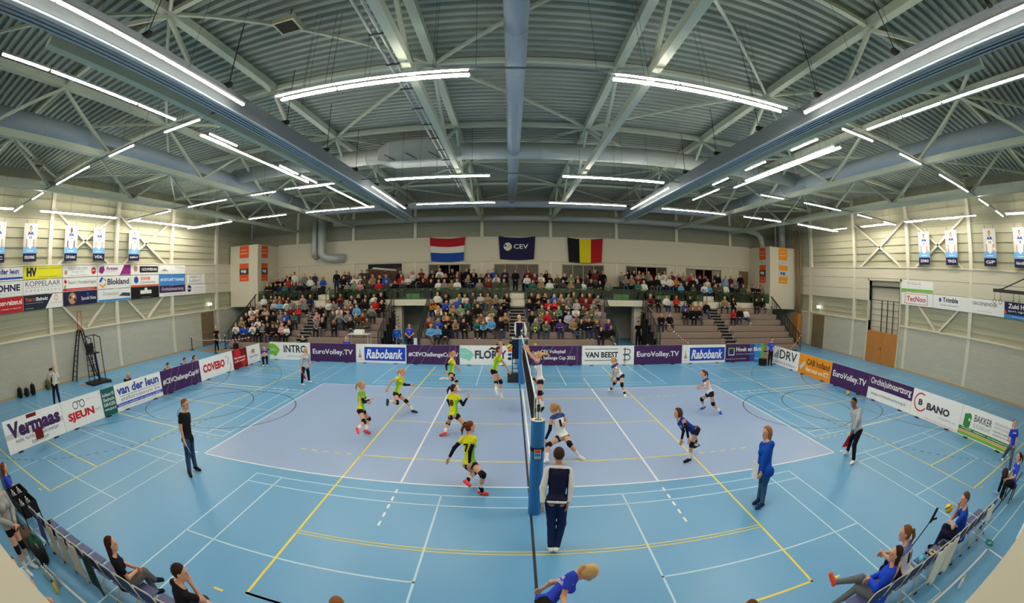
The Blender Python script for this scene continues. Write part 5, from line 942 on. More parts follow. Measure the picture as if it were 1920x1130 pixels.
PI = math.pi; RAD = math.radians
POSES = {'p_run_far':[1.74,-10,[[-2.938,4.126,0.744],[-2.91,4.233,1.314],[-2.86,4.281,1.55],[-2.939,4.069,1.301],[-3.131,3.997,1.088],[-3.089,3.844,0.903],[-2.884,4.381,1.24],[-2.837,4.556,1.042],[-2.675,4.538,0.859],[-2.954,4.036,0.732],[-2.848,3.665,0.591],[-3.133,3.384,0.683],[-3.297,3.384,0.654],[-2.924,4.206,0.699],[-2.757,4.317,0.341],[-2.665,4.005,0.09],[-2.504,3.962,0.041]]],
 'p_hit':[1.8,-10,[[-1.099,2.102,1.338],[-0.932,2.197,1.846],[-0.921,2.234,2.07],[-0.974,2.029,1.842],[-0.829,1.846,1.994],[-0.836,1.886,2.243],[-0.917,2.349,1.764],[-0.721,2.303,1.527],[-0.569,2.252,1.293],[-1.124,2.01,1.331],[-1.007,1.902,0.882],[-1.001,1.513,0.711],[-0.922,1.435,0.579],[-1.093,2.184,1.288],[-0.848,2.091,0.891],[-0.808,1.976,0.465],[-0.774,1.883,0.324]]],
 'p8':[1.72,60,[[-2.173,-1.056,0.637],[-2.189,-0.906,1.191],[-2.185,-0.851,1.401],[-2.051,-0.996,1.174],[-1.895,-1.05,0.938],[-1.775,-0.98,1.136],[-2.324,-0.839,1.123],[-2.402,-0.647,0.957],[-2.341,-0.592,0.729],[-2.098,-1.107,0.623],[-1.809,-1.197,0.352],[-1.768,-0.89,0.09],[-1.614,-0.833,0.042],[-2.247,-1.021,0.596],[-2.391,-0.855,0.254],[-2.435,-1.223,0.09],[-2.589,-1.28,0.042]]],
 'p7':[1.78,60,[[-1.39,-4.461,0.594],[-1.424,-4.256,1.15],[-1.398,-4.17,1.386],[-1.283,-4.352,1.146],[-1.379,-4.47,0.891],[-1.387,-4.588,0.637],[-1.561,-4.191,1.07],[-1.747,-4.29,0.893],[-1.853,-4.394,0.692],[-1.312,-4.515,0.587],[-1.076,-4.853,0.505],[-1.135,-4.832,0.09],[-0.966,-4.847,0.04],[-1.464,-4.428,0.545],[-1.323,-4.181,0.236],[-1.463,-4.575,0.194],[-1.357,-4.7,0.15]]],
 'p5':[1.72,0,[[-4.98,-1.361,0.751],[-4.973,-1.211,1.284],[-4.983,-1.16,1.495],[-4.973,-1.377,1.285],[-4.85,-1.413,1.017],[-4.671,-1.568,1.066],[-4.973,-1.07,1.199],[-4.948,-1.142,0.93],[-4.829,-0.933,0.951],[-4.98,-1.453,0.747],[-4.797,-1.687,0.471],[-4.873,-2.077,0.386],[-4.802,-2.2,0.303],[-4.98,-1.285,0.7],[-4.85,-1.085,0.372],[-4.874,-1.375,0.09],[-4.711,-1.39,0.042]]],
 'p6':[1.72,-8,[[-4.45,0.943,0.69],[-4.328,1.102,1.228],[-4.265,1.163,1.427],[-4.359,0.94,1.236],[-4.613,0.836,1.122],[-4.717,0.748,0.908],[-4.316,1.24,1.138],[-4.263,1.344,0.899],[-4.075,1.491,0.864],[-4.468,0.853,0.69],[-4.346,0.551,0.448],[-4.579,0.251,0.591],[-4.589,0.195,0.437],[-4.445,1.017,0.636],[-4.134,1.028,0.375],[-3.877,0.896,0.09],[-3.713,0.896,0.042]]],
 'q_block':[1.82,180,[[0.498,0.695,1.299],[0.421,0.811,1.89],[0.427,0.851,2.121],[0.426,0.967,1.813],[0.236,1.019,2.059],[0.057,1.059,2.278],[0.426,0.636,1.878],[0.195,0.685,2.086],[0.021,0.726,2.309],[0.502,0.779,1.252],[0.511,0.722,0.826],[0.586,0.575,0.374],[0.51,0.618,0.224],[0.502,0.598,1.287],[0.457,0.384,0.918],[0.407,0.258,0.493],[0.332,0.302,0.342]]],
 'q_block2':[1.82,180,[[0.532,1.995,1.028],[0.475,2.111,1.621],[0.478,2.152,1.847],[0.479,2.268,1.543],[0.32,2.323,1.809],[0.167,2.364,2.048],[0.479,1.937,1.608],[0.315,1.991,1.872],[0.162,2.032,2.11],[0.535,2.079,0.98],[0.303,1.725,1.055],[0.245,1.349,0.857],[0.159,1.364,0.707],[0.535,1.898,1.016],[0.589,2.033,0.611],[0.697,2.377,0.378],[0.622,2.42,0.227]]],
 'q1':[1.8,110,[[0.884,-2.491,0.515],[0.733,-2.3,1.045],[0.646,-2.23,1.243],[0.9,-2.258,1.028],[1.011,-2.149,0.798],[0.947,-2.393,0.812],[0.59,-2.371,0.98],[0.548,-2.474,0.689],[0.431,-2.56,0.446],[0.976,-2.47,0.501],[1.036,-2.884,0.426],[1.295,-2.911,0.09],[1.443,-2.997,0.039],[0.807,-2.531,0.475],[0.484,-2.787,0.368],[0.432,-3.103,0.09],[0.27,-3.162,0.039]]],
 'q3':[1.75,215,[[4.0,3.473,0.777],[3.754,3.625,1.21],[3.701,3.679,1.418],[3.696,3.726,1.089],[3.791,3.834,0.86],[3.728,3.788,0.596],[3.855,3.499,1.258],[3.866,3.431,0.963],[3.686,3.428,0.755],[3.971,3.526,0.706],[3.845,3.781,0.406],[3.792,4.041,0.09],[3.627,4.012,0.041],[4.057,3.403,0.798],[3.996,3.16,0.47],[4.153,3.192,0.09],[4.124,3.027,0.041]]],
 'q4':[1.76,180,[[6.665,0.416,0.761],[6.506,0.611,1.225],[6.441,0.69,1.423],[6.519,0.745,1.123],[6.58,0.901,0.909],[6.534,1.135,0.844],[6.519,0.444,1.25],[6.517,0.366,0.955],[6.268,0.488,0.945],[6.674,0.487,0.7],[6.524,0.766,0.432],[6.72,0.896,0.09],[6.557,0.853,0.041],[6.674,0.323,0.769],[6.782,0.286,0.37],[7.076,0.197,0.09],[7.13,0.104,-0.039]]],
 'q5':[1.7,175,[[4.282,-3.466,0.842],[3.906,-3.214,1.068],[3.863,-3.129,1.261],[3.947,-3.122,0.939],[4.107,-3.111,0.731],[4.053,-3.175,0.507],[3.928,-3.348,1.158],[4.027,-3.489,0.92],[4.053,-3.592,0.696],[4.308,-3.418,0.769],[4.457,-3.2,0.467],[4.67,-2.974,0.213],[4.508,-2.989,0.165],[4.298,-3.542,0.889],[4.203,-3.546,0.499],[4.185,-3.574,0.099],[4.024,-3.588,0.051]]],
 'coach_l':[1.9,10,[[-8.348,-5.648,0.936],[-8.453,-5.518,1.548],[-8.452,-5.435,1.773],[-8.415,-5.697,1.542],[-8.397,-5.806,1.258],[-8.31,-5.856,0.976],[-8.474,-5.359,1.46],[-8.473,-5.4,1.17],[-8.421,-5.485,0.888],[-8.326,-5.746,0.928],[-8.463,-5.682,0.505],[-8.397,-5.838,0.09],[-8.249,-5.942,0.037],[-8.359,-5.562,0.883],[-8.553,-5.396,0.515],[-8.455,-5.499,0.09],[-8.274,-5.499,0.037]]],
 'line_r':[1.84,180,[[9.08,-5.195,0.92],[9.064,-4.981,1.424],[9.025,-4.863,1.62],[9.065,-4.842,1.314],[9.085,-4.974,1.061],[9.122,-4.92,0.811],[9.065,-5.156,1.448],[8.926,-5.257,1.221],[8.816,-5.251,0.954],[9.081,-5.121,0.855],[9.182,-4.911,0.489],[9.331,-4.767,0.108],[9.158,-4.797,0.056],[9.081,-5.293,0.928],[8.984,-5.29,0.504],[8.984,-5.42,0.09],[8.81,-5.451,0.038]]],
 'line_l':[1.68,-35,[[-9.753,4.199,0.829],[-9.75,4.298,1.363],[-9.73,4.345,1.569],[-9.838,4.164,1.345],[-9.829,3.981,1.161],[-9.831,3.924,0.903],[-9.662,4.417,1.297],[-9.692,4.499,1.053],[-9.58,4.385,0.88],[-9.801,4.125,0.815],[-9.778,3.91,0.482],[-9.834,3.889,0.09],[-9.676,3.861,0.043],[-9.705,4.262,0.789],[-9.779,4.505,0.484],[-9.752,4.475,0.09],[-9.592,4.475,0.043]]],
 'coach_r':[1.8,180,[[4.93,-6.134,0.781],[4.966,-5.912,1.338],[4.972,-5.829,1.549],[4.963,-5.774,1.234],[4.922,-5.88,0.96],[4.847,-5.954,0.717],[4.963,-6.084,1.357],[4.823,-6.116,1.081],[4.744,-6.199,0.822],[4.928,-6.061,0.719],[5.092,-5.878,0.373],[4.925,-6.147,0.09],[4.756,-6.176,0.039],[4.928,-6.23,0.787],[5.014,-6.097,0.392],[4.88,-6.364,0.09],[4.711,-6.394,0.039]]],
 'ref2':[1.88,90,[[0.278,-6.747,0.955],[0.315,-6.512,1.462],[0.315,-6.416,1.679],[0.485,-6.532,1.406],[0.521,-6.672,1.154],[0.475,-6.795,0.925],[0.138,-6.532,1.431],[0.047,-6.672,1.152],[0.04,-6.804,0.922],[0.371,-6.76,0.919],[0.396,-6.783,0.477],[0.313,-6.984,0.09],[0.344,-6.807,0.037],[0.181,-6.76,0.933],[0.217,-6.79,0.492],[0.215,-6.978,0.09],[0.199,-6.799,0.037]]],
 'ump':[1.85,-90,[[-0.061,5.997,2.075],[-0.074,6.058,2.689],[-0.102,6.079,2.921],[-0.245,6.053,2.639],[-0.27,6.019,2.346],[-0.225,5.983,2.077],[0.098,6.053,2.646],[0.189,6.015,2.348],[0.175,5.982,2.091],[-0.154,5.994,2.042],[-0.154,5.974,1.606],[-0.154,5.994,1.19],[-0.154,5.818,1.138],[0.033,5.994,2.046],[0.033,5.974,1.61],[0.033,5.994,1.194],[0.033,5.818,1.142]]],
 'kid_walk':[1.55,215,[[14.044,-9.457,0.78],[14.123,-9.363,1.225],[14.146,-9.297,1.408],[14.034,-9.253,1.177],[13.964,-9.231,0.921],[13.987,-9.444,0.804],[14.198,-9.488,1.197],[14.172,-9.593,0.984],[13.991,-9.613,0.864],[13.995,-9.398,0.749],[14.172,-9.232,0.476],[14.412,-9.083,0.243],[14.291,-9.168,0.199],[14.085,-9.526,0.76],[13.932,-9.618,0.441],[14.023,-9.668,0.09],[13.901,-9.753,0.046]]],
 'photog':[1.78,-45,[[-19.84,-4.102,0.92],[-19.871,-3.987,1.449],[-19.913,-4.004,1.669],[-19.984,-4.112,1.423],[-20.078,-4.353,1.329],[-20.015,-4.156,1.518],[-19.753,-3.88,1.386],[-19.689,-3.843,1.121],[-19.774,-3.942,1.369],[-19.902,-4.172,0.901],[-19.706,-4.32,0.56],[-19.577,-4.445,0.18],[-19.457,-4.565,0.13],[-19.775,-4.045,0.881],[-19.584,-4.107,0.512],[-19.462,-4.14,0.111],[-19.342,-4.26,0.061]]],
 'girl_kneel':[1.62,-25,[[-0.05,-9.2,0.8],[0.287,-9.016,1.092],[0.484,-9.017,1.147],[0.215,-9.125,1.176],[0.129,-9.301,0.976],[0.15,-9.524,0.934],[0.302,-8.938,0.958],[0.024,-8.936,0.923],[-0.078,-8.854,0.737],[-0.093,-9.261,0.843],[0.052,-9.615,0.854],[-0.193,-9.856,1.022],[-0.053,-9.921,0.976],[-0.045,-9.159,0.724],[-0.009,-9.052,0.359],[-0.175,-9.368,0.495],[-0.035,-9.434,0.449]]],
 'guard':[1.75,-60,[[-21.491,11.707,0.868],[-21.51,11.762,1.448],[-21.535,11.768,1.678],[-21.649,11.676,1.407],[-21.654,11.637,1.14],[-21.467,11.804,1.217],[-21.368,11.839,1.401],[-21.338,11.828,1.133],[-21.548,11.657,1.182],[-21.567,11.66,0.84],[-21.667,11.737,0.447],[-21.569,11.554,0.09],[-21.485,11.409,0.041],[-21.414,11.749,0.837],[-21.553,11.851,0.462],[-21.404,11.75,0.09],[-21.321,11.605,0.041]]]}
def F(key, name, lab, H=None, yaw=None, **k):
    H0, y0, J = POSES[key]; return person(name, lab, J, RAD(y0 if yaw is None else yaw), H or H0, **k)
Y1, Y2, WH = (226,222,40), (120,196,50), (232,234,236)
pl = dict(top=Y1, top2=Y2, bottom=(24,24,28), kneepad=(24,24,30), sleeve='cap', sock=(232,230,228), group='players in yellow shirts'); pink = (245,84,88)
F('p_run_far', 'volleyball_player', 'yellow-shirted player running near the far sideline, one leg kicked back', shoe=(235,215,215), hair=(190,130,75), armsleeve='R', number='1', **pl)
F('p_hit', 'volleyball_player', 'yellow-shirted player jumping at the net with a hand raised to the ball', shoe=(235,235,235), hair=(80,45,35), hairstyle='fly', number='9', **pl)
F('p8', 'volleyball_player', 'player with 8 on her yellow shirt, seen from behind', shoe=pink, hair=(60,40,34), armsleeve=True, number='8', headyaw=RAD(20), **pl)
F('p7', 'volleyball_player', 'player with 7 on her yellow shirt, black sleeves, just inside the near sideline', shoe=pink, hair=(110,60,34), armsleeve=True, number='7', ankle=(24,24,28), headyaw=RAD(30), **pl)
F('p5', 'volleyball_player', 'lime-shirted player in pink shoes in the back corner by the adverts side', shoe=pink, hair=(190,150,95), armsleeve='RL', number='5', **{**pl, 'top': Y2, 'top2': Y1})
F('p6', 'volleyball_player', 'yellow-shirted player in mid stride with dark green shoes', shoe=(40,66,70), hair=(196,150,105), armsleeve='L', number='6', **pl)
qw = dict(top=WH, top2=(60,80,140), collar=True, bottom=(34,34,52), kneepad=(24,24,34), sleeve='none', sock=(236,236,236), group='players in white and blue'); 
F('q_block', 'volleyball_player', 'white-shirted player blocking with both arms above the net', shoe=(40,42,50), hair=(205,165,100), hairstyle='fly', number='3', curl=.1, **qw)
F('q_block2', 'volleyball_player', 'white-shirted player half hidden behind the blocker at the net', shoe=(50,52,60), hair=(60,44,36), armsleeve=True, number='12', curl=.1, **qw)
F('q1', 'volleyball_player', 'player with 1 on her white shirt crouching behind the near net post', shoe=(240,240,240), hair=(196,140,80), armsleeve='L', number='1', headyaw=RAD(150), ankle=None, **qw)
F('q3', 'volleyball_player', 'white-shirted player crouching on the far part of the court, hands on knee', shoe=(240,240,236), hair=(190,140,90), number='4', ankle=(30,32,40), **qw)
F('q4', 'volleyball_player', 'white-shirted player striding in blue shoes, hands held together', shoe=(50,100,215), hair=(90,55,38), number='14', **qw)
F('q5', 'volleyball_player', 'player in dark blue shirt crouching, curly brown hair', shoe=(30,32,36), hair=(84,52,38), hairstyle='long', puff=.02, number='5', armsleeve=True, ncol=(235,235,235), **{**qw, 'top': (30,58,140), 'top2': None, 'collar': None})
bl = F('coach_l', 'coach', 'coach in black polo and jeans holding white papers beside the court', fem=False, top=(24,24,26), bulk=.012, bottom=(52,74,110), legs='trousers', shoe=(34,34,38), hair=(120,82,52), hairstyle='short', skin=(205,150,122), h=.010)
F('line_r', 'line_judge', 'line judge in grey sweatshirt and dark trousers with lowered red flag', fem=False, top=(176,180,182), sleeve='long', bottom=(24,24,36), legs='trousers', shoe=(240,238,232), hair=(24,20,20), hairstyle='short', skin=(140,92,68), curl=1.1, bulk=.014)
F('line_l', 'line_judge', 'fair-haired line judge in grey sweatshirt with red flag by the far boards', top=(178,182,184), sleeve='long', bottom=(22,22,34), legs='trousers', shoe=(238,236,232), hair=(205,170,110), hairstyle='long', curl=1.1, bulk=.018, puff=.008)
F('coach_r', 'coach', 'brown-haired coach in bright blue hooded jacket, hand behind white papers', fem=True, top=(22,78,180), sleeve='long', bottom=(50,84,118), legs='trousers', shoe=(36,52,98), hair=(150,104,62), hairstyle='long', h=.010, bulk=.03, puff=.018)
F('ref2', 'referee', 'second referee from behind in navy vest and white sleeves beside the net post', fem=False, top=(24,28,58), top2=(222,222,222), collar='vest', sleeve='long', bottom=(26,44,84), legs='trousers', shoe=(236,234,226), hair=(66,46,36), hairstyle='short', belt=(236,234,226), skin=(180,130,105), h=.010)
F('ump', 'referee', 'first referee standing on the tower in navy vest and white sleeves', fem=False, top=(24,28,62), top2=(228,228,226), collar='vest', sleeve='long', bottom=(24,30,60), legs='trousers', shoe=(30,30,34), hair=(190,150,120), hairstyle='bald', belt=(236,234,226))
vol = dict(top=(52,72,205), bottom=(26,26,34), legs='trousers', logo=('volley', .36, .16, .05, (230,232,240), 1)); vg = 'helpers in blue shirts'
F('kid_walk', 'helper', 'helper in blue shirt and grey leggings walking past the clover mark board', hair=(110,80,58), shoe=(235,235,235), **{**vol, 'bottom': (84,96,116)}, group=vg)
F('kid_sit', 'helper', 'helper in blue shirt sitting on a black stool with a dark bundle on her lap', yaw=130, hair=(70,44,34), shoe=(170,180,220), **vol, group=vg) if False else None
F('photog', 'photographer', 'photographer in white shirt raising a camera behind the first board of the adverts side', fem=False, top=(228,228,222), bottom=(26,30,44), legs='trousers', shoe=(30,30,30), hair=(200,160,130), hairstyle='bald')
F('guard', 'steward', 'steward in black with folded arms by the brown door behind the barrier tape', fem=False, top=(26,26,28), bottom=(28,28,32), legs='trousers', shoe=(20,20,22), hair=(150,110,90), hairstyle='bald')
def SP(kind, x, y, z, yaw, name, lab, H=1.75, **k): return person(name, lab, placed(kind, x, y, z, RAD(yaw), H/1.75), RAD(yaw), H, **k)
SP('apart', 11.95, -10.45, .43, 125, 'helper', 'helper in blue shirt sitting on a black stool with a dark bundle on her lap', 1.6, hair=(70,44,34), shoe=(170,180,220), group=vg, **vol)
SP('st', 15.0, 8.2, 0, -100, 'helper', 'helper in blue shirt standing where the far boards meet the gate side boards', 1.62, hair=(100,70,50), shoe=(34,34,40), group=vg, h=.013, **vol)
SP('lean', -14.35, 7.75, .42, -60, 'helper', 'blue-shirted helper sitting with a yellow ball by the short white end board', 1.6, hair=(110,80,56), shoe=(230,230,232), group=vg, h=.013, **vol)
SP('st', -7.8, 13.6, 0, -88, 'helper', 'grey-haired helper in blue tracksuit jacket standing before the tunnel pillar', 1.72, fem=False, hair=(130,110,95), hairstyle='short', shoe=(30,30,34), sleeve='long', group=vg, h=.014, **{**vol, 'top': (28,84,190)})
SP('st_front', -6.95, 13.6, 0, -80, 'helper', 'tall helper in blue T-shirt standing in the tunnel opening, arm out', 1.82, fem=False, hair=(120,84,60), hairstyle='short', shoe=(30,30,34), group=vg, h=.014, **vol)
SP('st', -10.3, 10.9, -.42, -92, 'helper', 'bald helper in blue shirt standing behind the second far board', 1.72, fem=False, hair=(150,110,90), hairstyle='bald', shoe=(30,30,34), group=vg, h=.014, **vol)
SP('st', 8.8, 16.6, 0, -92, 'steward', 'steward in black standing at the tunnel pillar by the mostly empty block', 1.75, fem=False, top=(24,24,28), bottom=(22,22,28), legs='trousers', hair=(70,50,40), hairstyle='short', shoe=(20,20,22), h=.014)
# officials at the desk behind the boards
for (x, y, z), top, lab, fem, hs in (((-16.5, 1.2, .42), (26,26,30), 'man in black at the desk behind the purple hashtag board', False, 'short'), ((-16.6, 2.6, .42), (40,70,180), 'man in blue shirt at the desk behind the court boards', False, 'short'), ((-16.5, 3.35, .42), (40,70,180), 'ponytailed woman in blue shirt at the desk behind the court boards', True, 'pony')):
    SP('lean', x, y, z, 0, 'official', lab, 1.75, fem=fem, top=top, bottom=(26,26,34), legs='trousers', hair=(74,52,40), hairstyle=hs, shoe=(30,30,30), group='officials at the desk', h=.014)
SP('lean', -17.35, -.95, .3, 0, 'photographer', 'man in black crouched low behind the white board with blue lettering', 1.75, fem=False, top=(30,28,32), sleeve='long', bottom=(26,26,34), legs='trousers', hair=(190,150,130), hairstyle='bald', shoe=(30,30,30), h=.014)
for x, z, top, lab, hair, hs in ((-1.05, .45, (24,24,28), 'man in dark suit sitting behind the mint leaf board beside the stairs', (60,44,36), 'short'), (.93, .18, (30,30,34), 'woman in black sitting behind the purple two-line board', (190,150,90), 'long'), (1.6, .1, (110,112,118), 'man in grey leaning behind the purple two-line board', (150,130,110), 'short'), (7.6, .15, (24,26,40), 'photographer with dark hair beside the black-clad steward behind the far boards', (70,48,38), 'short'), (4.2, -.15, (60,40,34), 'low sitting photographer behind the board with the chain mark', (80,54,40), 'short')):
    SP('chin' if x > 0 else 'lean', x, 11.0, z, -90, 'photographer', lab, 1.75, fem=(hs == 'long'), top=top, sleeve='long', bottom=(30,30,38), legs='trousers', hair=hair, hairstyle=hs, shoe=(30,30,30), group='photographers behind the far boards', h=.015)
SP('lean', -13.9, 12.1, .4, -80, 'spectator', 'man in dark coat sitting at the foot of the stairs of the packed block', 1.75, fem=False, top=(30,32,36), sleeve='long', bottom=(30,30,38), legs='trousers', hair=(150,110,90), hairstyle='bald', shoe=(30,30,30), h=.015)
# benches at the near side
SP('legx', -5.95, -10.48, .45, 62, 'team_member', 'woman in black shirt with very long dark hair on the adverts side chairs', 1.72, top=(24,22,26), bottom=(104,100,98), legs='trousers', hair=(62,30,26), hairstyle='vlong', shoe=(30,30,34), headyaw=RAD(50), h=.0085, group='people on the chair rows')
SP('chin', -4.55, -10.5, .45, 70, 'team_member', 'dark-haired man with a hand at his mouth on the chair row of the adverts side', 1.82, fem=False, top=(28,28,32), bottom=(60,62,70), legs='trousers', hair=(52,36,30), hairstyle='short', shoe=(30,30,34), headyaw=RAD(40), h=.0085, group='people on the chair rows')
SP('lap', -2.35, -10.0, .42, 90, 'official', 'brown-haired official with hair in a bun cut by the bottom frame edge', 1.7, top=(30,28,34), sleeve='long', bottom=(30,30,34), legs='trousers', hair=(140,92,56), hairstyle='bun', shoe=(30,30,34), h=.0085)
SP('lap', 2.15, -10.3, .42, 100, 'official', 'official with reddish brown hair cut by the bottom frame edge', 1.7, top=(180,140,120), bottom=(30,30,34), legs='trousers', hair=(96,58,40), hairstyle='bun', shoe=(30,30,34), h=.0085)
F('girl_kneel', 'helper', 'fair-haired helper in printed blue shirt bending over at the bottom of the frame', yaw=10, top=(50,70,200), bottom=(20,20,22), legs='trousers', hair=(214,176,116), hairstyle='pony', shoe=(30,30,34), logo=('CHALLENGE CUP\n VRIJWILLIGER', .34, .3, .12, (235,236,244), -1), h=.0085, headyaw=RAD(-5), group=vg)
SP('st_front', -8.75, -11.5, 0, 25, 'volleyball_player', 'player in grey hooded sweater and black shorts with a 2 standing behind the chairs', 1.84, top=(150,152,150), bulk=.02, sleeve='long', bottom=(22,22,26), legs='shorts', kneepad=(24,24,28), hair=(190,140,90), hairstyle='pony', shoe=(236,234,230), sock=(236,236,236), headyaw=RAD(40), h=.0085)
SP('lap', -7.2, -12.15, .35, 35, 'volleyball_player', 'red-haired player sitting at the parapet beside the grey hooded player', 1.72, top=(200,204,205), bottom=(24,24,28), legs='shorts', hair=(110,52,40), hairstyle='bun', shoe=(235,235,235), h=.0085, headyaw=RAD(20))
SP('lap', -6.45, -12.2, .35, 35, 'volleyball_player', 'blonde player in yellow shirt sitting at the parapet in the bottom corner', 1.72, top=Y1, top2=Y2, bottom=(24,24,28), legs='shorts', hair=(205,165,105), hairstyle='pony', shoe=(235,235,235), h=.0085, headyaw=RAD(10))
SP('apart', -11.1, -10.6, .43, 80, 'team_member', 'helper in blue shirt sitting at the near end of the grey barrier', 1.65, top=(50,70,200), bottom=(26,24,34), legs='trousers', hair=(110,60,40), hairstyle='long', shoe=(220,170,150), h=.01, group='people on the chair rows')
SP('chin', 7.72, -10.5, .45, 112, 'team_member', 'man in blue polo and navy trousers resting his chin on his hand', 1.84, fem=False, top=(24,72,180), bottom=(30,32,56), legs='trousers', hair=(92,66,50), hairstyle='short', shoe=(24,24,28), headyaw=RAD(140), h=.0085, group='people on the chair rows')
SP('lean', 5.6, -10.42, .45, 112, 'volleyball_player', 'player with 10 on her white shirt leaning forward on her chair', 1.84, top=WH, top2=(110,120,180), collar=True, sleeve='none', bottom=(34,34,52), legs='shorts', kneepad=(28,26,44), sock=(236,236,236), hair=(120,78,48), shoe=(240,240,240), number='10', headyaw=RAD(130), h=.0085, group='people on the chair rows')
J = placed('legx', 4.78, -10.5, .45, RAD(118), 1.0); J['aR'] = A3((4.28, -9.78, .5)); J['tR'] = A3((4.2, -9.66, .64)); J['kL'] = A3((4.55, -10.1, .48)); J['aL'] = A3((4.2, -9.95, .12)); J['tL'] = A3((4.08, -9.8, .1)); J['kR'] = A3((4.62, -10.05, .62))
person('team_member', 'woman in blue hooded sweater and grey leggings with crossed legs and orange shoes', J, RAD(118), 1.74, top=(34,76,210), bulk=.02, sleeve='long', bottom=(104,112,116), legs='tights', hair=(52,34,30), hairstyle='vlong', shoe=(250,96,60), headyaw=RAD(140), h=.0085, group='people on the chair rows')
SP('st', 7.95, -12.25, 0, 150, 'volleyball_player', 'player at the frame edge behind the parapet, leg with black knee pad and dark shoe', 1.84, top=WH, sleeve='long', bottom=(34,34,52), legs='shorts', kneepad=(24,22,30), sock=(236,236,236), hair=(90,60,44), shoe=(44,36,44), h=.01)
# things held
q = MB(); P0 = A3(POSES['coach_l'][2][5]); c = Vector((P0[0]+.1, P0[1]-.02, P0[2]-.12)); q.bar(c+Vector((-.1,0,.13)), c+Vector((.12,-.04,-.16)), .008, .3, up=(.6,-.6,.4)); tag(q.build('paper_sheet', M_bw), 'white papers held by the coach in black', 'paper')
q = MB(); P0 = A3(POSES['coach_r'][2][5]); c = Vector((P0[0]-.1, P0[1]-.02, P0[2]+.02)); q.bar(c+Vector((-.02,0,.2)), c+Vector((.03,.02,-.2)), .012, .24, up=(0,1,0)); tag(q.build('paper_sheet', M_bw), 'white papers held by the coach in the blue jacket', 'paper')
def hflag(p, dr, lab):
    t = thing('line_flag', lab, 'flag', tuple(p)); q = MB(); p = Vector(p); d = Vector(dr).normalized(); q.tube([p-d*.08, p+d*.5], .01, 8); q.build('stick', M_nose, t, True)
    q = MB(); n = 6; s_ = Vector((.25, -.05, 0)); a = p+d*.12; b_ = p+d*.5
    for i in range(n):
        w0 = Vector((0, .02*math.sin(i*1.7), 0)); w1 = Vector((0, .02*math.sin((i+1)*1.7), 0)); q.face([a+s_*(.15*i/n)+w0, b_+s_*(i/n)+w0, b_+s_*((i+1)/n)+w1, a+s_*(.15*(i+1)/n)+w1])
    q.build('cloth', mat('flag_bright_red', (215, 40, 40), .8), t, True)
w = POSES['line_l'][2][5]; hflag((w[0], w[1]-.02, w[2]-.08), (.12, -.05, -1), 'red flag held down by the fair-haired line judge'); w = POSES['line_r'][2][5]; hflag((w[0]-.05, w[1], w[2]-.05), (-.5, .1, -1), 'red flag held down by the line judge near the red oval board')
# camera of the photographer, laptop and desk
t = thing('photo_camera', 'black camera held up by the photographer in white', 'camera', (-19.75, -4.25, 1.62)); q = MB(); q.box(-19.8, -19.66, -4.32, -4.2, 1.58, 1.68); q.build('camera_body', M_foot, t, bevel=.01); q = MB(); q.tube([(-19.7, -4.3, 1.63), (-19.62, -4.42, 1.63)], .04, 12); q.build('lens', M_foot, t, True)
t = thing('desk', 'grey officials desk behind the purple hashtag board', 'desk', (-16.0, 2.2, 0)); q = MB(); q.box(-16.25, -15.72, .6, 3.9, .7, .74); q.build('desk_top', M_case2, t)
for x, y in ((-16.2, .7), (-15.8, .7), (-16.2, 3.8), (-15.8, 3.8)): q = MB(); q.bar((x, y, 0), (x, y, .7), .04); q.build('leg', M_rail, t)
for y, lab in ((1.55, 'grey laptop in front of the man in black at the desk'), (3.6, 'black laptop at the end of the officials desk')):
    t = thing('laptop', lab, 'laptop', (-16, y, .74)); q = MB(); q.box(-16.1, -15.88, y-.16, y+.16, .742, .76); q.build('keyboard_base', M_rail, t); q = MB(); q.bar((-15.87, y, .76), (-15.8, y, .98), .32, .01, up=(1,0,0)); q.build('screen', M_duct, t)

# ------------------------------------------------------------------ net, posts, referee tower
M_pad = mat('post_padding_blue', (50, 118, 180), .45); M_net = mat('net_cord', (34, 36, 40), .8); M_post = mat('post_metal', (168, 172, 170), .3, metal=.6)
t = thing('volleyball_net', 'volleyball net with white tapes across the middle of the court', 'net', (0, 0, 1.24)); q = MB()
for k in range(96): y = -4.72+9.44*k/95; q.box(-.003, .003, y-.003, y+.003, 1.26, 2.2)
for k in range(11): z = 1.28+.09*k; q.box(-.003, .003, -4.72, 4.72, z-.003, z+.003)
q.build('net_mesh', M_net, t); q = MB(); q.box(-.012, .012, -4.75, 4.75, 2.17, 2.24); q.build('top_tape', M_bw, t); q = MB(); q.box(-.01, .01, -4.75, 4.75, 1.22, 1.26); q.build('bottom_tape', M_bw, t)
for y in (-4.5, 4.5): q = MB(); q.box(-.014, .014, y-.03, y+.03, 1.22, 2.24); q.build('side_band', M_bw, t)
for y in (-5.45, 5.35):
    for z in (2.2, 1.25): q = MB(); s_ = -1 if y < 0 else 1; q.tube([(0, y, z), (0, 4.75*s_, z)], .008, 6); q.build('tension_rope', M_net, t)
for y in (-4.56, 4.56):
    t2 = thing('net_antenna', 'red and white antenna on the %s end of the net' % ('near' if y < 0 else 'far'), 'antenna', (0, y, 1.24)); q = MB()
    for k in range(18): q.box(-.006+.015, .006+.015, y-.006, y+.006, 1.24+k*.1, 1.34+k*.1, M_bw if k % 2 else kc('r'))
    q.build('rod', None, t2)
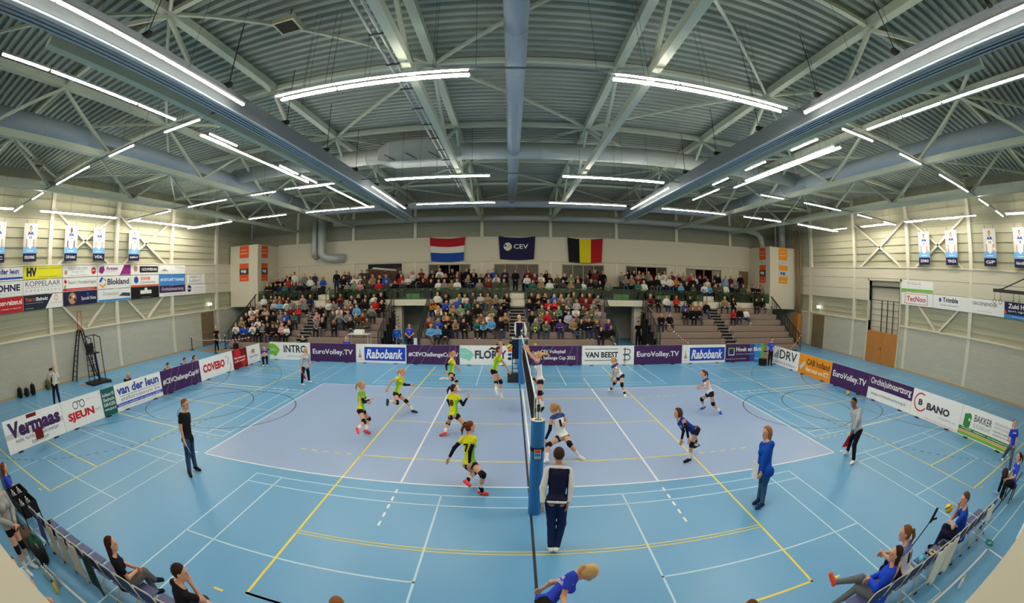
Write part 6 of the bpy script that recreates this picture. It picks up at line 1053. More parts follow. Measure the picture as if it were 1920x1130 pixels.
for y, lab in ((-5.59, 'near net post in thick blue padding with a small screen strapped on'), (5.5, 'far net post in blue padding below the first referee')):
    t = thing('net_post', lab, 'net post', (0, y, 0)); q = MB(); n = 28; R0, R1 = .062, .132
    for k in range(n):
        a, b_ = 2*PI*k/n, 2*PI*(k+1)/n; c_ = lambda r, a_, z: (r*math.cos(a_), y+r*math.sin(a_), z)
        q.face([c_(R1,a,0), c_(R1,b_,0), c_(R1,b_,2.03), c_(R1,a,2.03)], M_pad); q.face([c_(R0,a,0), c_(R0,a,2.03), c_(R0,b_,2.03), c_(R0,b_,0)], M_pad); q.face([c_(R0,a,2.03), c_(R1,a,2.03), c_(R1,b_,2.03), c_(R0,b_,2.03)], M_crblock)
    q.build('padding', None, t, True); q = MB(); q.tube([(0, y, 0), (0, y, 2.42)], .042, 14); q.build('pole', M_post, t, True); q = MB(); q.box(-.03, .03, y-.05, y+.05, 2.2, 2.34); q.build('winch', M_rail, t)
    if y < 0:
        q = MB(); n = 24
        for k in range(n): a, b_ = 2*PI*k/n, 2*PI*(k+1)/n; q.face([(.136*math.cos(a), y+.136*math.sin(a), 1.42), (.136*math.cos(b_), y+.136*math.sin(b_), 1.42), (.136*math.cos(b_), y+.136*math.sin(b_), 1.5), (.136*math.cos(a), y+.136*math.sin(a), 1.5)])
        q.build('strap', M_foot, t); q = MB(); q.box(-.08, .08, y-.165, y-.13, 1.28, 1.5); s_ = q.build('display_case', M_foot, t, bevel=.006)
        P = Panel((-.065, y-.166, 1.295), (1,0,0), (0,0,1), (0,-1,0)); P.rect(0,0,.13,.19,'w'); P.rect(.01,.12,.12,.18,'f'); P.rect(.01,.05,.12,.11,'c'); P.rect(.01,.015,.12,.04,'l'); P.build('screen', s_)
t = thing('referee_tower', 'dark referee tower with standing platform behind the far net post', 'referee stand', (-.1, 6.0, 0))
q = MB(); q.box(-.42, .3, 5.8, 6.45, 1.06, 1.1); q.build('platform', M_dark, t)
for x in (-.4, .26):
    for y in (5.82, 6.42): q = MB(); q.bar((x, y, 0), (x, y, 1.95), .04); q.build('upright', M_rail, t)
for k in range(4): q = MB(); q.bar((-.4, 6.42, .25+k*.24), (.26, 6.42, .25+k*.24), .03); q.build('rung', M_rail, t)
q = MB(); q.bar((-.45, 5.8, 1.98), (.34, 5.8, 1.98), .04, .06); q.bar((-.4, 5.82, 1.95), (-.4, 6.42, 1.95), .04); q.bar((.26, 5.82, 1.95), (.26, 6.42, 1.95), .04); q.build('hand_rail', M_nose, t)
q = MB(); q.box(-.42, -.12, 5.74, 5.8, 1.1, 1.9); q.build('front_padding', mat('dark_blue_pad', (26, 34, 66), .6), t)
q = MB(); q.tube([(-.55, 5.75, 1.55), (-.35, 5.78, 1.62)], .07, 12); q.build('speaker_horn', M_foot, t, True)
q = MB(); q.box(-.62, -.12, 5.62, 5.98, 0, .42); tag(q.build('padded_box', mat('pad_dark_grey', (52, 56, 60), .6), bevel=.03), 'dark grey padded box at the foot of the referee tower beside the ladder', 'box')
q = MB(); q.box(.14, .5, 5.62, 5.98, 0, .42); tag(q.build('padded_box', MAT['pad_dark_grey'], bevel=.03), 'dark grey padded box seen through the net mesh', 'box')
# balls
def ball(x, y, z, lab):
    me = bpy.data.meshes.new('volleyball'); n, m_ = 24, 16; v = []; f = []; mi = []
    for j in range(m_+1):
        for i in range(n): a, b_ = 2*PI*i/n, PI*j/m_; v.append((.105*math.sin(b_)*math.cos(a), .105*math.sin(b_)*math.sin(a), .105*math.cos(b_)))
    for j in range(m_):
        for i in range(n): f.append((j*n+i, (j+1)*n+i, (j+1)*n+(i+1) % n, j*n+(i+1) % n)); a = 2*PI*i/n; b_ = PI*(j+.5)/m_; mi.append(1 if math.sin(3*a+4*b_) > .72 else 0)
    me.from_pydata(v, [], f); me.materials.append(mat('ball_yellow', (246, 200, 24), .4, spec=.4)); me.materials.append(mat('ball_blue', (34, 44, 100), .4, spec=.4)); me.polygons.foreach_set('material_index', mi); me.polygons.foreach_set('use_smooth', [True]*len(f)); me.update()
    o = bpy.data.objects.new('volleyball', me); COL.objects.link(o); o.location = (x, y, z); tag(o, lab, 'ball')
ball(-.54, 1.9, 2.22, 'yellow and blue volleyball in the air beside the net'); ball(14.87, .72, .105, 'yellow volleyball lying on the floor before the purple gate side board'); ball(8.0, -9.8, .75, 'yellow volleyball beside the head of the man in the blue polo'); ball(-14.2, 7.5, .7, 'yellow volleyball on the lap of the helper by the short white end board')
# ------------------------------------------------------------------ chairs
M_seat = mat('chair_seat_blue_grey', (86, 92, 132), .5, spec=.4); M_back = mat('chair_back_navy', (40, 50, 96), .5); M_leg = mat('chair_tube_pale', (206, 204, 190), .4, metal=.2); M_cap = mat('rubber_cap', (20,20,22), .8)
CH = None
def chair(x, y, rz, lab, group):
    global CH
    if CH is None:
        t = thing('folding_chair', lab, 'chair', (0,0,0), group); t['org'] = (0.0,0.0,0.0)
        q = MB(); q.box(-.2, .2, -.18, .2, .43, .455); q.build('seat', M_seat, t, bevel=.012); q = MB(); q.bar((0, -.245, .62), (0, -.29, .86), .4, .02, up=(0,1,0)); q.build('backrest', M_back, t, bevel=.01)
        for e in (-.215, .215):
            q = MB(); q.tube([(e, .2, 0), (e, -.02, .45), (e, -.22, .55), (e, -.3, .9)], .011, 8); q.build('leg', M_leg, t, True); q = MB(); q.tube([(e, -.27, 0), (e, .12, .43)], .011, 8); l = q.build('leg', M_leg, t, True)
            for yy in (.2, -.27): q = MB(); q.tube([(e, yy, 0), (e, yy*.97, .03)], .016, 8); q.build('rubber_cap', M_cap, l, True)
        q = MB(); q.tube([(-.215, -.3, .9), (-.15, -.31, .93), (.15, -.31, .93), (.215, -.3, .9)], .011, 8); q.build('top_rail', M_leg, t, True); q = MB(); q.tube([(-.215, -.22, .08), (.215, -.22, .08)], .008, 6); q.build('stretcher', M_leg, t, True)
        CH = t; t.location = (x, y, 0); t.rotation_euler[2] = rz; return t
    c = copy_tree(CH, (x, y, 0), rz); tag(c, lab, 'chair', group); return c
cg = 'navy folding chairs in two rows'; L0 = None
for i in range(11): chair(-9.0+i*.487, -10.4, 0, 'navy folding chair, %s from the crate trolley in the adverts side row' % ORD[i], cg)
for i in range(11): chair(9.3-i*.487, -10.4, 0, 'navy folding chair, %s from the helper on the stool in the gate side row' % ORD[i], cg)
chair(-14.35, 7.6, RAD(210), 'chair under the helper with the ball by the short white end board', cg); chair(-2.35, -10.0, 0, 'chair under the official with the bun', cg); chair(2.15, -10.3, 0, 'chair under the official with reddish brown hair', cg); chair(-11.1, -10.6, RAD(-10), 'chair under the helper in blue by the grey barrier', cg)
chair(-7.55, 13.0, PI, 'pale chair before the helper in the tracksuit jacket', cg)
def cloth(name, lab, cat, x, y, z, w, l, col, drop=.35, group=None, dirx=0):
    q = MB(); n = 8; m_ = 10
    def pt(i, j):
        u, v = i/n-.5, j/m_; return (x+u*w*(1-.12*v), y-.02-v*.05+.018*math.sin(u*9+v), z-v*drop*(1+.12*math.sin(u*5)))
    for i in range(n):
        for j in range(m_): q.face([pt(i,j), pt(i+1,j), pt(i+1,j+1), pt(i,j+1)])
    o = q.build(name, mat('fabric_%d_%d_%d' % col, col, .9), None, True); o.modifiers.new('weld', 'WELD').merge_threshold = .001; md = o.modifiers.new('thick', 'SOLIDIFY'); md.thickness = .012; tag(o, lab, cat, group); return o
for x, c, lab, dr in ((-8.5, (70,72,120), 'blue towel over the second chair of the adverts side row', .45), (-8.0, (176,172,158), 'beige jacket over the third chair back of the adverts side row', .6), (-7.5, (168,166,154), 'beige jacket over the fourth chair back of the adverts side row', .6), (-7.05, (184,180,166), 'pale jacket over the fifth chair back of the adverts side row', .62), (-6.55, (26,52,46), 'dark green jacket over the sixth chair back of the adverts side row', .62),
                      (6.7, (216,216,210), 'white tracksuit top hanging over a chair back beside the number 10 player', .6), (6.25, (222,222,216), 'white jacket hanging low behind the number 10 player', .66), (8.75, (226,228,230), 'white and navy shirt over a chair of the gate side row', .3)): cloth('draped_jacket', lab, 'jacket', x, -10.74, .92, .4, .4, c, dr, 'clothes over the chairs')
# barrier, crates, bags, bottles
M_bar = mat('barrier_grey', (96, 106, 116), .6)
q = MB(); q.bar((-12.9, -10.35, .45), (-11.25, -10.4, .45), .04, .9); tag(q.build('low_barrier', M_bar), 'grey low barrier panel at the frame edge behind the helper in blue', 'barrier')
q = MB(); q.bar((14.2, -10.9, .5), (15.3, -10.3, .5), .04, .9); tag(q.build('low_barrier', M_bar), 'grey low barrier panel at the frame edge behind the helper on the stool', 'barrier')
q = MB(); q.bar((9.6, -10.45, .03), (13.0, -10.5, .5), .03, .05); tag(q.build('barrier_rail', M_rail), 'long dark rail running from the chair row to the stool', 'rail')
t = thing('stool', 'black stool under the helper with the dark bundle', 'stool', (11.95, -10.45, 0)); q = MB(); q.box(11.75, 12.15, -10.62, -10.25, .39, .43); q.build('seat', M_foot, t)
for x in (11.78, 12.12):
    for y in (-10.6, -10.28): q = MB(); q.bar((x, y, 0), (x, y, .39), .03); q.build('leg', M_foot, t)
for z in (.15, .28): q = MB(); q.bar((11.78, -10.28, z), (12.12, -10.28, z), .02); q.build('stretcher', M_foot, t)
q = MB(); q.tube([(11.7, -10.15, .6), (11.85, -10.05, .66), (12.0, -10.1, .6)], [.08, .13, .08], 10); tag(q.build('cloth_bundle', mat('bundle', (50, 36, 34), .9), None, True), 'dark bundle on the lap of the helper on the stool', 'jacket')
t = thing('crate_trolley', 'black trolley of crates with bottles at the end of the chairs', 'trolley', (-10.6, -10.55, 0)); 
for k, (x, z) in enumerate(((-10.45, .55), (-9.9, .5))):
    q = MB(); q.box(x-.28, x+.28, -10.8, -10.78, z, z+.28); q.box(x-.28, x+.28, -10.32, -10.3, z, z+.28); q.box(x-.28, x-.26, -10.8, -10.3, z, z+.28); q.box(x+.26, x+.28, -10.8, -10.3, z, z+.28); q.box(x-.28, x+.28, -10.8, -10.3, z, z+.02); q.build('crate', M_foot, t)
q = MB()
for x in (-10.7, -9.65):
    for y in (-10.8, -10.3): q.bar((x, y, 0), (x, y, .55), .03)
q.bar((-10.7, -10.8, .1), (-9.65, -10.8, .1), .03); q.bar((-10.7, -10.3, .1), (-9.65, -10.3, .1), .03); q.build('frame', M_rail, t)
M_bot = mat('bottle_clear', (190, 205, 210), .15, spec=.6, alpha=.55); bottle0 = None
def bottle(x, y, z, lab, body=None, capc=(235,235,240), h_=.24, r=.035, g='drinking bottles'):
    t = thing('drinking_bottle', lab, 'bottle', (x, y, z), g); q = MB(); q.tube([(x,y,z),(x,y,z+.01),(x,y,z+h_*.72),(x,y,z+h_*.84),(x,y,z+h_*.88)], [r*.95,r,r,r*.45,r*.4], 12); q.build('bottle_body', body or M_bot, t, True)
    q = MB(); q.tube([(x,y,z+h_*.87),(x,y,z+h_)], r*.5, 10); q.build('cap', mat('cap_%d_%d_%d' % capc, capc, .5), t, True)
rr = random.Random(5)
for k in range(8): bottle(-10.65+(k % 4)*.13, -10.65+(k//4)*.2, .57, 'clear water bottle in the first trolley crate, %s from the helper in blue' % ORD[k])
for k in range(6): bottle(-10.07+(k % 3)*.14, -10.65+(k//3)*.2, .52, 'clear water bottle in the second trolley crate, %s from the crate edge' % ORD[k])
for k in range(14): bottle(-8.25+(k % 7)*.085, -11.2-(k//7)*.09, 0, 'clear empty bottle, %s in the cluster on the floor behind the adverts side chairs' % ORD[k])
bottle(-7.62, -11.38, 0, 'yellow sports bottle with black cap lying behind the adverts side chairs', mat('bottle_yellow', (236, 196, 50), .4), (24,24,28), .27, .04); bottle(7.13, -11.3, 0, 'white sports bottle with yellow cap on the floor by the parapet', mat('bottle_white', (232, 232, 230), .4), (240,200,40), .28, .037)
def bag(x, y, w, d_, h_, col, lab, col2=None, name='sports_bag'):
    t = thing(name, lab, 'bag', (x, y, 0)); q = MB(); nn, mm_ = 20, 12; sp = lambda v, e: math.copysign(abs(v)**e, v)
    g_ = [[(x+w/2*sp(math.cos(b_), .5)*sp(math.cos(a), .6), y+d_/2*sp(math.cos(b_), .5)*sp(math.sin(a), .6), h_/2+h_/2*sp(math.sin(b_), .6)+.003) for a in [2*PI*i/nn for i in range(nn)]] for b_ in [PI*(j/mm_-.5) for j in range(mm_+1)]]
    for j in range(mm_):
        for i in range(nn): q.face([g_[j][i], g_[j][(i+1) % nn], g_[j+1][(i+1) % nn], g_[j+1][i]])
    o = q.build('bag_body', mat('bag_%d_%d_%d' % col, col, .8), t, True); q = MB(); q.box(x-w*.3, x+w*.3, y-d_/2-.03, y-d_/2+.02, h_*.15, h_*.5); q.build('pocket', mat('bag_strap_%d' % sum(col2 or (30,30,32)), col2 or (30,30,32), .8), t, bevel=.02); q = MB(); q.tube([(x-w*.2, y, h_*.9), (x-w*.1, y, h_*1.15), (x+w*.1, y, h_*1.15), (x+w*.2, y, h_*.9)], .014, 6); q.build('handle', mat('bag_strap_%d' % sum(col2 or (30,30,32)), col2 or (30,30,32), .8), t, True)
bag(-9.05, -10.95, .5, .3, .36, (28,84,62), 'green sports bag on the floor behind the chairs of the adverts side'); bag(-8.72, -11.05, .42, .3, .34, (22,26,28), 'black sports bag with pale edge beside the green bag', (180,190,180)); bag(-9.6, -11.0, .6, .35, .4, (92,80,66), 'open brown kit bag full of clothes behind the trolley')
bag(-23.85, -4.95, .4, .3, .5, (24,24,28), 'first black bag against the adverts wall, by the frame edge'); bag(-23.7, -4.5, .35, .3, .42, (26,26,30), 'small black bag in the middle of the three against the wall'); bag(-23.6, -4.05, .4, .3, .55, (22,22,26), 'tallest black bag of the three against the wall'); bag(-23.85, -2.75, .4, .3, .52, (96,104,52), 'olive backpack against the wall behind the photographer', name='backpack'); bag(-23.7, -2.4, .3, .25, .6, (24,24,26), 'dark bag leaning beside the olive backpack'); bag(-20.05, 12.3, .45, .3, .5, (22,22,24), 'black backpack hanging at the front of the packed stand', name='backpack')
q = MB(); rp = [(9.3+.14*math.cos(a*.7)*(1-.01*a), -11.05+.1*math.sin(a*.7)+.004*a-.1*(a > 14), .012) for a in range(26)]; q.tube(rp, .01, 6); tag(q.build('rope', mat('rope_green', (40, 150, 130), .8), None, True), 'coiled green rope on the floor behind the gate side chairs', 'rope')
t = thing('crutch', 'dark crutch leaning on the gate side chair row beside the man in blue', 'crutch', (6.6, -9.9, 0)); q = MB(); q.tube([(6.05, -9.85, .02), (6.55, -10.05, 1.05)], .012, 8); q.build('shaft', M_foot, t, True); q = MB(); q.bar((6.55, -10.05, 1.0), (6.58, -10.08, 1.28), .08, .03); q.bar((6.53, -10.05, 1.05), (6.66, -10.12, 1.08), .03); q.build('grip', M_foot, t)
for x, lab, c in ((7.2, 'black tablet on a chair seat of the gate side row', (26,30,30)), (6.72, 'ring-shaped tape roll on a chair seat of the gate side row', (226,206,140))):
    if x > 7: q = MB(); q.box(x-.12, x+.12, -10.42, -10.26, .457, .47); tag(q.build('tablet', mat('tablet_dark', c, .3), bevel=.004), lab, 'tablet')
    else: q = MB(); q.tube([(x+.07*math.cos(a*.524), -10.35+.07*math.sin(a*.524), .475) for a in range(13)], .018, 8); tag(q.build('tape_roll', mat('tape_cream', c, .6), None, True), lab, 'tape roll')
q = MB(); q.tube([(6.2, -10.4, .49), (6.3, -10.3, .5), (6.4, -10.38, .48)], [.05, .07, .04], 8); tag(q.build('towel', mat('towel_cyan', (96, 190, 220), .9), None, True), 'light blue towel on a chair seat behind the number 10 player', 'towel')
q = MB(); q.box(-9.03, -8.97, -10.4, -10.34, .457, .54); tag(q.build('small_camera', M_foot, bevel=.01), 'small black camera on the first seat of the adverts side row', 'camera')
# ladder and spare tower at the adverts wall
M_lad = mat('ladder_black', (32, 32, 38), .5); M_ladr = mat('ladder_red', (200, 70, 50), .5)
t = thing('step_ladder', 'tall black A-shaped ladder with red top against the adverts wall', 'ladder', (-24, .3, 0)); apex = (-23.95, .35, 2.85)
for (a, b_) in (((-24.1, -.62, 0), (-24.05, .2, 2.75)), ((-23.62, -.57, 0), (-23.8, .25, 2.75)), ((-24.1, 1.3, 0), (-24.05, .45, 2.75)), ((-23.6, 1.2, 0), (-23.8, .5, 2.75))): q = MB(); q.bar(a, b_, .05, .08); q.build('side_rail', M_lad, t)
for k in range(1, 10): f_ = k/10; q = MB(); q.bar((-24.1+.05*f_, -.62+.82*f_, 2.75*f_), (-23.62-.18*f_, -.57+.82*f_, 2.75*f_), .03); q.bar((-24.1+.05*f_, 1.3-.85*f_, 2.75*f_), (-23.6-.2*f_, 1.2-.7*f_, 2.75*f_), .03); q.build('rung', M_lad, t)
q = MB(); q.bar((-23.9, .18, 2.78), (-23.9, .52, 2.78), .3, .06); q.bar((-23.95, .2, 2.8), (-23.95, .2, 3.75), .035); q.bar((-23.95, .52, 2.8), (-23.95, .52, 3.75), .035); q.bar((-23.95, .2, 3.75), (-23.95, .52, 3.75), .035); q.build('top_guard', M_ladr, t)
t = thing('spare_referee_tower', 'dark blue wheeled referee tower standing by the ladder', 'referee stand', (-21.8, .2, 0)); 
for (x, y) in ((-22.2, -.35), (-22.2, .45), (-21.6, -.3), (-21.55, .55)): q = MB(); q.bar((x, y, .1), (x, y*.8, 2.55 if x < -22 else 2.4), .04); q.build('upright', M_lad, t)
for k in range(6): q = MB(); q.bar((-22.2, -.33, .35+k*.3), (-22.2, .43, .35+k*.3), .03); q.build('rung', M_lad, t)
q = MB(); q.bar((-21.8, .25, .1), (-21.85, .1, 1.6), .12, .12); q.build('column', mat('tower_navy', (26,30,74), .5), t); q = MB(); q.box(-22.2, -21.6, -.4, .35, 1.58, 1.63); q.box(-22.25, -22.15, -.3, .25, 1.63, 2.1); q.build('seat', M_lad, t)
q = MB(); q.bar((-22.2, -.35, 2.5), (-22.2, .5, 2.5), .04); q.bar((-22.2, -.3, 2.5), (-21.6, -.25, 2.4), .04); q.bar((-22.2, .42, 2.5), (-21.55, .45, 2.4), .04); q.bar((-22.2, -.3, 2.1), (-21.6, -.25, 2.0), .03); q.build('rail', M_lad, t); q = MB(); q.box(-22.4, -21.3, -.6, .8, .05, .11); q.bar((-22.5, .1, .06), (-21.0, .6, .06), .1, .06); q.build('base', M_lad, t)
q = MB(); q.tube([(-22.46, -.6, 0.003), (-22.46, -.6, .02)], .3, 20); tag(q.build('floor_disc', mat('disc_orange', (190, 150, 120), .7)), 'flat brownish disc on the floor before the ladder', 'floor disc')
# barrier posts with red and white tape
def tape(pts, lab):
    q = MB(); n = 0
    for a, b_ in zip(pts, pts[1:]):
        a, b_ = Vector(a), Vector(b_); L_ = (b_-a).length; m_ = max(1, int(L_/.12))
        for k in range(m_):
            p, r_ = a.lerp(b_, k/m_), a.lerp(b_, (k+1)/m_); sg = lambda f_: Vector((0, 0, -.12*math.sin(PI*f_)*min(1, L_/2))); q.bar(p+sg(k/m_), r_+sg((k+1)/m_), .008, .06, M_bw if n % 2 else kc('r')); n += 1
    tag(q.build('barrier_tape', None), lab, 'barrier tape')
PS = [(-23.9, 11.3, 'by the wall'), (-20.75, 10.6, 'in front of the steward'), (-21.3, 12.55, 'beside the packed stand')]
for x, y, lab in PS:
    t = thing('barrier_post', 'black barrier post %s' % lab, 'barrier post', (x, y, 0)); q = MB(); q.tube([(x, y, 0), (x, y, 1.0)], .035, 12); q.build('pole', M_foot, t, True); q = MB(); q.tube([(x, y, 0.002), (x, y, .03)], .17, 18); q.build('base', M_foot, t); q = MB(); q.tube([(x, y, .93), (x, y, 1.02)], .045, 12); q.build('cap', M_nose, t, True)
tape([(-23.9, 11.3, .95), (-20.75, 10.6, .95), (-18.6, 12.4, .95)], 'red and white barrier tape near the brown door of the adverts wall'); tape([(9.25, 16.9, 3.2), (10.2, 14.5, 1.9), (11.1, 12.5, .75)], 'red and white tape slanting down across the mostly empty grandstand'); tape([(21.3, 12.6, 1.3), (19.9, 12.2, .3)], 'short red and white tape at the outer foot of the mostly empty grandstand')
q = MB(); q.box(-22.9, -19.2, 11.0, 12.6, 0.001, .012); tag(q.build('floor_mat', mat('mat_brown', (150, 128, 104), .9), None), 'brown mat on the floor in front of the brown door', 'mat')
q = MB(); q.box(14.5, 20.6, 9.9, 12.4, 0.001, .012); tag(q.build('floor_mat', MAT['mat_brown'], None), 'brown mat on the floor before the mostly empty grandstand', 'mat')
# table with white box behind the boards
t = thing('folding_table', 'white folding table behind the second far board', 'table', (-9.6, 11.5, 0)); q = MB(); q.box(-10.35, -8.95, 11.15, 11.85, 1.38, 1.42); q.build('table_top', M_nose, t)
for x in (-10.3, -9.0):
    for y in (11.2, 11.8): q = MB(); q.bar((x, y, 0), (x, y, 1.38), .035); q.build('leg', M_nose, t)
q = MB(); q.box(-9.95, -9.35, 11.3, 11.7, 1.42, 1.66); q.box(-9.72, -9.58, 11.28, 11.3, 1.48, 1.58, M_dark) if False else None; tag(q.build('white_box', M_bw, bevel=.02), 'white appliance box on the folding table', 'box')
q = MB(); q.box(14.3, 14.7, 8.1, 8.5, 0, .4); tag(q.build('black_stool_box', M_foot, bevel=.02), 'small black stool beside the helper at the end of the far boards', 'stool')
for x, z, c in ((-6.4, .5, 'w'), (-6.65, .5, 'n')): pass
q = MB(); q.box(-6.75, -6.2, 13.2, 13.25, .35, .95, kc('w')); q.box(-6.75, -6.6, 13.19, 13.2, .35, .95, kc('n')); q.box(-6.35, -6.2, 13.19, 13.2, .35, .95, kc('n')); q.box(-6.5, -6.45, 13.2, 13.3, 0, .35, kc('k')); tag(q.build('cloth_sign', None), 'white and navy panel standing before the tunnel opening', 'panel')

# ------------------------------------------------------------------ the crowd
CROWD = {
 'l1':'-20.9w -20.25b -19.78b -19.23w -18.59k -18.25g -17.83k -17.31k -16.93k -16.55p -16.12w',
 'l2':'-20.74t -20.02k -19.14w -18.23k -17.18g -16.67k -16.17k -13.85g -13.37k -12.57k -11.35k -10.07o',
 'l3':'-20.64k -20.09p -19.56k -19.07k -18.49k -18.02k -17.36g -16.94b -16.18e -14.24p -13.63k -12.92d -12.4g -11.74g -11.13o -10.64m',
 'l4':'-20.6w -20.05w -19.59k -19.13w -18.65k -16.82m -16.21r -14.25k -12.67w -12.22m -11.77n -11.31c -10.2g',
 'l5':'-18.77l -18.21c -17.57w -17.08g -16.52g -15.92g -13.78w -13.28g -12.07t -11.66n -10.88k -10.09r -9.59k',
 'l6':'-20.21w -19.48o -19.02t -18.64o -18.25m -17.84d -16.41p -15.74n -13.72k -13.12m -12.15n -11.65k -10.99k -10.39w -9.86k',
 'm1':'-5.53c -5.09c -4.56k 5.34k 5.96k',
 'm2':'-5.77m -5.16b -4.57k -4.04t -3.51k -2.62e -2.22c -1.72c -1.13k 1.16y 1.81y 2.72v 3.6t 4.07k 4.62k 5.17d 5.91v',
 'm3':'-5.27d -4.73t -4.29o -3.75d -3.27k -2.39t -1.92w -0.82t 0.94k 1.37g 1.95r 2.4d 3.36l 3.91y 4.61y 5.28y',
 'm4':'-5.41w -4.36t -3.86s -2.68k -1.7y -1.11k 1.64y 2.16y 2.72s 3.32n 3.97w 4.45o 5.04y 5.54l',
 'm5':'-5.8a -4.95b -4.64g -4.34b -3.47e -2.87o -0.89k 0.83k 1.51k 2.11r 2.57r 3.09o 3.53y 4.12l 4.78m 5.31g',
 'm6':'-5.65w -4.98k -4.09s -3.61w -3.11d -2.58l -2.05t -1.45t -0.75k 1.01k 1.42k 1.98k 2.6b 3.09t 3.6g 3.98o 4.63m 5.15m 5.67g',
 'r3':'9.97k 10.61k',
 'r4':'12.07k 12.69k 13.25k 16.34r 16.98k 17.55w',
 'r5':'12.31b 13.02t 13.52t 14.22k',
 'r6':'9.8m 10.4k 11.08w 11.91r 13.09k 16.24t 17.05k 19.43k 20.06k',
 'gA':'-21.05k -20.27k -19.83k -19.31n -18.82e -17.93d -17.34k -15.98g -13.07g -12.46s -11.98p -11.2d -10.44r -9.8d -9.12k -8.53d -6.95k -6.34k -5.77w -5.34g -4.81t -4.38w -2.74g -2.08m -1.53o -0.95o 1.14e 1.76t 2.38w 3.4d 3.97t 4.5d 4.9w 5.51k 6.19k 6.85g 9.2e 9.68w 12.83c 13.35k 13.92o 14.96w 15.43c 16.03o 16.48o 17.02w 17.6k 18.81o 19.34t 19.89k 20.44k 21y',
 'gB':'-20.59k -20.08k -19.61k -19.02r -16.8w -15.59b -13.7k -12.8w -12.3w -11.89o -11.21t -10.62k -10.07b -8.84r -8.34w -7.5k -6.94m -6.38k -5.9k -5.39k -4.51d -3.66t -3.23k -2.69k -2.12t -1.52w -0.92k 0.78w 1.34m 1.85w 2.45k 3.09o 3.6k 4.08s 4.63k 5.39d 8.45g 8.92t 9.48m 9.9k 10.6k 11.07k 11.61w 12.2w 12.76a 13.44n 14.28k 15.71w 16.37k 17.46c 18.5g',
 'gS':'-19.69k -19.22k -18.85w -17.81g -16.86d -14.63k -14.03k -14.02d -12.41d -12.39d -9.24k -8.18w -7.42m -6.6k -5.93w -4.98k -4.56m -3.86k -3.31k -2.17n -1.76b -0.9n -0.08k 0.92m 2.3k 6.14m 6.79k 8.37g 8.83k 9.43k 9.82g 10.18k 10.62g 11.5w 12.1w 12.71m 13.24k 13.71t 14.46r 14.9w 15.43k 15.88k 17.06k 17.93c 18.54m 19.5k',
}
CN = dict(w=('white',(222,222,216)), k=('black',(26,26,30)), n=('navy',(36,42,84)), b=('blue',(44,84,190)), r=('red',(190,40,46)), y=('green scarf',(104,104,96)), o=('olive',(74,78,56)), g=('grey',(128,128,124)), t=('tan',(150,126,92)), c=('light blue',(96,160,206)), l=('pale lilac',(176,178,190)), p=('pink',(206,150,150)), m=('maroon',(104,44,42)), e=('teal',(50,104,98)), d=('charcoal',(62,64,68)), s=('sage green',(110,146,112)), v=('violet',(74,50,130)), a=('orange',(196,116,44)))
HC = [('dark',(48,34,30)),('brown',(96,64,44)),('fair',(190,150,96)),('grey',(150,146,140)),('black',(28,24,24)),('light-brown',(140,100,66))]
BC = [(36,38,48),(54,72,104),(28,28,32),(96,96,96),(70,64,56),(40,54,84)]
rr = random.Random(11); cm = {}
def cmesh(kind, fem, hs, sc):
    k = (kind, fem, hs, sc)
    if k not in cm: cm[k] = crowd_mesh(kind, fem, hs, sc)
    return cm[k]
SK = [(214,160,132), (222,172,144), (196,142,112), (206,150,122)]
def smat(c): return mat('wear_%d_%d_%d' % c, c, .85, spec=.1)
bodies = []
blocks = dict(l='packed stand', m='middle stand', r='mostly empty stand'); first = True; standing = []
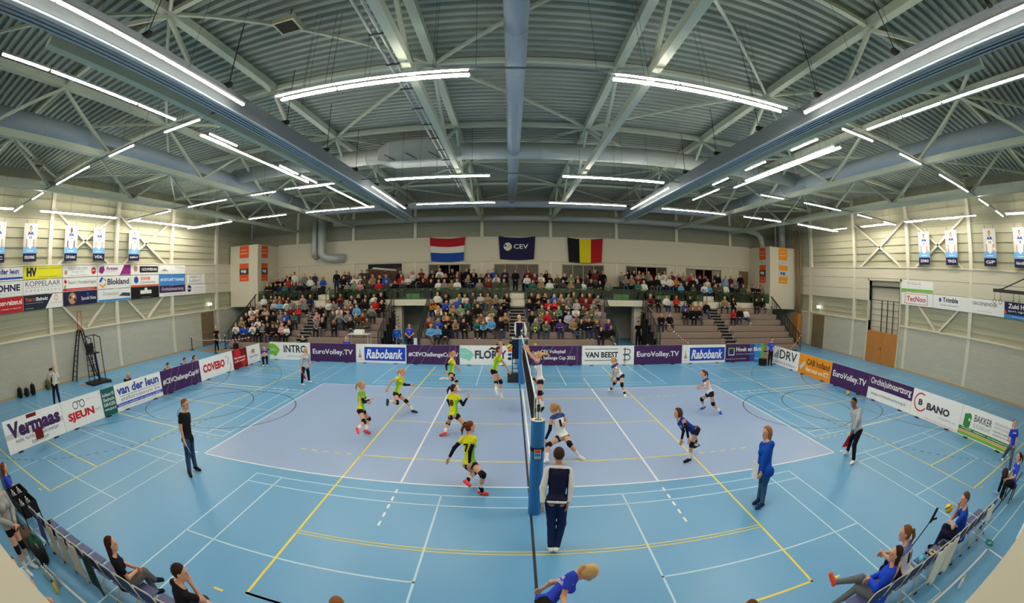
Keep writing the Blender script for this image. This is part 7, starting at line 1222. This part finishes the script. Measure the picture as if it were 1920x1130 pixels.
for key, txt in CROWD.items():
    items = []
    for tok in txt.split(): items.append((float(tok[:-1]), tok[-1]))
    items.sort()
    for i in range(1, len(items)):
        if items[i][0]-items[i-1][0] < .4: items[i] = (items[i-1][0]+.4, items[i][1])
    for i, (x, c) in enumerate(items):
        fem = rr.random() < .45; hs = rr.choice(['long','long','short']) if fem else rr.choice(['short','short','short','bald']); hn, hcol = rr.choice(HC)
        yaw = -PI/2+rr.uniform(-.25, .25)-.02*x
        if key[0] == 'g':
            where = {'gA': 'front gallery row', 'gB': 'rear gallery row', 'gS': 'standing gallery row'}[key]; y, z = {'gA': (18.2, 3.76), 'gB': (19.05, 4.16), 'gS': (20.05, 3.64)}[key]
            kind = rr.choice(['lap','cross','lean']) if key != 'gS' else rr.choice(['st_cross','st_front','st','st_front'])
            if key == 'gS': y = 19.9+rr.uniform(-.2, .25)
        else:
            k = int(key[1]); y, z = 12.95+.66*k, .385*k+.48; kind = rr.choice(['lap','cross','lean','clap','chin','apart','legx','lap','lean']); where = '%s row, %s' % (ORD[k], blocks[key[0]])
            if k == 7: y, z = 17.45, 3.22
        if key == 'gA' or key == 'gB': kind = kind if kind != 'lean' else 'lap'
        if key[0] == 'g': x = max(-20.65, min(20.7, x))
        scarf = c == 'y'; me = cmesh(kind, fem, hs, scarf); o = bpy.data.objects.new('spectator', me); COL.objects.link(o)
        o.location = (x, y+rr.uniform(-.03, .03), z-(.02 if key != 'gS' else 0)); o.rotation_euler[2] = yaw-PI/2; sc = rr.uniform(.93, 1.04)*(.93 if fem else 1); o.scale = (sc*1.16, sc*1.08, sc*1.05)
        ms = [smat(rr.choice(SK)), smat(CN[c][1]), smat(rr.choice(BC)), smat(hcol), smat(rr.choice([(30,30,32),(220,220,220),(90,70,50)])), smat((176,226,60) if x < 3.6 else (210,222,60))]
        for j, m_ in enumerate(ms): o.material_slots[j].link = 'OBJECT'; o.material_slots[j].material = m_
        if key == 'gS' and i % 3 != 0: standing.append((o, ms)); continue
        hw = 'bald' if hs == 'bald' else hn+('-haired' if not (fem and hs == 'long') else ' long-haired')
        tag(o, '%s spectator %s, %s from the adverts side, %s' % (hw, 'with '+CN[c][0] if scarf else 'in '+CN[c][0], ORD[i] if i < 30 else 'place '+'%d' % (i+1), where), 'spectator', 'spectators')
# the rest of the people standing at the back of the gallery: one mass
bpy.context.view_layer.update()
VV, FF, MI, mm, nb = [], [], [], [], 0
for o, ms in standing:
    me = o.data; n = len(me.vertices); co = np.empty(n*3, np.float32); me.vertices.foreach_get('co', co); co = co.reshape(-1, 3); mw = np.array(o.matrix_world); co = co@mw[:3, :3].T+mw[:3, 3]
    q = np.empty(len(me.polygons)*4, np.int32); me.loops.foreach_get('vertex_index', q); mi = np.empty(len(me.polygons), np.int32); me.polygons.foreach_get('material_index', mi)
    lut = []
    for m_ in ms:
        if m_ not in mm: mm.append(m_)
        lut.append(mm.index(m_))
    VV.append(co); FF.append(q.reshape(-1, 4)+nb); MI.append(np.array(lut)[mi]); nb += n; bpy.data.objects.remove(o)
if standing: o = raw_obj('standing_crowd', np.concatenate(VV), np.concatenate(FF), mm, np.concatenate(MI)); tag(o, 'dense crowd standing in front of the far wall doors at the back of the gallery', 'crowd', None, 'stuff')
